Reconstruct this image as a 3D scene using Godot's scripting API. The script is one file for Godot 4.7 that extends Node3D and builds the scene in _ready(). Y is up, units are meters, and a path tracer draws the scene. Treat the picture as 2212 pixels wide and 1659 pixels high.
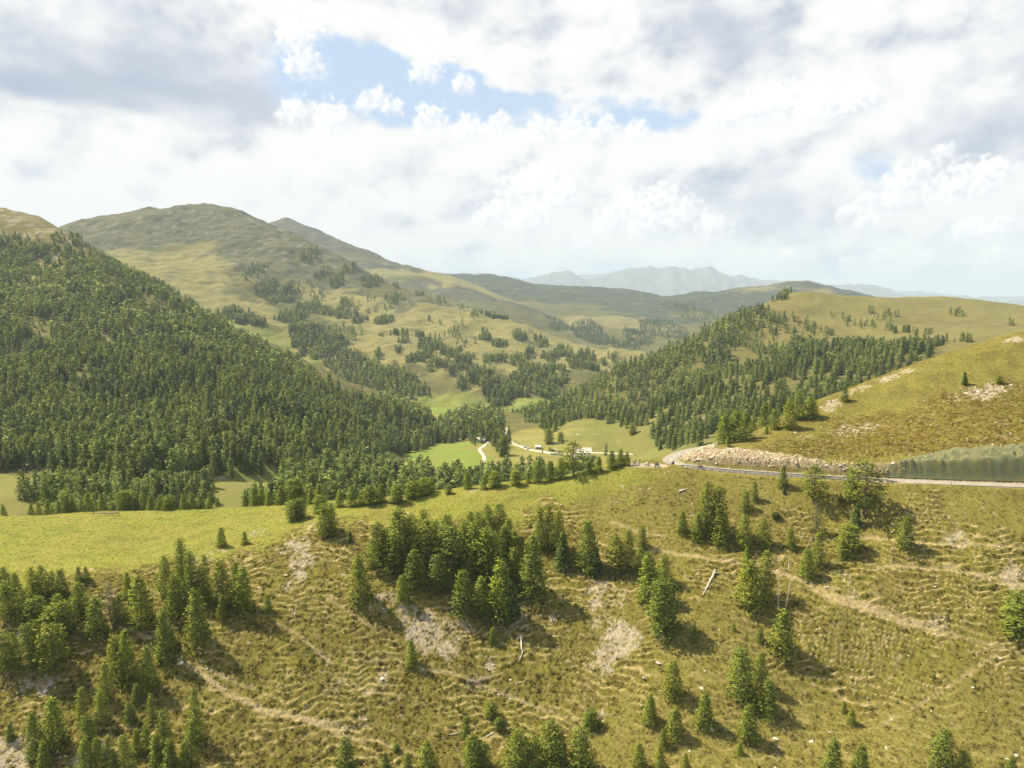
extends Node3D
# A valley in the mountains seen from above a grassy spur: every landform is a sheet through surveyed spot heights (metres, y up),
# trees, rocks, road and buildings stand on those sheets.

const SPOTS_F := [[-124.82,-32.24,-130.0],[-103.38,-33.66,-132.0],[-66.99,-35.08,-134.0],[-29.47,-36.5,-136.0],[-0.58,-37.21,-137.0],[36.83,-33.66,-132.0],[71.97,-30.82,-128.0],[98.68,-29.4,-126.0],[123.39,-28.69,-125.0],[-104.3,-39.3,-106.0],[-47.93,-42.11,-109.0],[-0.48,-43.05,-110.0],[45.69,-39.3,-106.0],[82.66,-36.49,-103.0],[110.58,-35.56,-102.0],[-113.08,-26.31,-146.3],[-73.02,-27.31,-148.0],[-32.29,-29.08,-151.0],[10.12,-30.85,-154.0],[40.48,-26.72,-147.0],[71.3,-26.72,-147.0],[88.72,-23.77,-142.0],[106.67,-21.41,-138.0],[-154.78,-13.68,-166.0],[-127.0,-14.12,-167.0],[-82.04,-15.01,-169.0],[-35.98,-15.9,-171.0],[-12.68,-17.23,-174.0],[11.31,-17.67,-175.0],[45.78,-15.01,-169.0],[62.47,-14.12,-167.0],[77.31,-11.9,-162.0],[97.13,-10.13,-158.0],[117.11,-8.35,-154.0],[-159.79,-10.8,-172.0],[-113.26,-10.6,-173.0],[-80.74,-10.89,-180.0],[-47.14,-5.1,-195.0],[-0.83,-3.42,-205.0],[27.02,-0.86,-206.0],[53.5,2.01,-201.0],[62.81,-4.4,-187.0],[86.69,-0.78,-184.0],[105.68,1.3,-174.0],[126.34,2.15,-168.0],[-180.22,-11.27,-195.0],[-146.99,-11.27,-195.0],[-109.78,-11.69,-200.0],[-71.05,-6.93,-207.0],[-29.53,-2.64,-212.0],[13.57,1.22,-214.0],[-213.18,-13.07,-232.0],[-172.34,-11.96,-230.0],[-141.08,-10.51,-230.0],[-108.93,-8.95,-228.0],[-74.27,-6.77,-226.0],[-30.87,-2.05,-222.0],[-0.89,1.7,-220.0],[28.43,6.89,-218.0],[38.47,9.06,-217.0],[44.1,9.0,-216.0],[49.0,9.08,-212.0],[61.95,8.73,-207.5],[80.16,8.81,-200.5],[101.88,10.05,-190.5],[134.97,11.04,-181.0],[157.77,11.97,-174.0],[48.69,8.96,-224.0],[58.06,8.04,-238.0],[67.1,7.55,-248.0],[77.19,7.15,-254.0],[64.61,10.82,-212.0],[73.91,12.59,-214.5],[90.05,13.34,-208.5],[106.08,13.56,-199.0],[118.4,15.94,-197.5],[141.77,20.28,-191.5],[164.8,20.42,-183.0],[80.26,11.92,-243.0],[88.07,14.14,-247.0],[114.65,23.17,-256.0],[146.71,34.11,-263.0],[175.37,42.83,-268.0],[197.53,48.47,-272.0],[242.69,56.77,-276.0],[103.11,14.26,-222.0],[134.58,22.62,-226.0],[160.36,26.88,-218.0],[155.65,28.9,-236.0],[120.43,19.81,-243.0],[179.1,35.88,-245.0],[197.97,30.74,-222.0],[-224.06,-20.0,-250.0],[-182.75,-19.0,-250.0],[-149.71,-18.0,-250.0],[-116.66,-17.0,-250.0],[-79.66,-14.8,-248.0],[-33.36,-10.0,-245.0],[-0.97,-6.5,-244.0],[31.03,-1.5,-242.0],[-268.88,-35.0,-300.0],[-199.48,-36.0,-300.0],[-139.99,-36.0,-300.0],[-60.68,-32.0,-300.0],[-1.19,-28.0,-300.0],[38.47,-24.0,-300.0],[64.8,-8.0,-285.0],[94.69,0.0,-290.0],[137.61,12.0,-300.0],[180.22,23.0,-305.0],[226.61,36.0,-310.0],[279.82,46.0,-315.0],[88.54,-25.0,-340.0],[158.25,-12.0,-345.0],[229.94,2.0,-350.0],[315.35,18.0,-355.0],[-309.21,-52.0,-345.0],[-160.99,-56.0,-345.0],[-46.97,-54.0,-345.0]]
const BOX_F := [-205,214,-300,-98]
const SPOTS_V := [[-257.0,-30.0,-345.0],[-223.9,-28.9,-308.0],[-313.0,-30.6,-330.0],[-148.2,-32.0,-335.0],[-190.8,-34.1,-330.0],[-129.0,-49.6,-420.0],[-102.9,-63.5,-500.0],[-78.8,-73.0,-570.0],[-46.1,-73.9,-650.0],[-21.1,-70.7,-560.0],[-58.7,-73.9,-600.0],[-62.7,-71.7,-530.0],[17.3,-70.5,-585.0],[61.1,-70.9,-592.0],[116.3,-71.2,-590.0],[166.8,-66.8,-560.0],[65.4,-63.9,-680.0],[135.4,-65.8,-690.0],[100.1,-67.5,-640.0],[34.1,-72.8,-690.0],[-106.2,-92.7,-880.0],[-90.3,-83.8,-930.0],[-2.8,-75.1,-690.0],[-8.1,-79.6,-760.0],[-53.8,-82.1,-760.0],[-37.8,-82.2,-860.0],[-119.9,-84.2,-700.0],[7.9,-83.4,-850.0],[-223.0,-44.0,-240.0],[-166.2,-44.0,-250.0],[-83.6,-48.0,-250.0],[-18.2,-50.0,-260.0],[34.6,-52.0,-270.0],[117.8,-50.0,-300.0],[245.8,-50.0,-340.0],[112.0,-62.0,-430.0],[251.9,-52.0,-480.0],[-418.2,-40.0,-450.0],[-269.5,-40.0,-450.0],[-160.5,-52.0,-480.0],[-1.7,-59.0,-420.0],[57.7,-62.0,-450.0],[-73.6,-106.0,-1050.0],[62.1,-103.0,-1000.0],[234.4,-80.0,-900.0],[-360.5,-60.0,-900.0],[-657.9,-50.0,-900.0]]
const BOX_V := [-420,420,-1080,-235]
const SPOTS_L := [[-322.5,-33.4,-340.0],[-261.0,-34.2,-350.0],[-184.9,-33.9,-340.0],[-138.0,-46.2,-405.0],[-116.3,-61.8,-500.0],[-96.9,-78.4,-640.0],[-90.2,-86.7,-790.0],[-604.0,-4.0,-650.0],[-475.2,-4.0,-650.0],[-340.9,-3.0,-640.0],[-209.9,-26.0,-520.0],[-218.2,-25.7,-650.0],[-258.3,-29.1,-480.0],[-354.5,-29.1,-480.0],[-826.8,60.0,-900.0],[-650.3,60.0,-900.0],[-532.7,60.0,-900.0],[-371.9,7.7,-800.0],[-188.9,-44.0,-700.0],[-141.0,-64.9,-740.0],[-1250.4,219.0,-1380.0],[-968.3,229.5,-1360.0],[-909.5,222.3,-1350.0],[-831.5,195.4,-1320.0],[-770.1,163.2,-1285.0],[-661.4,122.9,-1190.0],[-566.0,90.4,-1120.0],[-450.9,42.9,-1050.0],[-359.2,2.5,-1000.0],[-257.7,-36.4,-960.0],[-176.6,-66.3,-930.0],[-102.5,-85.8,-900.0],[-775.1,122.6,-1080.0],[-679.2,107.9,-1060.0],[-883.0,212.2,-1240.0],[-832.3,205.4,-1235.0],[-765.7,180.0,-1215.0],[-701.4,150.3,-1170.0],[-1142.6,197.2,-1260.0],[-933.2,217.5,-1310.0],[-886.5,211.5,-1315.0],[-813.3,184.1,-1290.0],[-755.7,152.4,-1260.0],[-1486.9,210.0,-1600.0],[-1147.7,190.0,-1570.0],[-967.6,140.0,-1500.0],[-780.8,60.0,-1380.0],[-533.3,-10.0,-1230.0],[-300.5,-75.0,-1120.0],[-117.5,-115.0,-1040.0],[-232.3,-70.0,-250.0],[-133.2,-70.0,-250.0],[-93.9,-75.0,-350.0],[-42.0,-100.0,-600.0],[-56.0,-115.0,-800.0]]
const BOX_L := [-1250,40,-1620,-300]
const SPOTS_C := [[-1418.9,300.3,-2300.0],[-1354.7,339.5,-2400.0],[-1248.9,370.1,-2500.0],[-1201.7,389.4,-2590.0],[-1172.4,400.5,-2600.0],[-1131.0,392.3,-2600.0],[-994.6,381.1,-2550.0],[-938.6,364.2,-2530.0],[-864.2,332.2,-2500.0],[-960.2,355.8,-2460.0],[-829.4,308.2,-2420.0],[-732.2,273.8,-2430.0],[-588.2,208.3,-2350.0],[-447.9,140.0,-2250.0],[-289.1,76.7,-2150.0],[-138.7,36.6,-2000.0],[-7.3,-0.6,-1860.0],[107.6,-36.6,-1740.0],[210.9,-56.6,-1650.0],[301.1,-63.1,-1580.0],[-1522.5,247.9,-2250.0],[-1822.0,184.7,-2150.0],[-1071.7,185.4,-2050.0],[-1146.4,173.1,-1950.0],[-925.9,180.6,-2080.0],[-728.1,71.0,-1700.0],[-693.0,123.0,-1950.0],[-595.5,48.3,-1800.0],[-555.4,98.8,-2000.0],[-426.1,7.9,-1600.0],[-328.0,14.4,-1750.0],[-190.0,-40.8,-1400.0],[-111.5,-23.6,-1600.0],[-5.7,-61.8,-1430.0],[76.6,-85.7,-1230.0],[179.4,-73.2,-1400.0],[286.7,-68.3,-1530.0],[153.7,-56.6,-1620.0],[-576.5,8.0,-1450.0],[-414.7,-41.6,-1350.0],[-243.4,-86.1,-1200.0],[-110.0,-104.6,-1060.0],[-17.3,-108.8,-1000.0],[-82.9,-79.7,-1180.0],[-758.4,70.4,-1600.0],[-891.8,114.9,-1700.0],[-2330.6,210.0,-2700.0],[-1706.0,190.0,-2700.0],[-1399.9,260.0,-3000.0],[-1027.4,190.0,-2900.0],[-688.8,80.0,-2700.0],[-333.6,-30.0,-2450.0],[-8.5,-90.0,-2150.0],[250.0,-130.0,-1950.0],[373.6,-140.0,-1800.0],[329.7,-130.0,-1450.0],[95.2,-120.0,-1000.0],[-997.4,0.0,-1500.0],[-692.5,-60.0,-1300.0],[-202.3,-125.0,-1000.0]]
const BOX_C := [-2000,480,-3050,-960]
const SPOTS_P := [[-1645.1,294.9,-4050.0],[-1409.9,465.2,-4000.0],[-1331.2,495.5,-4000.0],[-1252.8,520.8,-4000.0],[-1170.7,488.3,-3980.0],[-1023.2,422.9,-3900.0],[-753.7,314.4,-3800.0],[-495.5,217.7,-3700.0],[-295.2,178.7,-3600.0],[-56.9,81.7,-3350.0],[89.3,19.7,-3100.0],[-618.4,120.2,-3100.0],[-300.7,60.0,-2950.0],[-97.3,-9.0,-2650.0],[-1149.2,263.0,-3500.0],[-896.4,235.4,-3400.0],[-1842.5,260.0,-4600.0],[-1477.6,310.0,-4600.0],[-910.1,120.0,-4500.0],[-358.1,20.0,-4300.0],[181.0,-90.0,-3700.0],[-724.5,-20.0,-2700.0],[-340.4,-90.0,-2500.0],[72.7,-120.0,-2500.0],[-1387.5,110.0,-3200.0]]
const BOX_P := [-2200,300,-4700,-2450]
const SPOTS_R := [[-783.1,211.9,-4700.0],[-317.2,226.4,-4600.0],[-18.0,208.7,-4600.0],[217.0,156.1,-4500.0],[393.0,153.2,-4500.0],[569.2,135.8,-4500.0],[708.1,129.2,-4450.0],[902.0,88.5,-4400.0],[980.3,65.6,-4300.0],[1067.2,95.0,-4150.0],[1184.3,122.2,-4000.0],[1349.4,131.6,-3950.0],[1484.7,135.7,-3900.0],[1598.1,155.9,-3900.0],[1809.6,137.7,-4000.0],[2149.9,84.5,-4200.0],[2513.9,26.5,-4300.0],[3080.6,-23.9,-4300.0],[-131.8,36.6,-3600.0],[86.5,-18.1,-3000.0],[311.2,-4.4,-3300.0],[337.8,-69.7,-2650.0],[432.8,-89.0,-2400.0],[610.1,-63.3,-2700.0],[547.7,-19.4,-3050.0],[826.3,-23.3,-3200.0],[1130.5,37.3,-3500.0],[1320.5,37.9,-3400.0],[1896.0,48.0,-3700.0],[551.4,-98.0,-2300.0],[-930.6,10.0,-5500.0],[-22.2,10.0,-5600.0],[705.2,-40.0,-5500.0],[1380.2,-60.0,-5300.0],[2128.3,0.0,-5000.0],[3416.3,-90.0,-5200.0],[-9.1,-130.0,-2300.0],[388.6,-140.0,-2000.0],[863.7,-120.0,-2200.0],[1642.5,-100.0,-2500.0]]
const BOX_R := [-1100,3300,-5700,-1950]
const SPOTS_H := [[14.1,-88.5,-880.0],[44.3,-84.6,-900.0],[107.2,-53.2,-930.0],[190.0,-19.0,-980.0],[264.1,8.7,-1020.0],[319.3,31.3,-1050.0],[377.1,53.0,-1080.0],[428.4,69.3,-1105.0],[463.2,74.5,-1120.0],[516.4,69.6,-1140.0],[558.9,62.2,-1150.0],[633.8,66.0,-1150.0],[727.2,62.2,-1120.0],[781.0,53.0,-1080.0],[880.8,34.0,-1000.0],[30.8,-76.1,-720.0],[67.2,-62.9,-700.0],[144.9,-59.9,-740.0],[123.5,-54.9,-830.0],[184.3,-34.5,-560.0],[160.7,-29.7,-450.0],[129.2,-39.3,-490.0],[183.0,-32.3,-700.0],[236.5,-19.1,-600.0],[314.9,0.9,-600.0],[382.9,13.2,-650.0],[436.9,20.8,-600.0],[332.4,4.4,-850.0],[469.0,24.8,-900.0],[276.7,-1.2,-850.0],[616.6,32.3,-850.0],[454.5,40.5,-1000.0],[587.7,35.3,-950.0],[213.5,-20.7,-820.0],[-38.9,-130.0,-1050.0],[68.3,-130.0,-1100.0],[229.3,-80.0,-1180.0],[451.8,0.0,-1280.0],[553.1,20.0,-1320.0],[886.9,20.0,-1350.0],[1154.8,0.0,-1300.0],[-2.5,-105.0,-640.0],[71.8,-90.0,-560.0],[99.0,-70.0,-380.0],[174.3,-60.0,-380.0],[289.2,-50.0,-400.0],[399.7,-20.0,-450.0]]
const BOX_H := [-60,950,-1380,-370]
const SITES_F := [[-163.5,-217.9,0],[-140.1,-216.0,0],[-120.0,-219.8,0],[-94.6,-212.6,0],[-73.7,-215.1,0],[-139.5,-184.6,0],[-119.9,-183.6,0],[-104.1,-189.3,0],[-87.6,-190.2,0],[-74.4,-200.6,0],[-58.9,-214.4,0],[-37.1,-214.6,0],[-15.5,-216.1,0],[-0.9,-211.0,0],[13.7,-216.5,0],[25.1,-214.2,0],[-168.6,-189.3,0],[-28.7,-205.5,0],[34.7,-211.4,0],[-108.6,-155.8,1],[-85.4,-152.2,1],[-109.5,-141.0,1],[-68.5,-163.7,1],[-64.0,-185.4,1],[-52.0,-188.0,1],[-49.1,-176.7,1],[-34.1,-160.6,1],[-11.3,-152.9,1],[-51.4,-144.6,1],[11.0,-169.3,1],[20.6,-151.9,1],[47.5,-176.0,1],[69.8,-171.5,1],[92.9,-171.6,1],[112.4,-165.8,1],[105.0,-153.3,1],[83.7,-152.0,1],[74.8,-185.3,1],[58.4,-194.0,1],[120.2,-158.7,1],[-10.5,-140.9,1],[-32.9,-188.9,1],[-13.6,-187.9,1],[5.7,-189.3,1],[-82.1,-169.1,1],[-102.7,-164.6,1],[-78.7,-138.5,1],[25.3,-191.4,1],[12.8,-200.9,1],[-86.1,-178.1,1],[61.1,-181.4,1],[77.3,-162.1,1],[107.5,-177.5,1],[106.1,-146.6,1],[69.4,-155.5,1],[76.8,-148.1,1],[91.2,-146.6,1],[46.9,-151.9,2],[53.7,-140.6,2],[68.7,-140.9,2],[75.4,-134.7,2],[92.9,-140.9,2],[103.2,-134.5,2],[37.7,-135.6,2],[28.8,-139.2,2],[51.5,-204.0,2],[66.9,-200.7,2],[39.6,-198.9,2],[47.3,-185.5,2],[56.0,-164.5,2],[49.8,-162.6,2],[26.7,-203.0,2],[40.6,-189.8,2],[82.9,-131.3,2],[125.1,-253.2,3],[146.8,-247.9,3],[165.9,-252.7,3],[94.6,-238.6,3],[185.4,-254.4,3],[135.4,-241.3,3],[78.9,-238.7,3],[46.8,-208.1,3],[62.2,-203.5,3],[85.0,-195.8,3],[100.5,-187.5,3],[120.3,-179.1,3],[132.1,-176.6,3],[86.4,-237.7,3],[169.3,-230.7,4],[142.8,-215.6,4],[125.6,-210.2,4],[109.8,-220.6,4],[94.3,-218.8,4],[138.5,-198.6,4],[147.8,-200.3,4],[146.9,-231.7,4],[123.3,-232.8,4]]
const SITES_C := [[-1060.7,-2028.1,0],[-950.5,-2074.9,0],[-1128.8,-2033.8,0],[-785.3,-1928.8,0],[-853.7,-1734.9,0],[-736.1,-1643.7,0],[-681.5,-1721.2,0],[-785.1,-1867.2,0],[-546.9,-1528.4,0],[-366.8,-1371.0,0],[-284.6,-1695.0,0],[-180.1,-1761.2,0],[-61.5,-1671.0,0],[-181.6,-1335.7,0],[40.1,-1380.1,0],[193.3,-1511.3,0],[276.7,-1530.7,0],[-279.0,-1383.6,0],[-79.5,-1130.3,0],[-156.3,-1522.7,0],[-514.6,-1941.4,0],[-404.9,-1900.3,0],[97.4,-1571.8,0],[-1322.0,-2186.7,1],[-1213.5,-2194.6,1],[-1144.6,-2287.0,1],[-1042.4,-2357.8,1],[-926.4,-2370.3,1],[-791.7,-2241.4,1],[-672.3,-2131.9,1],[-938.1,-2210.6,1],[-1124.1,-2155.9,1],[-546.8,-2069.2,1],[-458.7,-2033.8,1],[-731.2,-2062.3,1],[-846.9,-2157.0,1],[-1186.4,-2092.0,1],[-1052.2,-2243.7,1],[-614.4,-2025.8,1],[-310.6,-1932.3,1],[-701.4,-1902.6,4],[-595.9,-1801.1,4],[-653.0,-1831.9,4],[-398.2,-1493.1,4],[-266.6,-1235.3,4],[-169.3,-1128.0,4],[-472.0,-1544.4,4],[74.6,-1196.5,4],[-4.7,-1191.9,4],[-380.8,-2041.8,4],[-513.8,-1432.6,2],[-418.2,-1361.9,2],[-111.1,-1071.0,2],[-73.4,-1040.2,2]]
const SITES_L := [[-819.6,-1170.2,1],[-769.3,-1160.8,1],[-736.6,-1179.7,1],[-751.7,-1109.1,1],[-710.7,-1088.8,1],[-800.9,-1119.3,1],[-690.7,-1139.0,1],[-762.6,-1082.2,0],[-706.5,-1038.6,0],[-657.3,-1013.9,0],[-681.3,-1098.2,0],[-582.0,-802.3,4],[-488.0,-821.2,4],[-361.4,-776.8,4],[-218.3,-650.3,4],[-275.4,-512.9,4],[-377.3,-512.1,4],[-259.5,-384.2,4],[-175.3,-431.4,4],[-150.6,-555.1,4],[-122.2,-715.0,4],[-213.6,-350.0,4],[-646.3,-920.1,4],[-554.0,-916.4,4],[-531.2,-1011.0,4],[-256.4,-353.6,2],[-155.7,-368.9,2]]
const SITES_H := [[450.5,-1071.4,0],[501.7,-1031.4,0],[570.7,-1034.1,0],[619.8,-1003.3,0],[656.8,-960.6,0],[504.4,-772.6,0],[483.8,-823.9,0],[503.0,-966.6,0],[456.8,-976.3,0],[521.2,-717.5,0],[404.2,-1040.6,1],[393.1,-976.8,1],[387.6,-902.3,1],[598.9,-874.7,1],[548.4,-957.4,1],[432.7,-675.3,1],[112.0,-869.8,4],[162.8,-835.8,4],[213.6,-820.1,4],[276.8,-850.4,4],[162.5,-619.1,4],[247.0,-627.8,4],[337.9,-688.8,4],[187.5,-569.9,4],[357.8,-642.9,4],[65.4,-680.7,2],[85.0,-655.9,2],[123.8,-630.5,2],[102.8,-629.9,2],[35.7,-723.4,2],[144.3,-577.5,2]]
const SITES_V := [[-224.0,-308.1,2],[-240.8,-322.7,2],[-148.4,-335.3,2],[82.9,-638.6,2],[121.8,-641.4,2],[-59.7,-610.4,3],[-43.8,-616.3,3],[-65.4,-587.0,3],[-40.3,-565.8,3],[-34.2,-593.5,3],[-96.5,-929.5,3],[-77.5,-560.3,0],[-89.2,-615.8,0],[-2.4,-586.4,0],[17.5,-594.6,0],[-18.8,-609.8,0],[-102.0,-869.2,0],[36.9,-585.9,0],[32.9,-665.8,0],[19.4,-660.9,0],[-54.4,-768.0,4],[-77.9,-747.4,4],[-32.1,-859.4,4],[-132.0,-429.9,4],[-115.7,-483.1,4],[-105.8,-616.3,4],[-9.2,-864.8,4],[-133.2,-250.0,4],[-80.5,-300.0,4],[-1.4,-350.0,4],[77.7,-400.0,4],[160.5,-350.0,4],[-54.5,-400.0,4]]
const SITES_R := [[-278.9,-4036.3,1],[-15.7,-4003.9,1],[232.8,-3791.3,1],[483.1,-3811.1,1],[699.0,-3636.4,1],[952.3,-3699.5,1],[1195.4,-3706.7,1],[1448.2,-3737.3,1],[1562.4,-3841.8,1],[1837.2,-3782.3,1],[711.8,-3157.3,1],[456.2,-2849.3,0],[368.7,-2897.9,0],[542.8,-2914.1,0],[1452.8,-3814.7,0],[1606.2,-3766.1,0],[255.5,-2701.6,4],[473.8,-2449.4,4],[701.5,-2710.6,4],[93.3,-3236.6,4],[396.1,-2467.4,4],[927.6,-3187.9,4],[329.6,-3497.7,4],[-14.5,-3690.5,4]]
const SITES_P := [[-1250.6,-3829.2,1],[-964.4,-3669.2,1],[-686.7,-3456.0,1],[-430.3,-3206.5,1],[-211.3,-3053.4,1],[-1074.5,-3639.8,1],[-806.2,-3490.1,4],[-308.0,-3023.9,4],[-480.5,-3266.6,4],[-99.2,-2704.1,4],[-234.5,-3395.9,0],[-553.5,-3324.5,0]]
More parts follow.
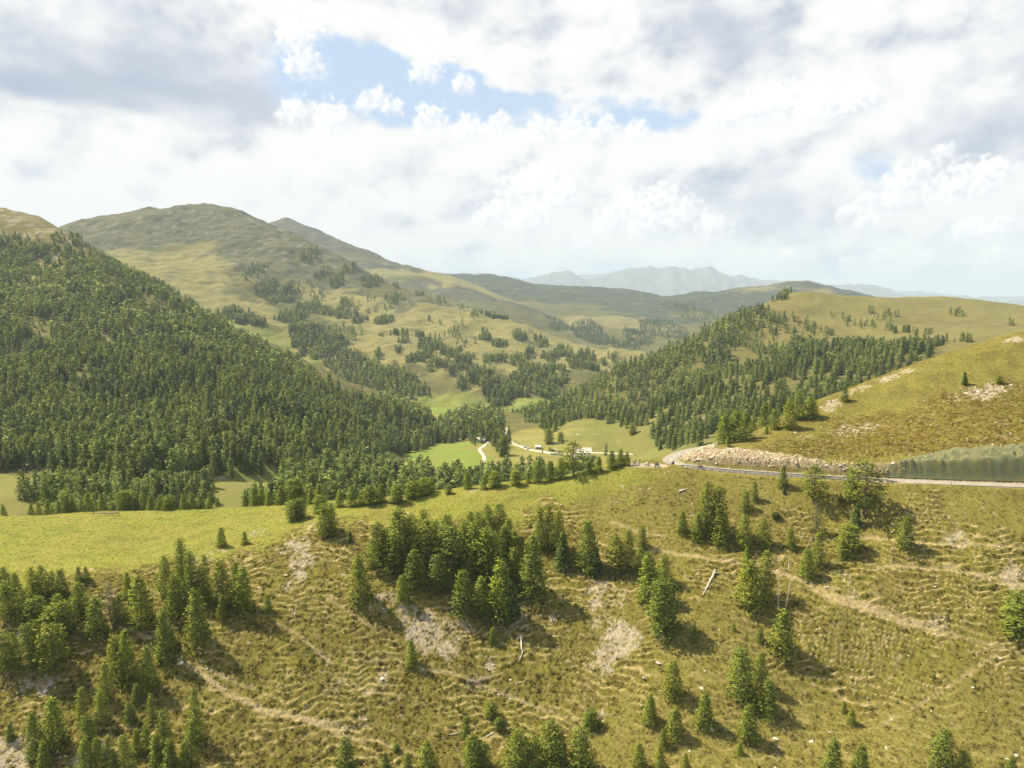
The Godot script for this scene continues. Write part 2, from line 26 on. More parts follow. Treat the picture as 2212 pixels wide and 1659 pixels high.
const TREES := [[-128.1,-170.7,6.3,3.3,1,0],[-124.9,-170.0,5.0,2.8,0,0],[-128.5,-169.1,5.8,2.6,0,0],[-121.2,-161.9,9.4,4.9,1,0],[-118.7,-167.1,7.9,3.2,1,0],[-116.5,-167.2,8.0,3.5,1,0],[-114.6,-168.2,5.7,2.3,1,0],[-111.7,-167.2,6.9,3.2,0,0],[-110.2,-172.0,3.8,2.3,0,0],[-108.6,-172.5,3.6,1.9,0,0],[-117.3,-161.6,7.5,3.6,0,0],[-116.5,-165.8,5.0,3.0,0,0],[-114.0,-160.6,6.4,4.0,2,0],[-108.4,-160.1,8.2,4.2,0,0],[-105.0,-163.4,8.3,4.7,1,0],[-108.6,-158.6,6.7,5.9,2,0],[-105.9,-158.9,7.9,4.4,2,0],[-98.5,-158.8,9.8,4.8,0,0],[-96.9,-162.3,10.7,3.8,3,0],[-95.2,-162.6,7.2,3.4,1,0],[-96.3,-169.0,6.5,2.6,0,0],[-89.3,-162.1,12.2,5.8,0,0],[-87.0,-169.8,10.4,4.0,1,0],[-85.0,-174.0,12.1,4.1,1,0],[-82.5,-164.6,10.5,4.5,1,0],[-80.4,-169.7,12.4,4.0,1,0],[-77.3,-169.3,12.1,3.7,1,0],[-74.4,-158.7,13.6,5.2,0,0],[-89.8,-150.9,9.7,3.3,1,0],[-86.6,-149.7,12.1,4.3,0,0],[-80.5,-155.2,12.0,4.3,0,0],[-81.4,-148.8,9.8,3.7,0,0],[-114.8,-150.9,9.4,4.2,1,0],[-112.8,-151.0,9.2,2.5,1,0],[-109.5,-151.2,11.0,4.2,1,0],[-107.8,-151.5,11.8,3.1,1,0],[-103.8,-150.8,10.7,5.0,2,0],[-89.1,-145.4,9.6,2.8,1,0],[-87.9,-141.5,7.4,2.7,1,0],[-92.5,-141.9,7.2,2.5,1,0],[-82.7,-145.8,4.5,2.2,0,0],[-82.0,-141.8,4.8,3.1,1,0],[-95.3,-136.7,10.3,4.7,0,0],[-97.8,-134.6,9.7,3.5,0,0],[-105.0,-137.6,3.6,1.7,0,0],[-94.3,-131.7,6.4,2.5,0,1],[-88.5,-137.2,6.6,3.6,1,1],[-77.6,-142.3,6.1,2.0,1,1],[-71.7,-135.2,10.7,3.0,1,1],[-75.5,-135.7,6.8,2.1,1,1],[-77.7,-136.0,5.1,2.2,0,1],[-66.7,-139.0,11.3,3.1,1,1],[-65.2,-133.5,10.4,2.9,1,1],[-85.6,-131.3,8.0,3.1,0,1],[-83.8,-131.8,7.4,2.5,1,1],[-81.3,-131.6,8.1,2.5,1,1],[-77.9,-131.8,8.5,3.3,1,1],[-72.4,-133.7,6.7,2.8,0,1],[-69.1,-132.1,7.7,3.3,0,1],[-66.2,-131.8,7.9,2.9,0,1],[-79.7,-130.7,6.0,2.3,0,1],[-82.3,-192.7,5.6,2.7,0,8],[-76.1,-193.5,3.7,2.1,0,8],[-66.4,-208.0,6.1,4.3,2,8],[-64.4,-208.3,6.1,3.4,2,8],[-59.6,-211.9,5.4,3.5,2,8],[-52.9,-192.7,9.3,5.0,1,8],[-51.4,-194.4,8.5,3.5,1,8],[-45.1,-189.2,3.3,2.1,4,8],[-72.2,-168.2,11.7,4.4,1,0],[-69.4,-169.8,10.1,3.0,0,0],[-66.9,-166.8,11.7,4.8,0,0],[-71.1,-165.0,5.9,2.7,0,0],[-60.8,-167.3,4.5,2.0,0,0],[-101.1,-234.8,3.6,3.6,0,6],[-91.1,-234.1,4.5,3.5,0,6],[-87.4,-232.9,6.7,2.9,0,6],[-84.8,-232.1,6.1,3.8,0,6],[-81.0,-227.9,5.0,3.1,0,6],[-76.9,-227.3,6.5,4.7,0,6],[-73.2,-230.0,8.1,6.3,2,6],[-66.0,-225.4,5.3,4.0,0,6],[-62.9,-224.5,6.8,4.6,0,6],[-54.1,-214.6,5.6,3.8,0,6],[-49.9,-213.5,6.6,4.4,0,6],[-47.4,-214.9,4.2,2.7,0,6],[-44.2,-213.7,6.0,4.7,2,6],[-41.2,-215.6,5.8,3.9,0,6],[-35.8,-214.5,5.6,4.4,2,6],[-31.7,-217.8,5.5,5.4,2,6],[-28.0,-219.9,5.5,3.9,2,6],[-173.6,-233.4,4.0,2.9,0,6],[-165.4,-235.1,4.1,3.2,0,6],[-162.7,-235.1,4.5,2.6,0,6],[-159.5,-234.7,5.4,4.2,0,6],[-154.9,-233.8,4.9,3.5,0,6],[-151.9,-233.3,6.4,3.2,0,6],[-149.5,-232.9,5.6,2.9,0,6],[-146.5,-232.7,4.7,3.5,0,6],[-144.0,-232.7,6.5,3.8,0,6],[-138.8,-231.9,5.7,4.2,0,6],[-134.8,-230.9,3.0,2.9,0,6],[-131.8,-232.9,6.8,5.5,2,6],[-128.9,-234.3,4.8,2.9,0,6],[-127.1,-235.3,6.2,3.2,0,6],[-122.3,-231.8,5.1,3.5,0,6],[-118.7,-230.7,5.3,4.1,0,6],[-114.9,-229.5,5.1,4.7,2,6],[-109.3,-228.0,5.2,3.1,0,6],[-106.9,-228.5,5.4,3.8,0,6],[-104.1,-228.8,4.4,3.2,0,6],[-101.4,-229.2,4.0,3.5,0,6],[-38.4,-171.0,11.6,4.5,0,2],[-36.0,-181.5,11.7,6.0,1,2],[-30.4,-184.1,14.5,6.3,1,2],[-31.1,-179.9,10.6,4.5,1,2],[-25.1,-192.2,8.9,3.4,1,2],[-23.3,-183.8,12.1,6.6,1,2],[-18.5,-189.2,10.0,5.0,1,2],[-25.7,-176.1,10.1,4.6,0,2],[-27.9,-172.1,6.9,2.8,0,2],[-24.0,-176.9,7.3,3.2,0,2],[-19.4,-175.9,9.6,5.1,1,2],[-16.9,-176.7,5.4,3.9,1,2],[-15.8,-181.4,12.6,6.5,1,2],[-12.0,-193.5,8.2,3.5,1,2],[-10.0,-185.1,12.3,6.6,1,2],[-6.9,-195.4,9.4,4.8,1,2],[-3.5,-196.1,9.2,4.3,1,2],[-1.3,-192.5,7.9,4.0,0,2],[-7.0,-182.1,13.1,6.0,1,2],[-2.3,-187.4,9.7,5.7,0,2],[-13.7,-193.4,5.3,2.9,1,2],[-12.5,-171.1,11.5,5.2,0,2],[-8.1,-171.9,9.2,3.8,0,2],[-3.1,-171.3,15.3,5.4,0,2],[-6.5,-169.8,6.1,2.6,0,2],[-0.2,-171.3,9.7,4.7,4,2],[0.1,-181.5,8.8,5.3,0,2],[5.2,-176.6,16.5,5.6,0,2],[-4.8,-165.2,3.8,2.0,0,2],[-27.8,-185.8,11.7,5.1,1,2],[-21.0,-186.8,9.8,5.1,1,2],[-13.5,-186.4,10.1,5.1,1,2],[-4.9,-184.1,10.3,5.3,1,2],[-11.6,-180.5,9.5,5.0,0,2],[-19.0,-182.5,10.2,4.8,1,2],[0.4,-187.7,8.8,4.7,0,2],[-3.3,-179.0,10.1,4.9,0,2],[-34.3,-183.6,8.9,4.8,1,2],[-9.8,-192.3,9.5,4.5,1,2],[7.9,-191.0,12.1,3.4,1,3],[10.1,-191.0,12.6,3.4,1,3],[12.9,-191.4,11.0,3.4,1,3],[13.8,-185.6,9.6,4.6,4,3],[20.8,-184.1,13.3,5.8,0,3],[22.6,-181.8,7.5,4.8,4,3],[27.9,-181.9,10.2,5.0,1,3],[30.8,-180.8,11.7,4.5,1,3],[36.1,-188.0,6.6,3.1,1,3],[34.3,-181.6,5.6,3.0,0,3],[34.9,-171.5,12.7,5.7,0,3],[39.6,-175.7,7.7,3.9,1,3],[36.9,-162.3,13.4,6.0,2,3],[43.4,-159.2,3.8,1.9,0,3],[47.6,-190.8,6.4,3.9,0,4],[51.2,-188.3,7.1,4.7,0,4],[53.8,-189.2,15.1,5.2,1,4],[56.9,-188.5,13.7,5.7,1,4],[57.0,-185.9,9.5,4.9,0,4],[66.0,-193.9,6.1,2.9,1,4],[62.6,-183.0,8.8,3.8,1,4],[61.4,-177.2,5.0,2.9,0,4],[77.9,-197.8,6.4,2.6,0,4],[77.7,-195.7,2.0,2.2,4,4],[69.4,-195.9,5.7,2.0,0,4],[84.4,-191.4,11.0,5.8,5,4],[81.5,-182.6,8.8,5.8,3,4],[94.4,-183.6,15.1,8.1,5,4],[93.4,-188.8,9.2,4.2,1,4],[91.0,-189.9,2.4,3.4,1,4],[91.6,-181.9,6.1,2.8,4,4],[98.9,-171.0,8.2,4.0,1,4],[86.7,-174.9,7.5,4.8,2,4],[84.4,-173.2,5.0,2.3,0,4],[67.5,-182.5,7.5,4.5,1,4],[73.9,-180.1,5.3,4.2,1,4],[74.2,-170.0,7.5,4.4,0,4],[77.8,-172.4,9.4,3.6,1,4],[58.7,-166.0,12.3,6.2,1,4],[62.7,-167.2,12.9,4.4,1,4],[60.0,-173.2,8.7,2.4,0,4],[62.4,-155.2,10.8,5.6,0,5],[58.7,-158.3,3.6,2.8,1,5],[53.3,-161.1,1.9,1.7,0,5],[50.4,-145.4,11.9,5.4,1,5],[55.5,-148.4,7.9,3.3,1,5],[54.7,-142.1,7.9,4.3,0,5],[49.0,-136.7,7.9,4.3,0,5],[46.4,-133.7,2.5,1.6,0,5],[35.5,-147.3,8.4,5.5,1,5],[30.0,-142.8,6.4,3.3,0,5],[34.4,-139.1,6.9,3.5,0,5],[40.9,-140.1,7.6,3.7,0,5],[31.8,-137.4,4.0,2.1,1,5],[25.8,-134.0,5.4,3.7,0,1],[30.1,-132.6,5.1,4.7,0,1],[35.0,-131.7,3.5,1.8,0,1],[62.7,-128.1,7.0,4.8,0,5],[67.6,-126.8,6.3,5.1,0,5],[82.8,-126.1,8.9,5.7,1,5],[86.7,-125.4,5.4,3.4,1,5],[95.3,-124.8,3.9,3.0,0,5],[111.9,-148.0,9.4,5.5,2,5],[71.9,-143.0,2.6,2.3,0,5],[72.0,-139.9,3.4,2.1,0,5],[-34.2,-135.0,7.2,4.5,1,1],[-26.3,-135.9,3.8,3.1,0,1],[-21.7,-135.7,3.9,2.0,1,1],[-17.8,-135.6,7.1,3.6,1,1],[-8.1,-136.0,8.0,4.5,1,1],[-6.0,-136.4,6.1,3.1,1,1],[0.9,-135.6,10.0,5.3,1,1],[4.3,-136.2,7.7,3.9,1,1],[7.9,-136.6,10.7,4.8,1,1],[10.0,-135.7,9.7,3.4,1,1],[14.2,-135.0,9.9,6.1,1,1],[7.6,-135.4,4.5,5.6,0,1],[-10.1,-143.6,4.5,2.2,0,1],[17.2,-144.9,4.0,3.0,2,1],[-23.8,-158.2,5.9,3.9,0,1],[-4.7,-148.6,3.5,4.0,2,1],[-2.9,-145.9,2.5,3.3,2,1],[-24.6,-139.9,1.6,1.6,2,1],[120.7,-253.2,5.7,4.0,0,7],[157.1,-242.5,4.4,2.7,4,7],[166.9,-239.6,2.8,3.3,2,7],[71.1,-232.8,10.0,5.8,0,7],[74.9,-233.1,10.7,5.8,1,7],[79.5,-235.7,9.5,5.9,0,7],[88.7,-255.3,5.5,4.7,0,7],[93.4,-257.3,9.0,6.4,0,7],[91.5,-242.1,7.1,5.4,1,7],[96.1,-240.1,10.0,7.2,1,7],[102.4,-248.7,9.3,6.2,1,7],[105.1,-246.6,7.9,5.5,1,7],[107.3,-247.2,6.6,4.5,1,7],[103.1,-266.2,4.0,4.9,4,7],[69.9,-223.8,3.6,2.1,0,7],[87.5,-238.2,2.9,2.2,0,7],[108.9,-244.1,1.6,1.5,0,7],[116.6,-254.5,1.0,1.7,0,7],[19.8,-221.1,11.2,7.3,5,6],[27.3,-217.4,5.2,4.5,0,6],[24.7,-218.6,4.2,3.6,1,6],[31.4,-217.4,5.8,3.1,0,6],[34.2,-217.9,5.4,2.9,0,6],[36.3,-217.9,4.4,2.5,0,6],[-20.2,-218.9,2.9,2.9,2,6],[-14.3,-221.4,5.8,4.1,0,6],[-9.1,-218.9,4.3,4.1,0,6],[-5.4,-219.1,5.0,5.4,2,6],[1.1,-219.6,4.5,6.4,2,6],[5.3,-220.6,3.6,3.2,0,6],[8.1,-220.9,7.1,4.6,1,6],[12.4,-221.8,6.4,5.0,1,6],[15.6,-221.4,6.9,3.7,1,6],[-26.2,-222.8,4.9,5.1,0,6],[-32.2,-218.4,5.4,5.9,0,6]]
const PLACES := ["in the loose stand below the bright meadow","in the thicket growing up from the gully bottom","in the dense grove on the heath slope","in the line of trees beside the cattle path","below the road guardrail","in the gully beneath the two dead poles","in the row along the far edge of the meadow","on the hillside above the rock cutting","on the upper rim of the heath slope"]
const LONE := [[110.9,-637.5,10.7,7.9,"H"],[33.8,-633.2,13.5,9.8,"V"],[44.9,-638.6,8.8,6.6,"V"],[45.4,-627.8,5.3,3.2,"V"],[-6.9,-590.8,17.0,9.8,"V"],[-8.1,-587.5,7.5,7.3,"V"],[-65.9,-510.3,12.1,3.2,"V"],[-34.4,-639.7,8.1,3.3,"V"],[-37.6,-648.4,8.3,2.7,"V"],[79.9,-588.6,11.3,4.3,"V"],[26.3,-597.3,4.4,2.2,"V"],[33.2,-608.2,3.1,2.5,"V"]]
const WOOD_L := [[-771.2,-1074.2],[-740.5,-1100.4],[-704.0,-1053.9],[-653.8,-989.9],[-672.6,-1040.8],[-659.2,-1056.8],[-657.5,-1098.2],[-705.5,-1173.1],[-666.2,-1183.3],[-563.7,-1083.0],[-483.8,-1012.4],[-433.9,-998.6],[-373.1,-953.5],[-320.5,-922.3],[-182.4,-777.6],[-98.4,-863.4],[-89.1,-780.5],[-93.4,-616.1],[-115.1,-494.7],[-137.9,-404.5],[-156.3,-370.4],[-184.8,-339.8],[-236.8,-345.6],[-259.4,-372.5],[-271.3,-364.5],[-328.0,-359.4],[-886.6,-968.8]]
const GAPS_L := [[[-476.2,-804.5],[-460.4,-792.1],[-395.8,-720.1],[-410.3,-723.0],[-452.1,-768.1]],[[-473.0,-855.4],[-445.5,-824.1],[-423.0,-794.3],[-420.3,-779.0],[-457.7,-829.9]],[[-513.9,-718.7],[-480.5,-688.1],[-476.1,-677.2],[-503.4,-703.4]],[[-538.7,-979.0],[-507.1,-955.0],[-493.7,-936.8],[-519.4,-950.6]]]
const WOODS_V := [[[-92.2,-611.5],[-91.1,-670.7],[-97.3,-834.9],[-66.0,-886.0],[-36.1,-880.6],[-10.3,-886.0],[-9.0,-767.5],[-20.8,-636.5],[-36.3,-675.1],[-59.5,-664.7],[-78.0,-667.5]],[[-21.0,-689.2],[-12.6,-727.8],[-8.9,-685.4],[-1.1,-654.9],[-1.6,-633.7],[-8.8,-593.0],[-11.9,-596.2],[-19.5,-637.5]],[[-108.3,-300.0],[-77.8,-290.0],[-40.8,-300.0],[-1.2,-300.0],[39.7,-310.0],[90.3,-330.0],[126.0,-420.0],[64.1,-500.0],[14.0,-480.0],[-32.9,-470.0],[-59.9,-440.0],[-94.5,-500.0],[-109.8,-480.0],[-126.6,-420.0],[-119.1,-330.0]],[[-168.4,-246.0],[-140.3,-248.0],[-112.4,-248.0],[-83.6,-250.0],[-107.6,-335.0],[-125.6,-330.0],[-118.2,-300.0],[-130.1,-300.0],[-154.1,-345.0],[-236.2,-345.0]]]
const WOOD_H := [[107.6,-954.7],[142.7,-955.8],[186.3,-949.3],[235.7,-970.3],[300.7,-1021.7],[352.3,-1067.1],[332.8,-960.1],[298.4,-899.6],[255.4,-833.6],[246.0,-774.7],[263.4,-716.9],[320.1,-832.0],[365.7,-837.4],[338.0,-737.5],[364.7,-689.4],[418.2,-736.9],[369.7,-610.5],[342.8,-574.8],[150.2,-491.6],[123.1,-470.0],[119.3,-575.9],[126.7,-633.2],[97.6,-670.4],[78.7,-690.4],[59.1,-715.3],[47.2,-693.1],[34.8,-677.5],[27.0,-738.5],[21.8,-836.3],[-11.4,-973.0],[-31.5,-967.6]]
const GAPS_H := [[[225.6,-870.4],[227.8,-835.8],[220.4,-799.6],[216.1,-823.9]],[[220.5,-742.3],[236.2,-707.7],[222.1,-669.9],[203.4,-684.0]],[[238.6,-625.1],[255.9,-635.9],[244.0,-609.4],[231.8,-602.4]]]
const WOOD_C := [[-480.2,-1561.5],[-408.1,-1486.2],[-338.7,-1401.8],[-281.3,-1350.5],[-225.9,-1291.2],[-175.2,-1218.2],[-135.4,-1134.9],[-129.4,-1104.1],[-153.3,-1096.1],[-190.5,-1081.3],[-261.6,-1185.1],[-341.5,-1288.9],[-424.6,-1374.4]]
const CLUMPS_C := [[-496.9,-1772.6,27.8,77.6,40],[-454.7,-1793.1,24.1,72.3,35],[-408.4,-1747.5,23.5,70.4,35],[-363.6,-1665.3,14.9,44.7,15],[-357.3,-1734.9,7.8,23.3,6],[-309.2,-1714.4,23.0,69.1,45],[-438.2,-1878.7,21.0,35.9,15],[-417.0,-2118.2,28.5,85.4,45],[-501.2,-2039.5,18.3,44.5,18],[-491.1,-2158.1,24.2,51.3,22],[-315.4,-1920.9,25.8,65.0,20],[-268.5,-2090.8,18.7,38.2,10],[-347.3,-2120.5,9.5,28.5,5],[-281.7,-1520.5,5.1,15.3,4],[-255.0,-1544.4,13.8,41.5,15],[-234.6,-1546.7,6.9,20.8,5],[-224.9,-1458.9,9.8,29.4,10],[-223.6,-1388.1,6.2,18.6,5],[-260.7,-1361.9,4.6,13.7,5],[-205.6,-1562.7,10.5,31.5,10],[-169.0,-1455.4,26.1,78.2,60],[-183.3,-1319.7,17.7,25.1,30],[-164.2,-1333.4,11.9,35.8,20],[-130.1,-1385.8,12.4,37.2,15],[-114.7,-1350.5,12.1,36.3,20],[-142.5,-1271.8,14.2,42.2,15],[-125.4,-1271.8,8.5,25.6,8],[-103.6,-1250.1,16.8,50.4,30],[-87.4,-1303.7,11.7,35.0,20],[-109.6,-1466.8,6.6,19.7,5],[-80.5,-1388.1,12.4,37.3,8],[-61.7,-1639.1,14.7,44.0,25],[-27.2,-1552.4,17.4,52.1,40],[-42.2,-1358.5,15.2,45.6,15],[-18.5,-1415.5,12.7,38.0,20],[19.1,-1651.6,18.5,55.5,30],[-61.9,-1204.5,16.2,48.5,35],[-39.0,-1165.7,18.3,54.8,45],[-79.8,-1147.4,12.8,25.7,10],[-19.7,-1113.2,19.9,53.6,70],[13.2,-1406.4,18.9,56.7,30],[37.1,-1480.5,13.3,39.8,12],[35.3,-1288.9,23.1,69.3,60],[11.0,-1168.0,20.9,62.8,60],[67.7,-1664.2,18.6,55.9,30],[79.4,-1463.4,19.7,59.0,35],[113.4,-1571.8,21.1,63.3,35],[79.1,-1293.4,23.2,64.5,50],[127.6,-1413.2,19.0,57.0,40],[158.1,-1493.1,20.1,60.2,35],[156.3,-1385.8,15.5,46.5,20],[185.4,-1417.8,6.3,19.0,6],[59.5,-1189.6,21.3,56.5,50],[-100.5,-1815.9,12.2,36.6,7],[-32.7,-1876.4,25.2,8.0,30],[-67.2,-1906.0,21.3,8.0,15],[-199.7,-1726.9,4.6,13.9,2],[-170.5,-1684.7,3.8,11.3,2],[-120.1,-1717.8,3.1,9.2,1],[218.8,-1471.4,19.8,46.2,12],[-211.3,-1987.0,26.7,70.7,8],[-130.2,-1537.6,51.6,96.4,14],[-121.5,-1960.8,43.9,82.7,8],[-364.6,-1512.5,50.8,102.7,20],[-365.9,-1871.8,50.3,87.8,14],[-551.5,-1942.5,43.5,71.3,14],[-606.4,-1511.3,27.1,37.1,60],[-554.6,-1470.3,19.8,25.1,40],[-522.6,-1453.1,16.3,18.3,25],[-715.1,-1982.5,26.6,74.1,30],[-656.2,-1895.8,25.5,60.5,40],[-601.7,-1841.0,28.9,79.9,60],[-504.6,-1616.3,28.9,86.8,80],[-430.2,-1480.5,29.8,79.9,90],[-361.5,-1403.0,28.3,58.7,90],[-625.4,-2196.9,24.6,54.2,30],[-548.5,-2081.7,28.0,50.2,20],[-508.4,-2066.9,18.5,43.3,20],[-595.2,-1928.8,17.3,43.3,15],[-521.2,-1814.8,24.4,70.7,30],[-569.8,-1539.8,4.1,12.4,3],[-428.0,-1395.0,9.4,16.5,8],[-404.4,-1366.5,7.6,16.0,6]]
const CLUMPS_R := [[173.1,-2852.9,57.5,144.1,160],[291.0,-2761.0,61.8,168.4,200],[80.4,-2961.0,79.6,182.8,140],[327.0,-2555.7,45.8,106.3,90],[463.9,-2689.0,36.1,108.4,60],[394.4,-2440.4,54.6,105.4,70],[-21.4,-3398.7,114.1,279.2,120],[602.2,-2820.5,88.6,265.8,220],[465.1,-2586.3,54.2,162.5,90],[863.4,-3321.2,86.9,260.8,120],[826.0,-3535.6,74.0,209.8,50]]
const CLUMPS_H := [[351.4,-1015.7,16.0,43.0,22],[365.8,-1004.4,15.8,47.3,25],[332.5,-930.4,17.0,41.3,22],[359.7,-938.5,14.7,44.2,14],[408.3,-1085.4,11.4,22.4,12],[429.5,-1111.9,7.3,9.2,8],[394.7,-959.0,12.6,37.7,8],[391.2,-897.4,11.7,35.2,9],[298.5,-845.0,13.3,39.8,18],[306.7,-807.7,12.7,38.1,14],[447.2,-942.8,19.7,59.2,7],[506.7,-977.9,15.4,39.2,5],[530.1,-983.9,10.3,18.6,4],[474.8,-901.2,18.9,56.6,6],[403.7,-679.6,10.7,32.0,14],[471.7,-832.6,17.4,52.3,10],[376.3,-790.4,14.5,41.9,30],[384.0,-764.5,16.0,44.3,30],[610.4,-867.1,3.4,10.2,2],[611.7,-970.9,7.6,10.5,4],[428.8,-677.5,10.6,31.9,6],[353.9,-862.3,13.5,18.9,8]]
const CLUMPS_L := [[-767.1,-1112.0,24.9,17.8,26],[-715.7,-1111.3,10.0,13.5,8],[-703.3,-1071.3,7.2,15.6,10],[-684.2,-1107.0,14.9,21.8,20],[-674.1,-1069.9,14.4,18.9,18],[-770.9,-1095.3,14.7,10.5,22],[-734.6,-1087.3,9.7,26.9,30],[-696.5,-1149.1,10.3,30.9,20],[-791.7,-1112.8,7.5,9.8,8],[-646.8,-989.2,13.3,39.9,12],[-724.9,-1163.7,13.0,39.1,16],[-779.8,-1280.0,8.6,25.8,8],[-729.8,-1102.6,29.6,25.8,24],[-778.2,-1129.5,30.3,14.2,12],[-755.2,-1071.3,19.2,18.5,30]]
const GRAVEL := [[-60.0,-189.0,5.2,0.8],[-56.4,-183.3,3.9,0.9],[-57.5,-180.5,2.6,0.9],[-56.0,-177.5,2.3,0.8],[-56.4,-199.7,5.3,0.5],[-57.7,-175.1,2.3,0.6],[-74.4,-200.6,3.4,0.5],[-21.3,-165.6,6.0,0.95],[-15.9,-162.6,3.6,0.9],[-26.4,-169.3,3.8,0.7],[-32.5,-171.5,3.8,0.6],[-13.5,-168.7,4.4,0.5],[26.5,-163.7,5.6,1],[22.6,-159.4,4.0,0.8],[22.4,-177.4,3.0,0.8],[21.4,-173.5,2.5,0.9],[22.6,-169.1,3.3,0.5],[-30.2,-154.2,1.6,0.9],[-32.8,-151.0,1.2,0.7],[-5.3,-159.6,1.5,0.9],[-9.3,-155.2,2.2,0.5],[-104.2,-148.4,2.7,0.9],[-108.9,-149.3,3.9,0.5],[-115.5,-158.9,2.7,0.8],[-103.2,-133.8,5.7,0.9],[-87.1,-134.5,3.5,0.9],[0.5,-171.1,5.4,0.6],[-85.1,-184.5,3.6,0.5],[-82.1,-189.4,3.0,0.5],[36.5,-162.8,1.5,0.8],[20.1,-147.6,1.4,0.8],[11.1,-171.6,1.8,0.7],[-19.7,-198.3,2.6,0.4],[82.1,-168.0,1.8,0.5],[111.5,-170.0,3.8,0.7],[118.1,-159.1,3.6,0.9],[102.1,-173.9,1.8,0.5],[82.8,-162.1,2.3,0.5],[97.4,-152.7,2.4,0.6],[83.6,-143.4,1.3,0.5],[158.1,-234.9,6.5,0.8],[163.7,-236.6,5.6,0.8],[148.9,-235.1,3.1,0.5],[113.9,-232.4,7.0,0.6],[120.4,-233.2,4.6,0.5],[97.5,-230.2,3.9,0.5],[187.7,-263.3,3.8,0.9],[130.3,-260.8,3.8,0.7],[140.7,-261.1,4.5,0.9],[117.0,-253.6,3.7,0.9],[114.3,-251.2,3.0,0.8],[147.5,-261.4,3.4,0.8],[124.5,-259.3,2.7,0.8],[26.9,-174.6,3.0,0.5],[-33.3,-145.3,1.7,0.5],[-39.0,-152.8,1.4,0.6],[-42.6,-150.0,1.4,0.5],[-3.0,-210.0,1.9,0.0],[-11.2,-217.8,4.0,0.45],[-25.8,-157.4,1.4,0.4]]
const PATHS := [[[-78.5,-155.8,0.5,1],[-71.9,-152.9,0.6,1],[-63.0,-148.6,0.8,1],[-53.7,-145.5,0.9,1],[-45.3,-144.5,0.9,0.9],[-36.7,-142.3,0.7,0.8],[-30.3,-140.6,0.5,0.5]],[[-75.3,-154.7,0.35,0.8],[-67.8,-153.0,0.35,0.8],[-64.0,-151.5,0.35,0.7],[-57.2,-149.9,0.3,0.5]],[[-96.9,-162.2,0.4,0.8],[-89.3,-160.3,0.5,0.9],[-85.6,-159.4,0.4,0.7]],[[33.9,-188.7,0.8,0.7],[46.9,-184.0,0.8,0.8],[60.4,-178.9,0.7,0.8],[69.3,-173.4,0.7,0.9],[73.8,-168.5,1.0,0.9],[76.9,-163.6,1.6,1],[84.7,-158.9,1.6,1],[91.4,-155.0,1.4,0.8],[99.3,-150.4,0.6,0.6],[110.8,-144.3,0.4,0.5]],[[29.0,-199.7,0.6,0.6],[36.1,-193.8,0.6,0.6],[43.3,-190.8,0.5,0.5]],[[90.5,-179.0,0.5,0.8],[100.3,-172.6,0.5,0.9],[109.9,-169.2,0.6,1],[124.7,-165.6,0.5,0.8]],[[88.2,-168.2,0.5,0.7],[94.1,-167.5,0.5,0.9],[105.6,-163.6,0.6,0.8],[112.2,-160.1,0.9,1],[120.5,-156.2,1.0,1]],[[-33.7,-157.7,0.4,0.6],[-28.8,-159.2,0.35,0.7],[-20.9,-157.3,0.4,0.8],[-14.1,-157.2,0.5,0.9],[-10.6,-156.4,0.35,0.6],[-5.0,-154.5,0.5,0.9],[0.4,-153.2,0.5,0.8],[9.9,-149.8,0.3,0.6],[15.8,-146.5,0.2,0.5]],[[-47.9,-171.6,0.35,0.6],[-40.0,-167.8,0.35,0.7],[-34.9,-165.1,0.35,0.6]],[[-44.2,-154.7,0.3,0.6],[-40.3,-154.0,0.3,0.7],[-33.5,-151.9,0.35,0.7],[-27.1,-151.5,0.3,0.6]],[[-42.2,-144.4,0.4,0.6],[-37.0,-143.9,0.35,0.7],[-26.5,-141.0,0.4,0.8],[-18.2,-138.5,0.4,0.7]],[[-58.6,-164.7,0.3,0.5],[-52.3,-162.3,0.35,0.7],[-44.4,-157.7,0.5,0.9],[-42.1,-156.8,0.5,0.8]],[[73.5,-169.2,0.3,0.6],[78.4,-164.7,0.3,0.5],[88.2,-161.7,0.3,0.5]],[[105.2,-145.1,0.5,0.5],[97.1,-143.0,0.5,0.5],[87.0,-140.6,0.4,0.4],[75.0,-137.9,0.4,0.4]]]
const ROAD := [[170.7,-174.0,12.09],[160.4,-177.0,11.75],[145.7,-181.0,11.29],[137.1,-184.0,10.93],[121.1,-188.5,10.44],[103.7,-194.0,9.8],[93.0,-199.0,9.12],[81.5,-204.0,8.75],[69.3,-208.5,8.7],[60.5,-212.5,8.66],[55.0,-216.0,8.63],[52.2,-219.5,8.63],[51.6,-224.0,8.5],[53.5,-230.0,8.37],[57.9,-237.5,7.99],[64.0,-244.5,7.62],[72.1,-251.0,7.09],[83.6,-258.0,6.49],[97.9,-264.0,5.97]]
const NET_TOP := [[105.6,-196.8],[113.7,-198.4],[121.6,-198.6],[126.8,-198.6],[134.0,-195.6],[142.1,-191.9],[153.8,-187.7],[164.2,-183.8]]
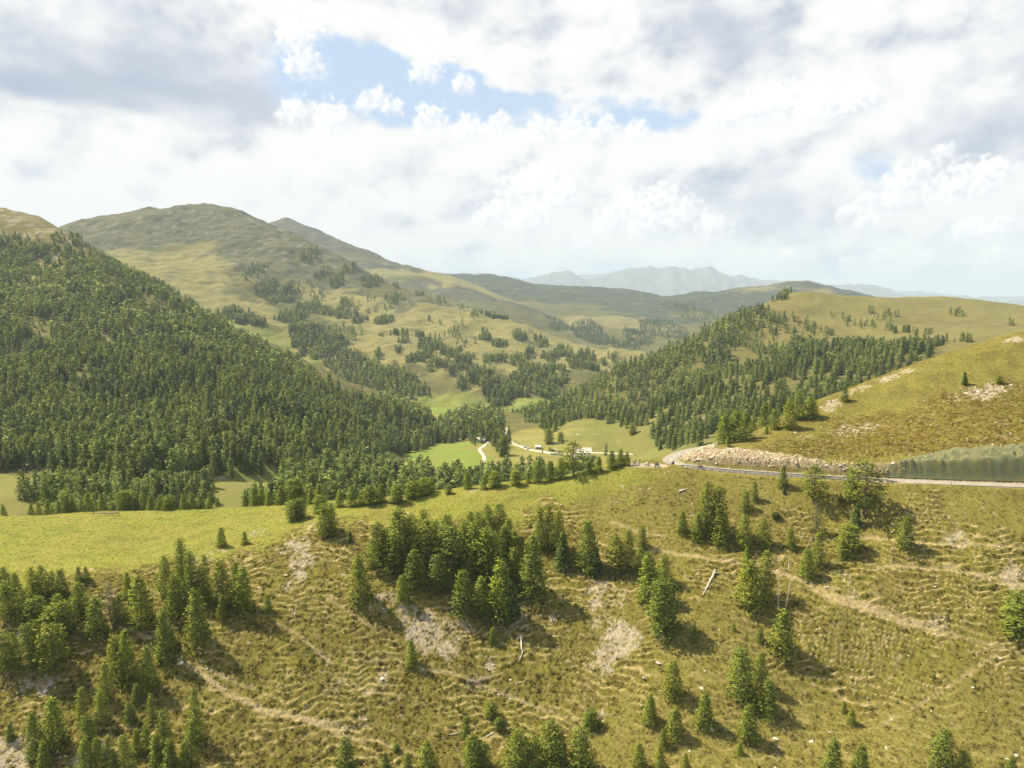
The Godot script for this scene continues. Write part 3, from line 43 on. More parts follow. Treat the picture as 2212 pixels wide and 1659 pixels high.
const ROCKS := [[-11.2,-217.8,0.6],[-31.8,-198.4,0.63],[-28.3,-199.9,0.55],[-31.2,-206.2,1.14],[103.5,-193.0,1.07],[80.0,-201.1,0.48],[42.1,-139.4,1.43],[61.8,-136.1,1.29],[54.9,-137.0,1.41],[42.4,-148.0,1.4],[34.2,-155.9,1.72],[30.3,-152.9,1.21],[44.1,-151.9,0.84],[51.7,-156.5,0.37],[36.8,-135.5,0.86],[66.8,-138.2,0.98],[58.2,-162.6,0.51],[10.9,-151.0,0.42],[-4.5,-159.9,1.01],[-0.3,-156.9,0.87],[1.9,-156.5,0.62],[-30.2,-154.4,1.34],[18.1,-154.0,0.36],[-3.2,-153.4,0.85],[-0.3,-152.8,0.84],[-103.6,-147.3,1.28],[-101.9,-147.9,0.93],[-76.9,-154.4,1.58],[-103.5,-144.6,0.51],[-113.0,-147.1,0.46],[-70.4,-153.8,0.73],[-103.4,-134.9,0.53],[-92.0,-134.9,0.75],[-92.9,-134.6,0.64],[-116.2,-158.4,1.5],[-50.9,-187.5,0.89],[-31.3,-206.2,0.81],[-53.2,-209.7,0.58],[-43.7,-183.0,0.65],[-65.2,-174.0,0.96],[-54.6,-176.1,0.83],[-59.5,-178.2,1.27],[18.9,-202.3,0.56],[31.6,-205.0,0.81],[51.2,-196.2,0.7],[55.5,-175.1,0.55],[68.3,-174.5,0.55],[95.2,-179.9,0.5],[94.8,-175.7,0.49],[100.7,-160.6,0.89],[77.6,-166.1,1.7],[93.3,-181.1,0.64],[104.2,-173.2,0.68],[75.8,-132.8,1.15],[97.9,-140.9,0.78],[105.6,-144.5,0.91],[98.8,-128.5,1.01],[96.6,-127.8,0.81],[88.1,-138.7,0.66],[90.6,-135.6,0.54],[34.0,-155.9,1.35],[52.6,-130.6,0.62],[62.0,-136.2,0.86],[154.5,-237.2,1.5],[158.1,-237.1,1.68],[160.2,-235.4,1.3],[150.6,-235.8,1.12],[169.4,-237.3,1.31],[155.3,-229.7,1.09],[140.9,-215.9,0.85],[136.8,-225.7,1.07],[122.4,-231.9,1.46],[118.8,-232.2,1.1],[105.9,-237.8,1.5],[106.2,-232.7,0.92],[96.4,-235.8,1.12],[123.3,-218.1,1.03],[143.3,-205.6,0.97],[118.6,-250.7,0.99],[112.3,-253.0,1.2],[146.9,-258.8,1.43],[142.6,-259.4,1.23],[137.2,-259.4,1.23],[133.0,-258.9,1.02],[149.4,-259.6,1.02],[148.5,-268.0,0.95]]
const SPOT := {"log_bent":[[2.3,-166.6],[2.3,-163.9],[2.6,-163.1],[1.8,-161.1]],"snag_white":[-53.9,-166.5],"snag_split":[[53.3,-177.1],[48.3,-170.6]],"poles":[[64.9,-164.2],[66.4,-163.6]],"post":[71.2,-174.4],"stump":[80.0,-181.1],"juniper":[73.2,-189.5],"brush":[-7.8,-155.8],"fallen":[[-128.5,-223.5],[-136.8,-223.1]],"log_road":[[49.5,-203.7],[52.2,-204.2]],"log_small":[[-13.6,-143.6],[-11.1,-144.3],[-6.0,-143.4],[-4.1,-144.6],[-10.9,-168.8],[-10.0,-167.6],[-93.4,-164.1]],"lodge":[62.8,-579.9],"hut":[-30.9,-656.0],"barn":[-104.1,-864.8],"kiosk":[23.7,-617.4],"truck":[37.5,-591.9],"flag":[38.1,-608.7],"cars":[[14.7,-615.8],[11.6,-621.8],[35.7,-605.5],[41.5,-601.1]],"cows":[[61.2,-652.2],[63.6,-650.6],[78.3,-649.0]],"bikes":[[48.8,-214.0],[45.3,-215.1],[42.4,-216.2],[39.1,-217.5],[57.8,-209.5]],"people":[[39.1,-217.8],[40.5,-218.4]],"table":[39.2,-217.3],"delin":[[44.5,-214.1]]}
const TRACK_A := [[-25.1,-560.9,3.0],[-23.5,-577.7,3.0],[-24.3,-591.3,3.0],[-27.8,-610.9,3.0],[-28.8,-621.8,3.0],[-25.5,-635.4,3.0],[-23.8,-648.4,3.0],[-21.3,-659.8,3.0]]
const TRACK_B := [[-6.0,-774.0,3],[-5.4,-744.1,3],[-9.2,-706.6,4],[-1.6,-663.6,4],[1.8,-642.4,4.5],[9.4,-628.3,5],[16.3,-614.7,6],[26.6,-604.9,6],[30.7,-601.1,6],[43.4,-594.6,5],[54.1,-596.8,4],[72.8,-600.0,3.2],[90.8,-597.3,3],[103.5,-595.1,3],[118.7,-589.7,3]]
const FAR_A := [[-450.0,302.9],[234.3,544.8],[527.0,593.1],[916.6,699.1],[1257.9,699.1],[1649.9,544.8],[1796.0,573.7],[2183.6,737.7],[2572.1,805.0],[3351.0,824.3],[3840.1,756.9],[4130.6,814.6],[4427.3,689.5],[4819.9,622.0],[5215.4,496.5],[5801.4,496.5],[6191.1,515.8],[6586.2,428.8],[7269.7,438.4],[7662.3,409.4],[8063.1,254.4],[8265.1,157.3],[8956.1,79.5],[9243.7,167.0],[9541.9,108.6],[10235.5,11.3],[10839.2,60.0],[11692.6,157.3]]
const FAR_B := [[-4409.2,429.0],[-3165.8,674.1],[-2298.0,820.7],[-1309.1,881.8],[-568.3,820.7],[296.8,674.1],[1779.4,796.3],[2766.3,894.0],[4250.8,796.3],[6727.3,674.1],[9833.9,429.0],[12329.8,183.2],[15430.9,183.2]]
const SKY_COVER := [[1.0,1.0,1.0,1.0,1.0,1.0,1.0,0.95,0.7,0.49,0.42,0.35,0.35,0.35,0.35,0.35,0.41,0.49,0.5,0.5,0.76,1.0,1.0,1.0,1.0],[1.0,1.0,1.0,1.0,1.0,1.0,1.0,0.99,0.95,0.87,0.6,0.35,0.35,0.35,0.35,0.35,0.59,0.88,0.93,0.93,0.97,1.0,1.0,1.0,1.0],[1.0,1.0,1.0,1.0,1.0,1.0,1.0,1.0,1.0,0.98,0.8,0.64,0.64,0.64,0.64,0.65,0.81,0.98,1.0,1.0,1.0,1.0,1.0,1.0,1.0],[1.0,1.0,1.0,1.0,1.0,1.0,1.0,1.0,1.0,1.0,1.0,1.0,1.0,1.0,1.0,1.0,1.0,1.0,1.0,1.0,1.0,1.0,1.0,1.0,1.0],[1.0,1.0,1.0,1.0,1.0,1.0,1.0,1.0,1.0,1.0,1.0,1.0,1.0,1.0,1.0,1.0,1.0,1.0,1.0,1.0,1.0,1.0,1.0,1.0,1.0],[1.0,1.0,1.0,1.0,1.0,1.0,1.0,1.0,1.0,1.0,1.0,1.0,1.0,1.0,1.0,1.0,1.0,1.0,1.0,0.99,0.79,0.66,0.9,1.0,1.0],[1.0,1.0,1.0,1.0,1.0,1.0,1.0,1.0,1.0,1.0,1.0,1.0,1.0,1.0,1.0,1.0,1.0,1.0,1.0,0.98,0.61,0.47,0.88,1.0,1.0],[1.0,1.0,1.0,1.0,1.0,1.0,1.0,1.0,1.0,1.0,1.0,1.0,1.0,1.0,1.0,1.0,1.0,1.0,1.0,0.98,0.74,0.76,0.97,1.0,1.0],[1.0,1.0,1.0,1.0,1.0,1.0,1.0,1.0,1.0,1.0,1.0,1.0,1.0,1.0,1.0,1.0,1.0,1.0,1.0,1.0,1.0,1.0,1.0,1.0,1.0],[1.0,1.0,1.0,1.0,1.0,1.0,1.0,0.98,0.62,0.35,0.4,0.43,0.44,0.43,0.4,0.35,0.62,0.99,1.0,1.0,1.0,1.0,1.0,1.0,1.0],[1.0,1.0,1.0,1.0,1.0,1.0,0.58,0.26,0.18,0.0,0.0,0.01,0.22,0.44,0.48,0.54,0.81,1.0,1.0,1.0,1.0,1.0,1.0,1.0,1.0],[1.0,1.0,1.0,1.0,1.0,1.0,0.53,0.0,0.0,0.01,0.17,0.3,0.64,1.0,1.0,1.0,1.0,1.0,1.0,1.0,1.0,1.0,1.0,1.0,1.0],[1.0,1.0,1.0,1.0,1.0,1.0,0.73,0.29,0.18,0.13,0.55,1.0,1.0,1.0,1.0,1.0,1.0,1.0,1.0,1.0,1.0,1.0,1.0,1.0,1.0],[1.0,1.0,1.0,1.0,1.0,1.0,1.0,1.0,0.9,0.82,0.88,1.0,1.0,1.0,1.0,1.0,1.0,1.0,1.0,1.0,1.0,1.0,1.0,1.0,1.0],[1.0,1.0,1.0,1.0,1.0,1.0,1.0,1.0,1.0,1.0,1.0,1.0,1.0,1.0,1.0,1.0,1.0,1.0,1.0,1.0,1.0,1.0,1.0,1.0,1.0],[1.0,1.0,1.0,1.0,1.0,1.0,1.0,1.0,1.0,1.0,1.0,1.0,1.0,1.0,1.0,1.0,1.0,1.0,1.0,1.0,1.0,1.0,1.0,1.0,1.0]]
const SKY_TONE := [[0.91,0.91,0.91,0.91,0.91,0.91,0.9,0.89,0.87,0.86,0.85,0.85,0.85,0.85,0.85,0.85,0.85,0.86,0.86,0.86,0.87,0.89,0.89,0.89,0.89],[1.0,1.0,0.99,0.99,0.99,0.98,0.93,0.89,0.89,0.88,0.86,0.85,0.85,0.85,0.85,0.85,0.86,0.88,0.88,0.88,0.89,0.89,0.89,0.89,0.89],[1.0,1.0,1.0,1.0,1.0,1.0,0.97,0.94,0.91,0.89,0.88,0.87,0.87,0.87,0.87,0.87,0.88,0.89,0.86,0.83,0.83,0.83,0.87,0.89,0.89],[1.0,1.0,1.0,1.0,1.0,1.0,1.0,0.99,0.94,0.89,0.89,0.89,0.89,0.89,0.89,0.89,0.88,0.87,0.81,0.74,0.77,0.82,0.87,0.89,0.89],[1.0,1.0,1.0,1.0,1.0,1.0,1.0,0.99,0.94,0.89,0.89,0.89,0.92,0.96,0.93,0.89,0.82,0.74,0.67,0.6,0.75,0.88,0.89,0.89,0.89],[1.0,1.0,1.0,1.0,1.0,1.0,1.0,0.99,0.94,0.89,0.87,0.86,0.92,0.97,0.93,0.89,0.79,0.68,0.64,0.61,0.76,0.87,0.88,0.89,0.89],[1.0,1.0,1.0,1.0,1.0,1.0,1.0,1.0,0.94,0.88,0.83,0.79,0.84,0.9,0.89,0.89,0.79,0.69,0.69,0.7,0.79,0.84,0.76,0.7,0.66],[0.97,1.0,1.0,1.0,0.98,0.98,1.0,1.0,0.99,0.98,0.96,0.94,0.96,0.97,0.97,0.98,0.93,0.88,0.84,0.82,0.86,0.83,0.7,0.61,0.58],[0.77,0.79,0.77,0.87,0.88,0.85,0.93,1.0,1.0,1.0,1.0,1.0,1.0,1.0,1.0,1.0,0.99,1.0,1.0,0.99,0.93,0.85,0.77,0.71,0.67],[0.51,0.45,0.51,0.6,0.67,0.66,0.79,0.91,0.91,0.9,0.91,0.91,0.92,0.91,0.91,0.9,0.94,1.0,1.0,0.99,0.94,0.91,0.87,0.77,0.7],[0.67,0.6,0.51,0.49,0.51,0.55,0.71,0.86,0.86,0.85,0.85,0.85,0.86,0.87,0.87,0.87,0.9,0.92,0.9,0.9,0.95,0.94,0.89,0.82,0.78],[0.67,0.68,0.64,0.58,0.59,0.64,0.73,0.85,0.85,0.85,0.88,0.89,0.89,0.89,0.91,0.93,0.87,0.77,0.82,0.89,0.89,0.9,0.89,0.82,0.78],[0.75,0.74,0.77,0.69,0.7,0.77,0.83,0.89,0.87,0.86,0.92,0.99,0.94,0.89,0.94,0.99,0.81,0.64,0.77,0.9,0.95,0.96,0.9,0.85,0.86],[0.78,0.78,0.77,0.7,0.73,0.86,0.94,1.0,0.93,0.88,0.85,0.84,0.87,0.89,0.9,0.91,0.73,0.57,0.75,0.9,0.97,0.96,0.89,0.89,0.89],[0.78,0.78,0.78,0.7,0.73,0.86,0.94,1.0,0.94,0.89,0.78,0.69,0.75,0.8,0.87,0.94,0.78,0.64,0.79,0.9,0.97,0.96,0.89,0.89,0.89],[0.78,0.78,0.78,0.71,0.73,0.86,0.94,1.0,0.95,0.89,0.72,0.56,0.61,0.67,0.83,1.0,0.83,0.68,0.8,0.91,0.97,0.96,0.89,0.89,0.89]]
const SKY_HEAPS := [[-10.43,14.81,1.11],[-11.32,14.35,0.89],[-9.21,14.35,0.89],[0.52,8.17,1.96],[2.53,9.03,1.73],[-1.7,6.39,1.51],[4.01,7.97,1.58],[1.63,6.21,1.88],[9.65,7.01,1.86],[12.11,7.82,1.47],[7.86,5.8,1.57],[13.55,6.39,1.69],[15.83,5.29,1.45],[11.1,5.75,2.22],[32.26,7.37,1.98],[33.64,7.99,1.44],[31.23,7.0,1.42],[29.38,8.2,1.45],[28.13,7.99,1.13],[30.79,9.73,0.84],[25.16,6.11,0.89],[26.62,6.68,1.21],[28.2,6.74,1.0],[26.25,5.26,0.88],[2.33,12.73,1.36],[4.87,12.93,1.43],[7.39,12.87,1.2],[9.88,12.62,1.11],[-16.46,13.42,1.45],[-13.76,13.26,1.61],[-6.38,13.39,1.5],[-3.49,12.95,1.35],[-0.95,13.31,1.13],[20.29,13.75,1.98],[18.05,13.31,1.43],[16.07,13.12,1.45],[22.81,13.37,1.74],[25.51,13.55,1.5],[32.72,4.32,1.4],[34.5,4.53,1.24],[27.26,2.95,0.8],[30.13,2.71,0.85],[25.19,2.51,0.75],[-15.68,16.74,1.6],[-16.27,18.49,1.45],[-14.58,19.52,1.09],[-6.68,16.77,1.27],[-3.83,16.05,0.98],[34.11,2.75,0.81],[21.08,3.1,0.77],[5.33,4.03,0.98]]

var taken := {}
var mats := {}
var lands := {}

class Land:
	var x0 := 0.0
	var z0 := 0.0
	var step := 1.0
	var nx := 0
	var nz := 0
	var h := PackedFloat32Array()
	func y(x: float, z: float) -> float:
		var u := clampf((x - x0) / step, 0.0, nx - 1.001)
		var v := clampf((z - z0) / step, 0.0, nz - 1.001)
		var i := int(u)
		var j := int(v)
		u -= i
		v -= j
		var a := j * nx + i
		return lerpf(lerpf(h[a], h[a + 1], u), lerpf(h[a + nx], h[a + nx + 1], u), v)
	func up(x: float, z: float) -> Vector3:
		var e := step
		return Vector3(y(x - e, z) - y(x + e, z), 2.0 * e, y(x, z - e) - y(x, z + e)).normalized()

class Cover:                                   # shares of the kinds of ground, on a coarse raster
	var x0 := 0.0
	var z0 := 0.0
	var sx := 1.0
	var sz := 1.0
	var n := 90
	var kinds := 5
	var w: Array[PackedFloat32Array] = []
	func _init(box: Array, sites: Array) -> void:
		x0 = box[0]
		z0 = box[2]
		sx = (box[1] - box[0]) / (n - 1)
		sz = (box[3] - box[2]) / (n - 1)
		for k in kinds:
			var a := PackedFloat32Array()
			a.resize(n * n)
			w.append(a)
		var m := sites.size()
		var px := PackedFloat32Array()
		var pz := PackedFloat32Array()
		var pk := PackedInt32Array()
		for s in sites:
			px.append(s[0])
			pz.append(s[1])
			pk.append(int(s[2]))
		var soft := pow((sx + sz) * 1.2, 2)
		for j in n:
			for i in n:
				var x := x0 + i * sx
				var z := z0 + j * sz
				var sum := 0.0
				var t := PackedFloat32Array([0, 0, 0, 0, 0])
				for q in m:
					var dx := px[q] - x
					var dz := pz[q] - z
					var g := dx * dx + dz * dz + soft
					g = 1.0 / (g * g * sqrt(g))
					t[pk[q]] += g
					sum += g
				for k in kinds:
					w[k][j * n + i] = t[k] / sum
	func at(x: float, z: float) -> PackedFloat32Array:
		var u := clampf((x - x0) / sx, 0.0, n - 1.001)
		var v := clampf((z - z0) / sz, 0.0, n - 1.001)
		var i := int(u)
		var j := int(v)
		u -= i
		v -= j
		var a := j * n + i
		var out := PackedFloat32Array([0, 0, 0, 0, 0])
		var sum := 0.0
		for k in kinds:
			var c := w[k]
			var g := lerpf(lerpf(c[a], c[a + 1], u), lerpf(c[a + n], c[a + n + 1], u), v)
			g = g * g * g
			out[k] = g
			sum += g
		for k in kinds:
			out[k] /= sum
		return out


func noise(seed_value: int, metres: float, octaves := 4, gain := 0.5, ridged := false) -> FastNoiseLite:
	var f := FastNoiseLite.new()
	f.seed = seed_value
	f.noise_type = FastNoiseLite.TYPE_SIMPLEX_SMOOTH
	f.frequency = 1.0 / metres
	f.fractal_type = FastNoiseLite.FRACTAL_RIDGED if ridged else FastNoiseLite.FRACTAL_FBM
	f.fractal_octaves = octaves
	f.fractal_gain = gain
	return f


func numbered(called: String) -> String:
	var k: int = taken.get(called, 0)
	taken[called] = k + 1
	return called if k == 0 else "%s_%03d" % [called, k]


func tag(o: Node, label: String, category := "", group := "", kind := "") -> Node:
	o.set_meta("label", label)
	if category:
		o.set_meta("category", category)
	if group:
		o.set_meta("group", group)
	if kind:
		o.set_meta("kind", kind)
	return o


func thing(called: String, at := Vector3.ZERO, turn := 0.0) -> Node3D:
	var o := Node3D.new()
	o.name = numbered(called)
	add_child(o)
	o.position = at
	o.rotation.y = turn
	return o


func part(called: String, mesh: Mesh, material: Material, parent: Node, at := Vector3.ZERO, turn := Vector3.ZERO) -> MeshInstance3D:
	var o := MeshInstance3D.new()
	o.mesh = mesh
	o.material_override = material
	o.name = called
	parent.add_child(o, true)
	o.position = at
	o.rotation = turn
	return o


func top(called: String, mesh: Mesh, material: Material) -> MeshInstance3D:
	var o := MeshInstance3D.new()
	o.mesh = mesh
	o.material_override = material
	o.name = numbered(called)
	add_child(o)
	return o


func lin(c: Color) -> Color:
	return c.linear_to_srgb()


func paint(called: String, c: Color, rough := 0.8, metal := 0.0) -> StandardMaterial3D:
	if mats.has(called):
		return mats[called]
	var m := StandardMaterial3D.new()
	m.resource_name = called
	m.albedo_color = lin(c)
	m.roughness = rough
	m.metallic = metal
	mats[called] = m
	return m


func grain(seed_value: int, low: float, high: float, freq := 0.02, octaves := 5, size := 512) -> NoiseTexture2D:
	var t := NoiseTexture2D.new()
	t.width = size
	t.height = size
	t.seamless = true
	var f := FastNoiseLite.new()
	f.seed = seed_value
	f.noise_type = FastNoiseLite.TYPE_SIMPLEX_SMOOTH
	f.frequency = freq
	f.fractal_octaves = octaves
	f.fractal_gain = 0.62
	t.noise = f
	var g := Gradient.new()
	g.set_color(0, lin(Color(low, low, low)))
	g.set_color(1, lin(Color(high, high, high)))
	t.color_ramp = g
	return t


func ground_paint(called: String, metres: float, low: float, high: float) -> StandardMaterial3D:
	var m := StandardMaterial3D.new()
	m.resource_name = called
	m.vertex_color_use_as_albedo = true
	m.albedo_texture = grain(called.hash() % 1000, low, high)
	m.uv1_triplanar = true
	m.uv1_world_triplanar = true
	m.uv1_scale = Vector3.ONE / metres
	m.roughness = 0.95
	m.metallic_specular = 0.2
	return m


# ---------------------------------------------------------------- landforms
func survey(spots: Array, box: Array, step: float, ratio: int) -> Land:
	# thin plate through the spot heights on a coarse grid, then a smooth curve through that grid
	var n := spots.size()
	var cx := 0.0
	var cz := 0.0
	for s in spots:
		cx += s[0]
		cz += s[2]
	cx /= n
	cz /= n
	var k := 0.0
	for s in spots:
		k = maxf(k, maxf(absf(s[0] - cx), absf(s[2] - cz)))
	var qx := PackedFloat64Array()
	var qz := PackedFloat64Array()
	for s in spots:
		qx.append((s[0] - cx) / k)
		qz.append((s[2] - cz) / k)
	var m := n + 3
	var rows: Array[PackedFloat64Array] = []
	for i in m:
		var r := PackedFloat64Array()
		r.resize(m + 1)
		rows.append(r)
	for i in n:
		for j in n:
			var d := (qx[i] - qx[j]) * (qx[i] - qx[j]) + (qz[i] - qz[j]) * (qz[i] - qz[j])
			rows[i][j] = d * log(d) if d > 1e-18 else 0.0
		rows[i][n] = 1.0
		rows[i][n + 1] = qx[i]
		rows[i][n + 2] = qz[i]
		rows[n][i] = 1.0
		rows[n + 1][i] = qx[i]
		rows[n + 2][i] = qz[i]
		rows[i][m] = spots[i][1]
	for c in m:
		var best := c
		for r in range(c + 1, m):
			if absf(rows[r][c]) > absf(rows[best][c]):
				best = r
		var swap := rows[c]
		rows[c] = rows[best]
		rows[best] = swap
		var pivot := rows[c]
		for r in range(c + 1, m):
			var f := rows[r][c] / pivot[c]
			if f != 0.0:
				var row := rows[r]
				for j in range(c, m + 1):
					row[j] -= f * pivot[j]
				rows[r] = row
	var w := PackedFloat64Array()
	w.resize(m)
	for c in range(m - 1, -1, -1):
		var v := rows[c][m]
		for j in range(c + 1, m):
			v -= rows[c][j] * w[j]
		w[c] = v / rows[c][c]
	var land := Land.new()
	land.step = step
	var cs := step * ratio
	var ncx := int(ceil((box[1] - box[0]) / cs)) + 1
	var ncz := int(ceil((box[3] - box[2]) / cs)) + 1
	land.x0 = box[0]
	land.z0 = box[2]
	land.nx = (ncx - 1) * ratio + 1
	land.nz = (ncz - 1) * ratio + 1
	var wide := ncx + 2
	var coarse := PackedFloat32Array()
	coarse.resize(wide * (ncz + 2))
	var job := func(j: int) -> void:
		var z: float = (box[2] + (j - 1) * cs - cz) / k
		for i in wide:
			var x: float = (box[0] + (i - 1) * cs - cx) / k
			var v := w[n] + w[n + 1] * x + w[n + 2] * z
			for q in n:
				var dx := x - qx[q]
				var dz := z - qz[q]
				var d := dx * dx + dz * dz
				if d > 1e-18:
					v += w[q] * d * log(d)
			coarse[j * wide + i] = v
	for j in ncz + 2:
		job.call(j)
	var mid := PackedFloat32Array()
	mid.resize(land.nx * (ncz + 2))
	for j in ncz + 2:
		for i in land.nx:
			var c := i / ratio
			var t := float(i % ratio) / ratio
			var o := j * wide + c
			if c + 3 >= wide:
				mid[j * land.nx + i] = coarse[o + 1]
			else:
				mid[j * land.nx + i] = cubic_interpolate(coarse[o + 1], coarse[o + 2], coarse[o], coarse[o + 3], t)
	land.h.resize(land.nx * land.nz)
	for j in land.nz:
		var c := j / ratio
		var t := float(j % ratio) / ratio
		var last := c + 3 >= ncz + 2
		for i in land.nx:
			var o := c * land.nx + i
			if last:
				land.h[j * land.nx + i] = mid[o + land.nx]
			else:
				land.h[j * land.nx + i] = cubic_interpolate(mid[o + land.nx], mid[o + 2 * land.nx], mid[o], mid[o + 3 * land.nx], t)
	return land


func roughen(land: Land, parts: Array) -> void:
	# parts: [noise, metres of height]
	for j in land.nz:
		var z := land.z0 + j * land.step
		for i in land.nx:
			var x := land.x0 + i * land.step
			var v := 0.0
			for p in parts:
				v += (p[0] as FastNoiseLite).get_noise_2d(x, z) * float(p[1])
			land.h[j * land.nx + i] += v


func sheet(land: Land, colours: PackedColorArray) -> ArrayMesh:
	var nx := land.nx
	var nz := land.nz
	var v := PackedVector3Array()
	var nn := PackedVector3Array()
	v.resize(nx * nz)
	nn.resize(nx * nz)
	var h := land.h
	var s := land.step
	for j in nz:
		for i in nx:
			var a := j * nx + i
			v[a] = Vector3(land.x0 + i * s, h[a], land.z0 + j * s)
			var l := h[a - 1] if i > 0 else h[a]
			var r := h[a + 1] if i < nx - 1 else h[a]
			var b := h[a - nx] if j > 0 else h[a]
			var f := h[a + nx] if j < nz - 1 else h[a]
			nn[a] = Vector3(l - r, 2.0 * s, b - f).normalized()
	var index := PackedInt32Array()
	index.resize((nx - 1) * (nz - 1) * 6)
	var q := 0
	for j in nz - 1:
		for i in nx - 1:
			var a := j * nx + i
			index[q] = a
			index[q + 1] = a + 1
			index[q + 2] = a + nx
			index[q + 3] = a + 1
			index[q + 4] = a + nx + 1
			index[q + 5] = a + nx
			q += 6
	var arrays := []
	arrays.resize(Mesh.ARRAY_MAX)
	arrays[Mesh.ARRAY_VERTEX] = v
	arrays[Mesh.ARRAY_NORMAL] = nn
	arrays[Mesh.ARRAY_COLOR] = colours
	arrays[Mesh.ARRAY_INDEX] = index
	var mesh := ArrayMesh.new()
	mesh.add_surface_from_arrays(Mesh.PRIMITIVE_TRIANGLES, arrays)
	return mesh


func ground_colours(land: Land, cover: Cover, pal: Array, scale: float, rock: Array) -> PackedColorArray:
	# pal: for every kind of ground two colours that mingle in patches; rock: [colour, how common, steepness that bares it]
	var warp_a := noise(11, scale, 3)
	var warp_b := noise(12, scale, 3)
	var patch := noise(13, scale * 0.6, 4, 0.6)
	var fine := noise(14, scale * 0.12, 3, 0.6)
	var bare := noise(15, scale * 0.17, 4, 0.65)
	var out := PackedColorArray()
	out.resize(land.nx * land.nz)
	var first := PackedColorArray()
	var second := PackedColorArray()
	for p in pal:
		first.append(p[0])
		second.append(p[1])
	for j in land.nz:
		var z := land.z0 + j * land.step
		for i in land.nx:
			var x := land.x0 + i * land.step
			var w := cover.at(x + warp_a.get_noise_2d(x, z) * scale * 0.6, z + warp_b.get_noise_2d(x, z) * scale * 0.6)
			var t := clampf(0.5 + patch.get_noise_2d(x, z) * 1.1 + fine.get_noise_2d(x, z) * 0.7, 0.0, 1.0)
			var c := Color(0, 0, 0)
			for k in 5:
				if w[k] > 0.01:
					c += first[k].lerp(second[k], t) * w[k]
			var b: float = bare.get_noise_2d(x, z) + fine.get_noise_2d(x, z) * 0.5 - rock[1] + w[1] * rock[2]
			if b > 0.0:
				c = c.lerp(rock[0], minf(b * 3.0, 0.6))
			c.a = 1.0
			out[j * land.nx + i] = c
	return out


# ---------------------------------------------------------------- trees
var card_normals := PackedVector3Array()


func cards(v: PackedVector3Array, col: PackedColorArray, at: Vector3, along: Vector3, across: Vector3, c: Color, facing: Vector3) -> void:
	# one small leaf face; its front looks the way the foliage around it faces
	if along.cross(across).dot(facing) < 0.0:
		across = -across
	v.append(at - across)
	v.append(at + across)
	v.append(at + along)
	for k in 3:
		card_normals.append(facing)
	col.append(c)
	col.append(c)
	col.append(c)


func faces(v: PackedVector3Array, col: PackedColorArray) -> ArrayMesh:
	var arrays := []
	arrays.resize(Mesh.ARRAY_MAX)
	arrays[Mesh.ARRAY_VERTEX] = v
	arrays[Mesh.ARRAY_COLOR] = col
	arrays[Mesh.ARRAY_NORMAL] = card_normals.duplicate()
	card_normals.clear()
	var mesh := ArrayMesh.new()
	mesh.add_surface_from_arrays(Mesh.PRIMITIVE_TRIANGLES, arrays)
	return mesh


func crown_width(shape: int, t: float) -> float:
	match shape:
		0: return pow(1.0 - t, 0.68) * smoothstep(-0.10, 0.10, t) + 0.04
		1: return pow(1.0 - t, 0.55) * smoothstep(-0.15, 0.24, t) + 0.05
		2: return sqrt(maxf(0.0, 1.0 - pow(absf(t - 0.42) / 0.60, 2.2))) * 0.98 + 0.02
		3: return pow(1.0 - t, 0.5) * smoothstep(0.05, 0.3, t) * 0.8 + 0.05
		4: return pow(1.0 - t, 0.9) * smoothstep(-0.1, 0.06, t) + 0.02
		_: return (0.35 + 0.65 * sin(clampf(t * 1.15 - 0.15, 0.0, 1.0) * PI)) * smoothstep(1.06, 0.75, t)


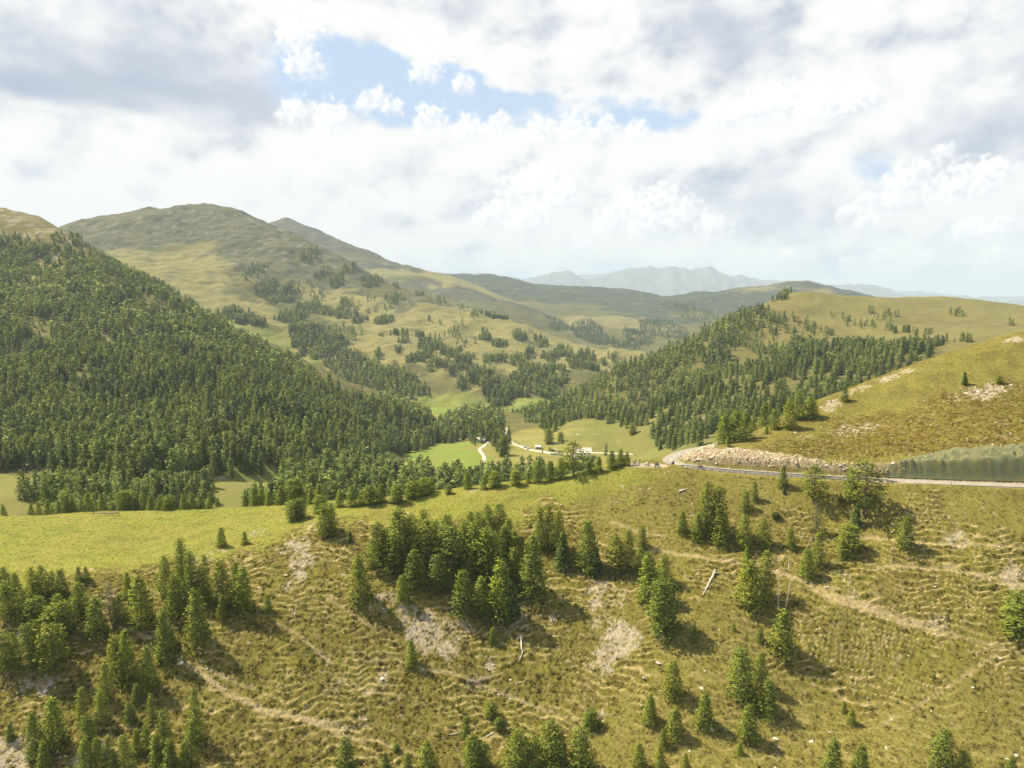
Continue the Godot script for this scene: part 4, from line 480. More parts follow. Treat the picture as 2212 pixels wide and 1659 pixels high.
func crown(seed_value: int, shape: int, branches: int, sprays: int, card: float, leaf: Color, wood: Color, start: float) -> ArrayMesh:
	# a crown 10 m high and 4 m wide: boughs from the trunk, each set with many small sprays of needles
	var g := RandomNumberGenerator.new()
	g.seed = seed_value
	var v := PackedVector3Array()
	var col := PackedColorArray()
	var lump := noise(seed_value, 1.6, 2)
	var lean := Vector3(g.randf_range(-0.25, 0.25), 0, g.randf_range(-0.25, 0.25))
	for b in branches:
		var t := start + (1.0 - start) * (1.0 - pow(1.0 - (b + g.randf()) / branches, 0.85 if shape != 2 else 1.0)) * 0.985
		var az := b * 2.399 + g.randf_range(-0.5, 0.5)
		var root := Vector3(0, t * 10.0, 0) + lean * t
		var out_dir := Vector3(cos(az), 0, sin(az))
		var lumpy := 1.0 + lump.get_noise_3d(out_dir.x * 1.5, t * 9.0, out_dir.z * 1.5) * (0.55 if shape != 0 else 0.38)
		var reach := 2.0 * crown_width(shape, t) * g.randf_range(0.72, 1.08) * lumpy
		if reach < 0.12:
			reach = 0.12
		var lift := lerpf(-0.25, 0.75, t) if shape != 5 else lerpf(0.1, 0.6, t)
		if shape == 2:
			lift = lerpf(-0.1, 0.9, t)
		var tone := g.randf_range(0.84, 1.16)      # boughs differ a little, at random
		var hue := g.randf_range(-1.0, 1.0)
		var c := Color(leaf.r * tone * (1.0 + 0.07 * hue), leaf.g * tone, leaf.b * tone * (1.0 - 0.12 * hue))
		var side := Vector3(-out_dir.z, 0, out_dir.x)
		var tip := root + out_dir * reach + Vector3(0, lift * reach * 0.55 - 0.10 * reach * reach, 0)
		if shape != 0 or b % 3 == 0:
			cards(v, col, root, tip - root, Vector3(0, 0.035 if shape != 5 else 0.07, 0), wood, side)
		var count := maxi(2, int(sprays * (0.45 + 0.55 * reach / 2.0)))
		for s in count:
			var u := lerpf(0.15 if shape != 5 else 0.4, 1.0, sqrt((s + g.randf()) / count))
			var droop := -0.10 * reach * reach * u * u + lift * reach * 0.55 * u
			var p := root + out_dir * reach * u + Vector3(0, droop, 0)
			p += Vector3(g.randfn(0, 0.13), g.randfn(0, 0.14), g.randfn(0, 0.13)) * (1.0 + 0.5 * u) + side * g.randfn(0, 0.16 * reach * (0.5 + 0.5 * u))
			var along := (out_dir * g.randf_range(0.1, 1.0) + side * g.randf_range(-0.9, 0.9) + Vector3(0, g.randf_range(-0.75, 0.55), 0)).normalized() * card * g.randf_range(0.65, 1.35)
			var across := along.cross(Vector3(g.randfn(), g.randfn(), g.randfn())).normalized() * card * g.randf_range(0.20, 0.36)
			var q := g.randf_range(0.85, 1.15)
			var cc := Color(c.r * q, c.g * q, c.b * q)
			var facing := (out_dir * (0.35 + 0.6 * u) + Vector3(0, 0.45 + lift * 0.3, 0) + Vector3(g.randfn(), g.randfn(), g.randfn()) * 0.38).normalized()
			cards(v, col, p, along, across, cc, facing)
			along = along.rotated(Vector3.UP, g.randf_range(0.8, 2.2)) * g.randf_range(0.7, 1.0)
			across = along.cross(Vector3(g.randfn(), g.randfn(), g.randfn())).normalized() * card * 0.28
			cards(v, col, p + along * 0.1, along, across, cc, facing)
	return faces(v, col)


func trunk(seed_value: int, tall: float, radius: float, forks := 0) -> ArrayMesh:
	var g := RandomNumberGenerator.new()
	g.seed = seed_value
	var st := SurfaceTool.new()
	st.begin(Mesh.PRIMITIVE_TRIANGLES)
	var pts := PackedVector3Array()
	var rad := PackedFloat32Array()
	var n := 7
	var bend := Vector3(g.randf_range(-0.2, 0.2), 0, g.randf_range(-0.2, 0.2))
	for i in n + 1:
		var t := float(i) / n
		pts.append(Vector3(0, -0.5 + t * (tall + 0.5), 0) + bend * sin(t * PI) + Vector3(g.randfn(), 0, g.randfn()) * 0.03)
		rad.append(radius * (1.0 - 0.9 * t) * (1.35 if i == 0 else 1.0))
	tube(st, pts, rad, 7)
	for f in forks:
		var a := g.randf() * TAU
		var s := g.randf_range(0.3, 0.7) * tall
		var l := g.randf_range(0.15, 0.3) * tall
		var d := Vector3(cos(a), g.randf_range(0.5, 1.2), sin(a)).normalized()
		tube(st, PackedVector3Array([Vector3(0, s, 0), Vector3(0, s, 0) + d * l * 0.5 + Vector3(0, 0.1, 0), Vector3(0, s + l * 0.25, 0) + d * l]), PackedFloat32Array([radius * 0.4, radius * 0.28, radius * 0.08]), 5)
	st.generate_normals()
	return st.commit()


func tube(st: SurfaceTool, pts: PackedVector3Array, rad: PackedFloat32Array, sides: int) -> void:
	var rings: Array[PackedVector3Array] = []
	for i in pts.size():
		var d := (pts[mini(i + 1, pts.size() - 1)] - pts[maxi(i - 1, 0)]).normalized()
		var a := d.cross(Vector3.RIGHT if absf(d.x) < 0.8 else Vector3.UP).normalized()
		var b := d.cross(a)
		var ring := PackedVector3Array()
		for s in sides:
			var w := TAU * s / sides
			ring.append(pts[i] + (a * cos(w) + b * sin(w)) * rad[i])
		rings.append(ring)
	for i in rings.size() - 1:
		for s in sides:
			var s2 := (s + 1) % sides
			for p in [rings[i][s], rings[i + 1][s], rings[i][s2], rings[i][s2], rings[i + 1][s], rings[i + 1][s2]]:
				st.add_vertex(p)
	for e in [0, rings.size() - 1]:
		for s in range(1, sides - 1):
			var t := [rings[e][0], rings[e][s], rings[e][s + 1]]
			if e == 0:
				t.reverse()
			for p in t:
				st.add_vertex(p)


func needles(called: String, tinted := true) -> StandardMaterial3D:
	var m := StandardMaterial3D.new()
	m.resource_name = called
	m.vertex_color_use_as_albedo = tinted
	m.roughness = 0.75
	m.metallic_specular = 0.25
	m.backlight_enabled = true
	m.backlight = Color(0.70, 0.74, 0.45)
	m.cull_mode = BaseMaterial3D.CULL_DISABLED
	return m


func swarm(called: String, parent: Node, mesh: Mesh, material: Material, places: Array, tints: PackedColorArray) -> MultiMeshInstance3D:
	var mm := MultiMesh.new()
	mm.transform_format = MultiMesh.TRANSFORM_3D
	mm.use_colors = true
	mm.mesh = mesh
	mm.instance_count = places.size()
	for i in places.size():
		mm.set_instance_transform(i, places[i])
		mm.set_instance_color(i, tints[i])
	var o := MultiMeshInstance3D.new()
	o.multimesh = mm
	o.material_override = material
	o.name = called
	parent.add_child(o, true)
	return o


func inside(p: Vector2, poly: PackedVector2Array) -> bool:
	return Geometry2D.is_point_in_polygon(p, poly)


func ring(a: Array) -> PackedVector2Array:
	var out := PackedVector2Array()
	for p in a:
		out.append(Vector2(p[0], p[1]))
	return out


# ---------------------------------------------------------------- small building blocks
func box(st: SurfaceTool, centre: Vector3, size: Vector3, basis := Basis.IDENTITY) -> void:
	var b := BoxMesh.new()
	b.size = size
	st.append_from(b, 0, Transform3D(basis, centre))


func begin() -> SurfaceTool:
	var st := SurfaceTool.new()
	st.begin(Mesh.PRIMITIVE_TRIANGLES)
	return st


func box_mesh(centre: Vector3, size: Vector3) -> ArrayMesh:
	var st := begin()
	box(st, centre, size)
	return st.commit()


func tri(st: SurfaceTool, a: Vector3, b: Vector3, c: Vector3) -> void:
	st.add_vertex(a)
	st.add_vertex(b)
	st.add_vertex(c)


func quad(st: SurfaceTool, a: Vector3, b: Vector3, c: Vector3, d: Vector3) -> void:
	tri(st, a, b, c)
	tri(st, a, c, d)


func rock(seed_value: int, flat := 0.6) -> ArrayMesh:
	# a broken block about 1 m across: a ball cut by flat faces
	var g := RandomNumberGenerator.new()
	g.seed = seed_value
	var s := SphereMesh.new()
	s.radius = 0.62
	s.height = 1.24
	s.radial_segments = 9
	s.rings = 5
	var a := s.get_mesh_arrays()
	var v: PackedVector3Array = a[Mesh.ARRAY_VERTEX]
	var idx: PackedInt32Array = a[Mesh.ARRAY_INDEX]
	var planes: Array[Plane] = []
	for i in 9:
		planes.append(Plane(Vector3(g.randfn(), g.randfn(), g.randfn()).normalized(), g.randf_range(0.26, 0.46)))
	var st := begin()
	st.set_smooth_group(-1)
	var moved := PackedVector3Array()
	for p in v:
		var q := p
		for pl in planes:
			var d := pl.distance_to(q)
			if d > 0.0:
				q -= pl.normal * d
		moved.append(Vector3(q.x, q.y * flat, q.z))
	for i in idx:
		st.add_vertex(moved[i])
	st.generate_normals()
	return st.commit()


# ---------------------------------------------------------------- sky
func sky_panorama() -> ImageTexture:
	var w := 4096
	var hgt := 2048
	var soft := noise(71, 0.22, 4, 0.55)
	var soft2 := noise(72, 0.22, 4, 0.55)
	var curl := noise(73, 0.10, 6, 0.60)
	var big := noise(75, 0.6, 3, 0.5)
	var na: int = SKY_COVER[0].size()
	var ne: int = SKY_COVER.size()
	var cov := PackedFloat32Array()
	var ton := PackedFloat32Array()
	for e in ne:
		for a in na:
			cov.append(SKY_COVER[e][a])
			ton.append(SKY_TONE[e][a])
	var shade := func(az: float, el: float) -> Color:
		# az, el in degrees; the survey of the cloud cover spans 72 by 22 degrees and goes on mirrored around it
		var ca := cos(deg_to_rad(el))
		var d := Vector3(sin(deg_to_rad(az)) * ca, sin(deg_to_rad(el)), -cos(deg_to_rad(az)) * ca)
		var squash := Vector3(d.x, d.y * 1.5, d.z)
		var wa := soft.get_noise_3dv(squash)
		var wb := soft2.get_noise_3dv(squash)
		var cu := curl.get_noise_3dv(squash)
		var bg := big.get_noise_3dv(d)
		var a := az + wa * 3.0 + cu * 0.5
		var e := el + wb * 1.3 + cu * 0.4
		a = 72.0 - absf(fposmod(a + 36.0, 144.0) - 72.0)
		if e > 21.0:
			e = 21.0 - (14.0 - absf(fposmod(e - 21.0, 28.0) - 14.0))
			bg += 0.05
		var u := clampf(a / 3.0, 0.0, na - 1.001)
		var v := clampf(e / 1.5, 0.0, ne - 1.001)
		var i := int(u)
		var j := int(v)
		u = smoothstep(0.0, 1.0, u - i)
		v = smoothstep(0.0, 1.0, v - j)
		var o := j * na + i
		var c := lerpf(lerpf(cov[o], cov[o + 1], u), lerpf(cov[o + na], cov[o + na + 1], u), v)
		var t := lerpf(lerpf(ton[o], ton[o + 1], u), lerpf(ton[o + na], ton[o + na + 1], u), v)
		# sunward side of every billow is bright, its lee is grey
		var sunward := Vector3(squash.x - 0.026, squash.y + 0.034, squash.z)
		var relief := curl.get_noise_3dv(squash) - curl.get_noise_3dv(sunward)
		var relief2 := soft.get_noise_3dv(squash) - soft.get_noise_3dv(squash + Vector3(-0.05, 0.07, 0.0))
		c = smoothstep(0.34, 0.74, c + cu * 0.40 + wa * 0.25)
		t = clampf(t + (relief * 0.34 + relief2 * 0.12) * smoothstep(0.45, 0.9, t) + cu * 0.03 + bg * 0.04, 0.30, 1.0)
		var low := exp(-maxf(el, 0.0) / 5.0)
		var blue := Color(0.58, 0.745, 0.98).lerp(Color(0.74, 0.83, 0.96), low)
		var s := smoothstep(0.34, 1.0, t)
		var cloud := Color(0.44, 0.51, 0.66).lerp(Color(1.07, 1.06, 1.04), s)
		cloud = cloud.lerp(Color(0.98, 0.99, 1.02), low * 0.25)
		return blue.lerp(cloud, c)
	var half := Image.create(1024, 512, false, Image.FORMAT_RGBF)
	for y in 258:
		for x in 1024:
			half.set_pixel(x, y, shade.call((x + 0.5) / 1024.0 * 360.0, 90.0 - (y + 0.5) / 512.0 * 180.0))
	for y in range(258, 512):
		for x in 1024:
			half.set_pixel(x, y, Color(0.30, 0.30, 0.22))
	half.resize(w, hgt, Image.INTERPOLATE_CUBIC)
	for y in range(740, 1040):
		for k in 940:
			var x := (k - 470 + w) % w
			half.set_pixel(x, y, shade.call((k - 470 + 0.5) / w * 360.0, 90.0 - (y + 0.5) / hgt * 180.0))
	# single heaped clouds standing in front of the veil
	var lobe := noise(79, 9.0, 4, 0.6)
	for p in SKY_HEAPS:
		var r: float = p[2]
		var px := r * 1.5 / 360.0 * w
		var cx: float = p[0] / 360.0 * w
		var cy: float = (90.0 - p[1]) / 180.0 * hgt
		for y in range(int(cy - px), int(cy + px) + 1):
			for xx in range(int(cx - px), int(cx + px) + 1):
				var dx := (xx + 0.5 - cx) / px * 1.5
				var dy := (cy - y - 0.5) / px * 1.5
				var rr := sqrt(dx * dx + dy * dy * (1.0 if dy > 0.0 else 2.2))
				var n := lobe.get_noise_2d(xx, y)
				var n2 := lobe.get_noise_2d(xx * 3.1 + 500.0, y * 3.1)
				var edge := smoothstep(1.15, 0.70, rr - n * 0.55 - n2 * 0.14)
				if edge <= 0.0:
					continue
				edge *= smoothstep(-0.75, 0.1, dy + n * 0.3) * 0.72
				var lit := clampf(0.62 + 0.42 * (dy * 0.8 - dx * 0.55) + n * 0.55 + n2 * 0.2, 0.0, 1.0)
				var c := Color(0.66, 0.71, 0.82).lerp(Color(1.32, 1.29, 1.25), lit)
				var at := (xx + w) % w
				half.set_pixel(at, y, half.get_pixel(at, y).lerp(c, edge))
	return ImageTexture.create_from_image(half)


# ---------------------------------------------------------------- the scene
func _ready() -> void:
	var cam := Camera3D.new()
	cam.name = "camera"
	cam.fov = 57.245
	cam.near = 1.0
	cam.far = 120000.0
	cam.position = Vector3(0, 60, 0)
	cam.rotation_degrees.x = -6.735
	add_child(cam)
	var env := Environment.new()
	env.background_mode = Environment.BG_SKY
	env.sky = Sky.new()
	var pan := PanoramaSkyMaterial.new()
	pan.panorama = sky_panorama()
	env.sky.sky_material = pan
	env.background_energy_multiplier = 0.385
	env.tonemap_mode = Environment.TONE_MAPPER_LINEAR
	env.tonemap_exposure = 2.5
	env.fog_enabled = true
	env.fog_density = 0.000072
	env.fog_light_color = Color(0.80, 0.89, 1.0)
	env.sdfgi_enabled = true
	env.ssao_enabled = true
	env.ssil_enabled = true
	var world := WorldEnvironment.new()
	world.environment = env
	add_child(world)
	var sun := DirectionalLight3D.new()
	sun.name = "sun"
	sun.light_energy = 1.6
	sun.light_color = Color(1.0, 0.93, 0.77)
	sun.light_angular_distance = 0.55
	sun.shadow_enabled = true
	add_child(sun)
	sun.look_at_from_position(Vector3.ZERO, Vector3(0.55, -0.79, 0.24))
	build_landforms()
	build_spur()
	build_woods()
	build_trees()
	build_road()
	build_slope_details()
	build_valley()


func far_range(called: String, line: Array, depth: float, label: String, seed_value: int) -> void:
	# a jagged range: crest line given, spurs and gullies by ridged noise, falling to the plain in front and behind
	var curve := PackedVector2Array()
	for p in line:
		curve.append(Vector2(p[0], p[1]))
	var teeth := noise(seed_value, 520.0, 5, 0.55)
	var spur := noise(seed_value + 1, 1500.0, 5, 0.55, true)
	var nx := 420
	var nz := 26
	var xa := curve[0].x
	var xb := curve[curve.size() - 1].x
	var v := PackedVector3Array()
	var col := PackedColorArray()
	var q := 0
	for i in nx:
		var x := lerpf(xa, xb, float(i) / (nx - 1))
		while q < curve.size() - 2 and curve[q + 1].x < x:
			q += 1
		var t := clampf((x - curve[q].x) / (curve[q + 1].x - curve[q].x), 0.0, 1.0)
		var crest := lerpf(curve[q].y, curve[q + 1].y, t)
		for j in nz:
			var s := float(j) / (nz - 1) * 2.0 - 1.0
			var z := -depth + s * depth * 0.16
			var fall := 1.0 - pow(absf(s), 0.85)
			var y := lerpf(-140.0, crest, fall) + (spur.get_noise_2d(x, z) - 0.35) * 240.0 * sin(fall * PI) + teeth.get_noise_2d(x, z) * 80.0 * fall
			v.append(Vector3(x, y, z))
			var pale := clampf(teeth.get_noise_2d(x * 1.7, z * 1.7 + 300.0) * 2.0 + (y - 300.0) / 700.0, 0.0, 1.0)
			col.append(Color(0.085, 0.098, 0.112).lerp(Color(0.115, 0.125, 0.14), pale))
	var st := begin()
	for i in nx - 1:
		for j in nz - 1:
			var a := i * nz + j
			for k in [a, a + nz, a + 1, a + 1, a + nz, a + nz + 1]:
				st.set_color(col[k])
				st.add_vertex(v[k])
	st.index()
	st.generate_normals()
	var m := ground_paint(called + "_rock", 900.0, 0.8, 1.15)
	tag(top(called, st.commit(), m), label, "", "", "structure")


func build_landforms() -> void:
	var g := begin()
	quad(g, Vector3(-18000, -150, -23000), Vector3(18000, -150, -23000), Vector3(18000, -150, 3000), Vector3(-18000, -150, 3000))
	g.generate_normals()
	tag(top("ground", g.commit(), paint("plain", Color(0.10, 0.11, 0.06), 0.95)), "low wooded ground far beneath the hills", "", "", "structure")
	far_range("distant_mountains", FAR_A, 15000.0, "pale blue jagged mountain range on the horizon", 301)
	far_range("distant_mountains", FAR_B, 19000.0, "faintest farther range hardly visible in the haze", 311)
	var grey_rock := Color(0.27, 0.26, 0.245)
	var specs := [
		["far_ridge", "R", 14.0, 5, 330.0, [[noise(21, 420.0, 5, 0.55), 26.0], [noise(22, 60.0, 3), 3.0]], [grey_rock, 0.62, 0.18], "long ridge darkened by painted cloud shade closing the valley under the distant range"],
		["rear_peak", "P", 11.0, 5, 300.0, [[noise(23, 330.0, 5, 0.55), 22.0], [noise(24, 50.0, 3), 2.5]], [grey_rock, 0.60, 0.25], "pointed bare peak behind the broad mountain"],
		["mountain", "C", 6.0, 6, 200.0, [[noise(25, 260.0, 5, 0.52), 13.0], [noise(26, 30.0, 3), 1.6], [noise(33, 240.0, 4, 0.5, true), 10.0], [noise(35, 80.0, 4, 0.6), 6.0]], [grey_rock, 0.52, 0.22], "broad rounded mountain with golden pasture and a rocky brown top"],
		["pasture_hill", "H", 3.4, 6, 90.0, [[noise(27, 120.0, 4), 4.0], [noise(28, 18.0, 3), 0.7]], [grey_rock * 1.2, 0.66, 0.1], "rounded grassy hill with forest on its near flank"],
		["forest_hill", "L", 4.5, 5, 120.0, [[noise(29, 150.0, 5), 6.0], [noise(30, 22.0, 3), 1.2], [noise(34, 120.0, 4, 0.5, true), 5.0]], [grey_rock * 1.35, 0.48, 0.32], "steep forested hillside with a bare rocky top"],
		["valley_floor", "V", 3.2, 5, 60.0, [[noise(31, 60.0, 4), 1.6]], [Color(0.42, 0.38, 0.32), 0.70, 0.0], "valley floor with green hay meadows and gravel roads"],
	]
	var pal_high := [
		[Color(0.222, 0.210, 0.088), Color(0.176, 0.178, 0.076)],
		[Color(0.112, 0.114, 0.064), Color(0.078, 0.090, 0.054)],
		[Color(0.190, 0.220, 0.060), Color(0.150, 0.185, 0.050)],
		[Color(0.30, 0.29, 0.27), Color(0.26, 0.25, 0.24)],
		[Color(0.120, 0.118, 0.050), Color(0.082, 0.092, 0.038)]]
	var pal_low := [
		[Color(0.235, 0.225, 0.075), Color(0.195, 0.190, 0.062)],
		[Color(0.170, 0.152, 0.062), Color(0.130, 0.126, 0.050)],
		[Color(0.165, 0.190, 0.055), Color(0.165, 0.165, 0.058)],
		[Color(0.160, 0.222, 0.046), Color(0.175, 0.215, 0.050)],
		[Color(0.140, 0.135, 0.050), Color(0.095, 0.100, 0.036)]]
	var pal_cloud_shade := pal_high.duplicate()
	pal_cloud_shade[1] = [Color(0.044, 0.062, 0.046), Color(0.058, 0.072, 0.050)]  # far ridge: cloud shadow painted into the ground colour
	pal_cloud_shade[0] = [Color(0.20, 0.185, 0.085), Color(0.16, 0.155, 0.07)]
	var pal_peak := pal_high.duplicate()
	pal_peak[1] = [Color(0.085, 0.088, 0.066), Color(0.068, 0.076, 0.056)]
	var pal_hill := pal_low.duplicate()
	pal_hill[0] = [Color(0.178, 0.170, 0.066), Color(0.148, 0.145, 0.056)]
	var boxes := {"R": BOX_R, "P": BOX_P, "C": BOX_C, "H": BOX_H, "L": BOX_L, "V": BOX_V}
	var spots := {"R": SPOTS_R, "P": SPOTS_P, "C": SPOTS_C, "H": SPOTS_H, "L": SPOTS_L, "V": SPOTS_V}
	var kinds := {"R": SITES_R, "P": SITES_P, "C": SITES_C, "H": SITES_H, "L": SITES_L, "V": SITES_V}
	for s in specs:
		var k: String = s[1]
		var land := survey(spots[k], boxes[k], s[2], s[3])
		roughen(land, s[5])
		lands[k] = land
		var cover := Cover.new(boxes[k], kinds[k])
		var colours := ground_colours(land, cover, {"R": pal_cloud_shade, "P": pal_peak, "C": pal_high, "H": pal_hill}.get(k, pal_low), s[4], s[6])
		if k == "V":
			gravel_track(land, colours, TRACK_A)
			gravel_track(land, colours, TRACK_B)
		var m := ground_paint(s[0], s[4] * 0.25, 0.46, 0.98)
		tag(top(s[0], sheet(land, colours), m), s[7], "", "", "structure")


func spline(a: Array, every: float) -> PackedVector3Array:
	# a smooth line through [x, z, third value] rows; the third value is kept in y
	var c := Curve3D.new()
	c.bake_interval = every
	var n := a.size()
	for i in n:
		var p := Vector3(a[i][0], a[i][2], a[i][1])
		var before := Vector3(a[maxi(i - 1, 0)][0], a[maxi(i - 1, 0)][2], a[maxi(i - 1, 0)][1])
		var after := Vector3(a[mini(i + 1, n - 1)][0], a[mini(i + 1, n - 1)][2], a[mini(i + 1, n - 1)][1])
		var tangent := (after - before) / 6.0
		c.add_point(p, -tangent, tangent)
	return c.get_baked_points()


func gravel_track(land: Land, _colours: PackedColorArray, rows: Array) -> void:
	# level the ground across the track, then lay a gravel ribbon on it
	var line := spline(rows, 3.0)
	var ys := PackedFloat32Array()
	for p in line:
		ys.append(land.y(p.x, p.z))
	var sm := PackedFloat32Array()
	for i in ys.size():
		var v := 0.0
		var n := 0
		for k in range(maxi(0, i - 4), mini(ys.size(), i + 5)):
			v += ys[k]
			n += 1
		sm.append(v / n)
	for i in line.size():
		var half := line[i].y * 0.5 + 2.5
		var c := int(half * 2.0 / land.step) + 1
		var ci := int((line[i].x - land.x0) / land.step)
		var cj := int((line[i].z - land.z0) / land.step)
		for j in range(cj - c, cj + c + 1):
			for ii in range(ci - c, ci + c + 1):
				if ii < 0 or j < 0 or ii >= land.nx or j >= land.nz:
					continue
				var d := Vector2(land.x0 + ii * land.step - line[i].x, land.z0 + j * land.step - line[i].z).length()
				var t := smoothstep(half * 1.7, half * 0.9, d)
				land.h[j * land.nx + ii] = lerpf(land.h[j * land.nx + ii], sm[i] - 0.35, t * 0.6)
	var st := begin()
	var g := noise(91, 7.0, 2)
	for i in line.size() - 1:
		var quadp := []
		for e in [i, i + 1]:
			var f := line[mini(e + 1, line.size() - 1)] - line[maxi(e - 1, 0)]
			var side := Vector3(-f.z, 0, f.x).normalized()
			var c := Vector3(line[e].x, sm[e] + 0.12, line[e].z)
			for s in [-1.0, -0.33, 0.33, 1.0]:
				var wide: float = line[e].y * 0.5 * (1.0 + g.get_noise_2d(c.x + s * 40.0, c.z) * 0.35)
				quadp.append(c + side * wide * s + Vector3(0, -0.5 if absf(s) > 0.9 else 0.0, 0))
		for s in 3:
			quad(st, quadp[s], quadp[s + 1], quadp[s + 5], quadp[s + 4])
	st.generate_normals()
	tag(top("gravel_road", st.commit(), gravel_paint()), "winding white gravel lane up to the hut with the dark gable" if rows == TRACK_A else "pale valley road past the lodge and parked cars", "", "", "structure")


func gravel_paint() -> StandardMaterial3D:
	if not mats.has("gravel"):
		var m := paint("gravel", Color(0.46, 0.42, 0.36), 0.95)
		m.albedo_texture = grain(5, 0.75, 1.1, 0.03)
		m.uv1_triplanar = true
		m.uv1_world_triplanar = true
		m.uv1_scale = Vector3.ONE / 9.0
	return mats["gravel"]


var road_line := PackedVector3Array()
var spur_cover: Cover
var spur_gravel := PackedFloat32Array()
var spur_track := PackedFloat32Array()
var spur_road := PackedFloat32Array()
var spur_rocky := PackedFloat32Array()
var spur_tread := PackedFloat32Array()
var spur_riser := PackedFloat32Array()


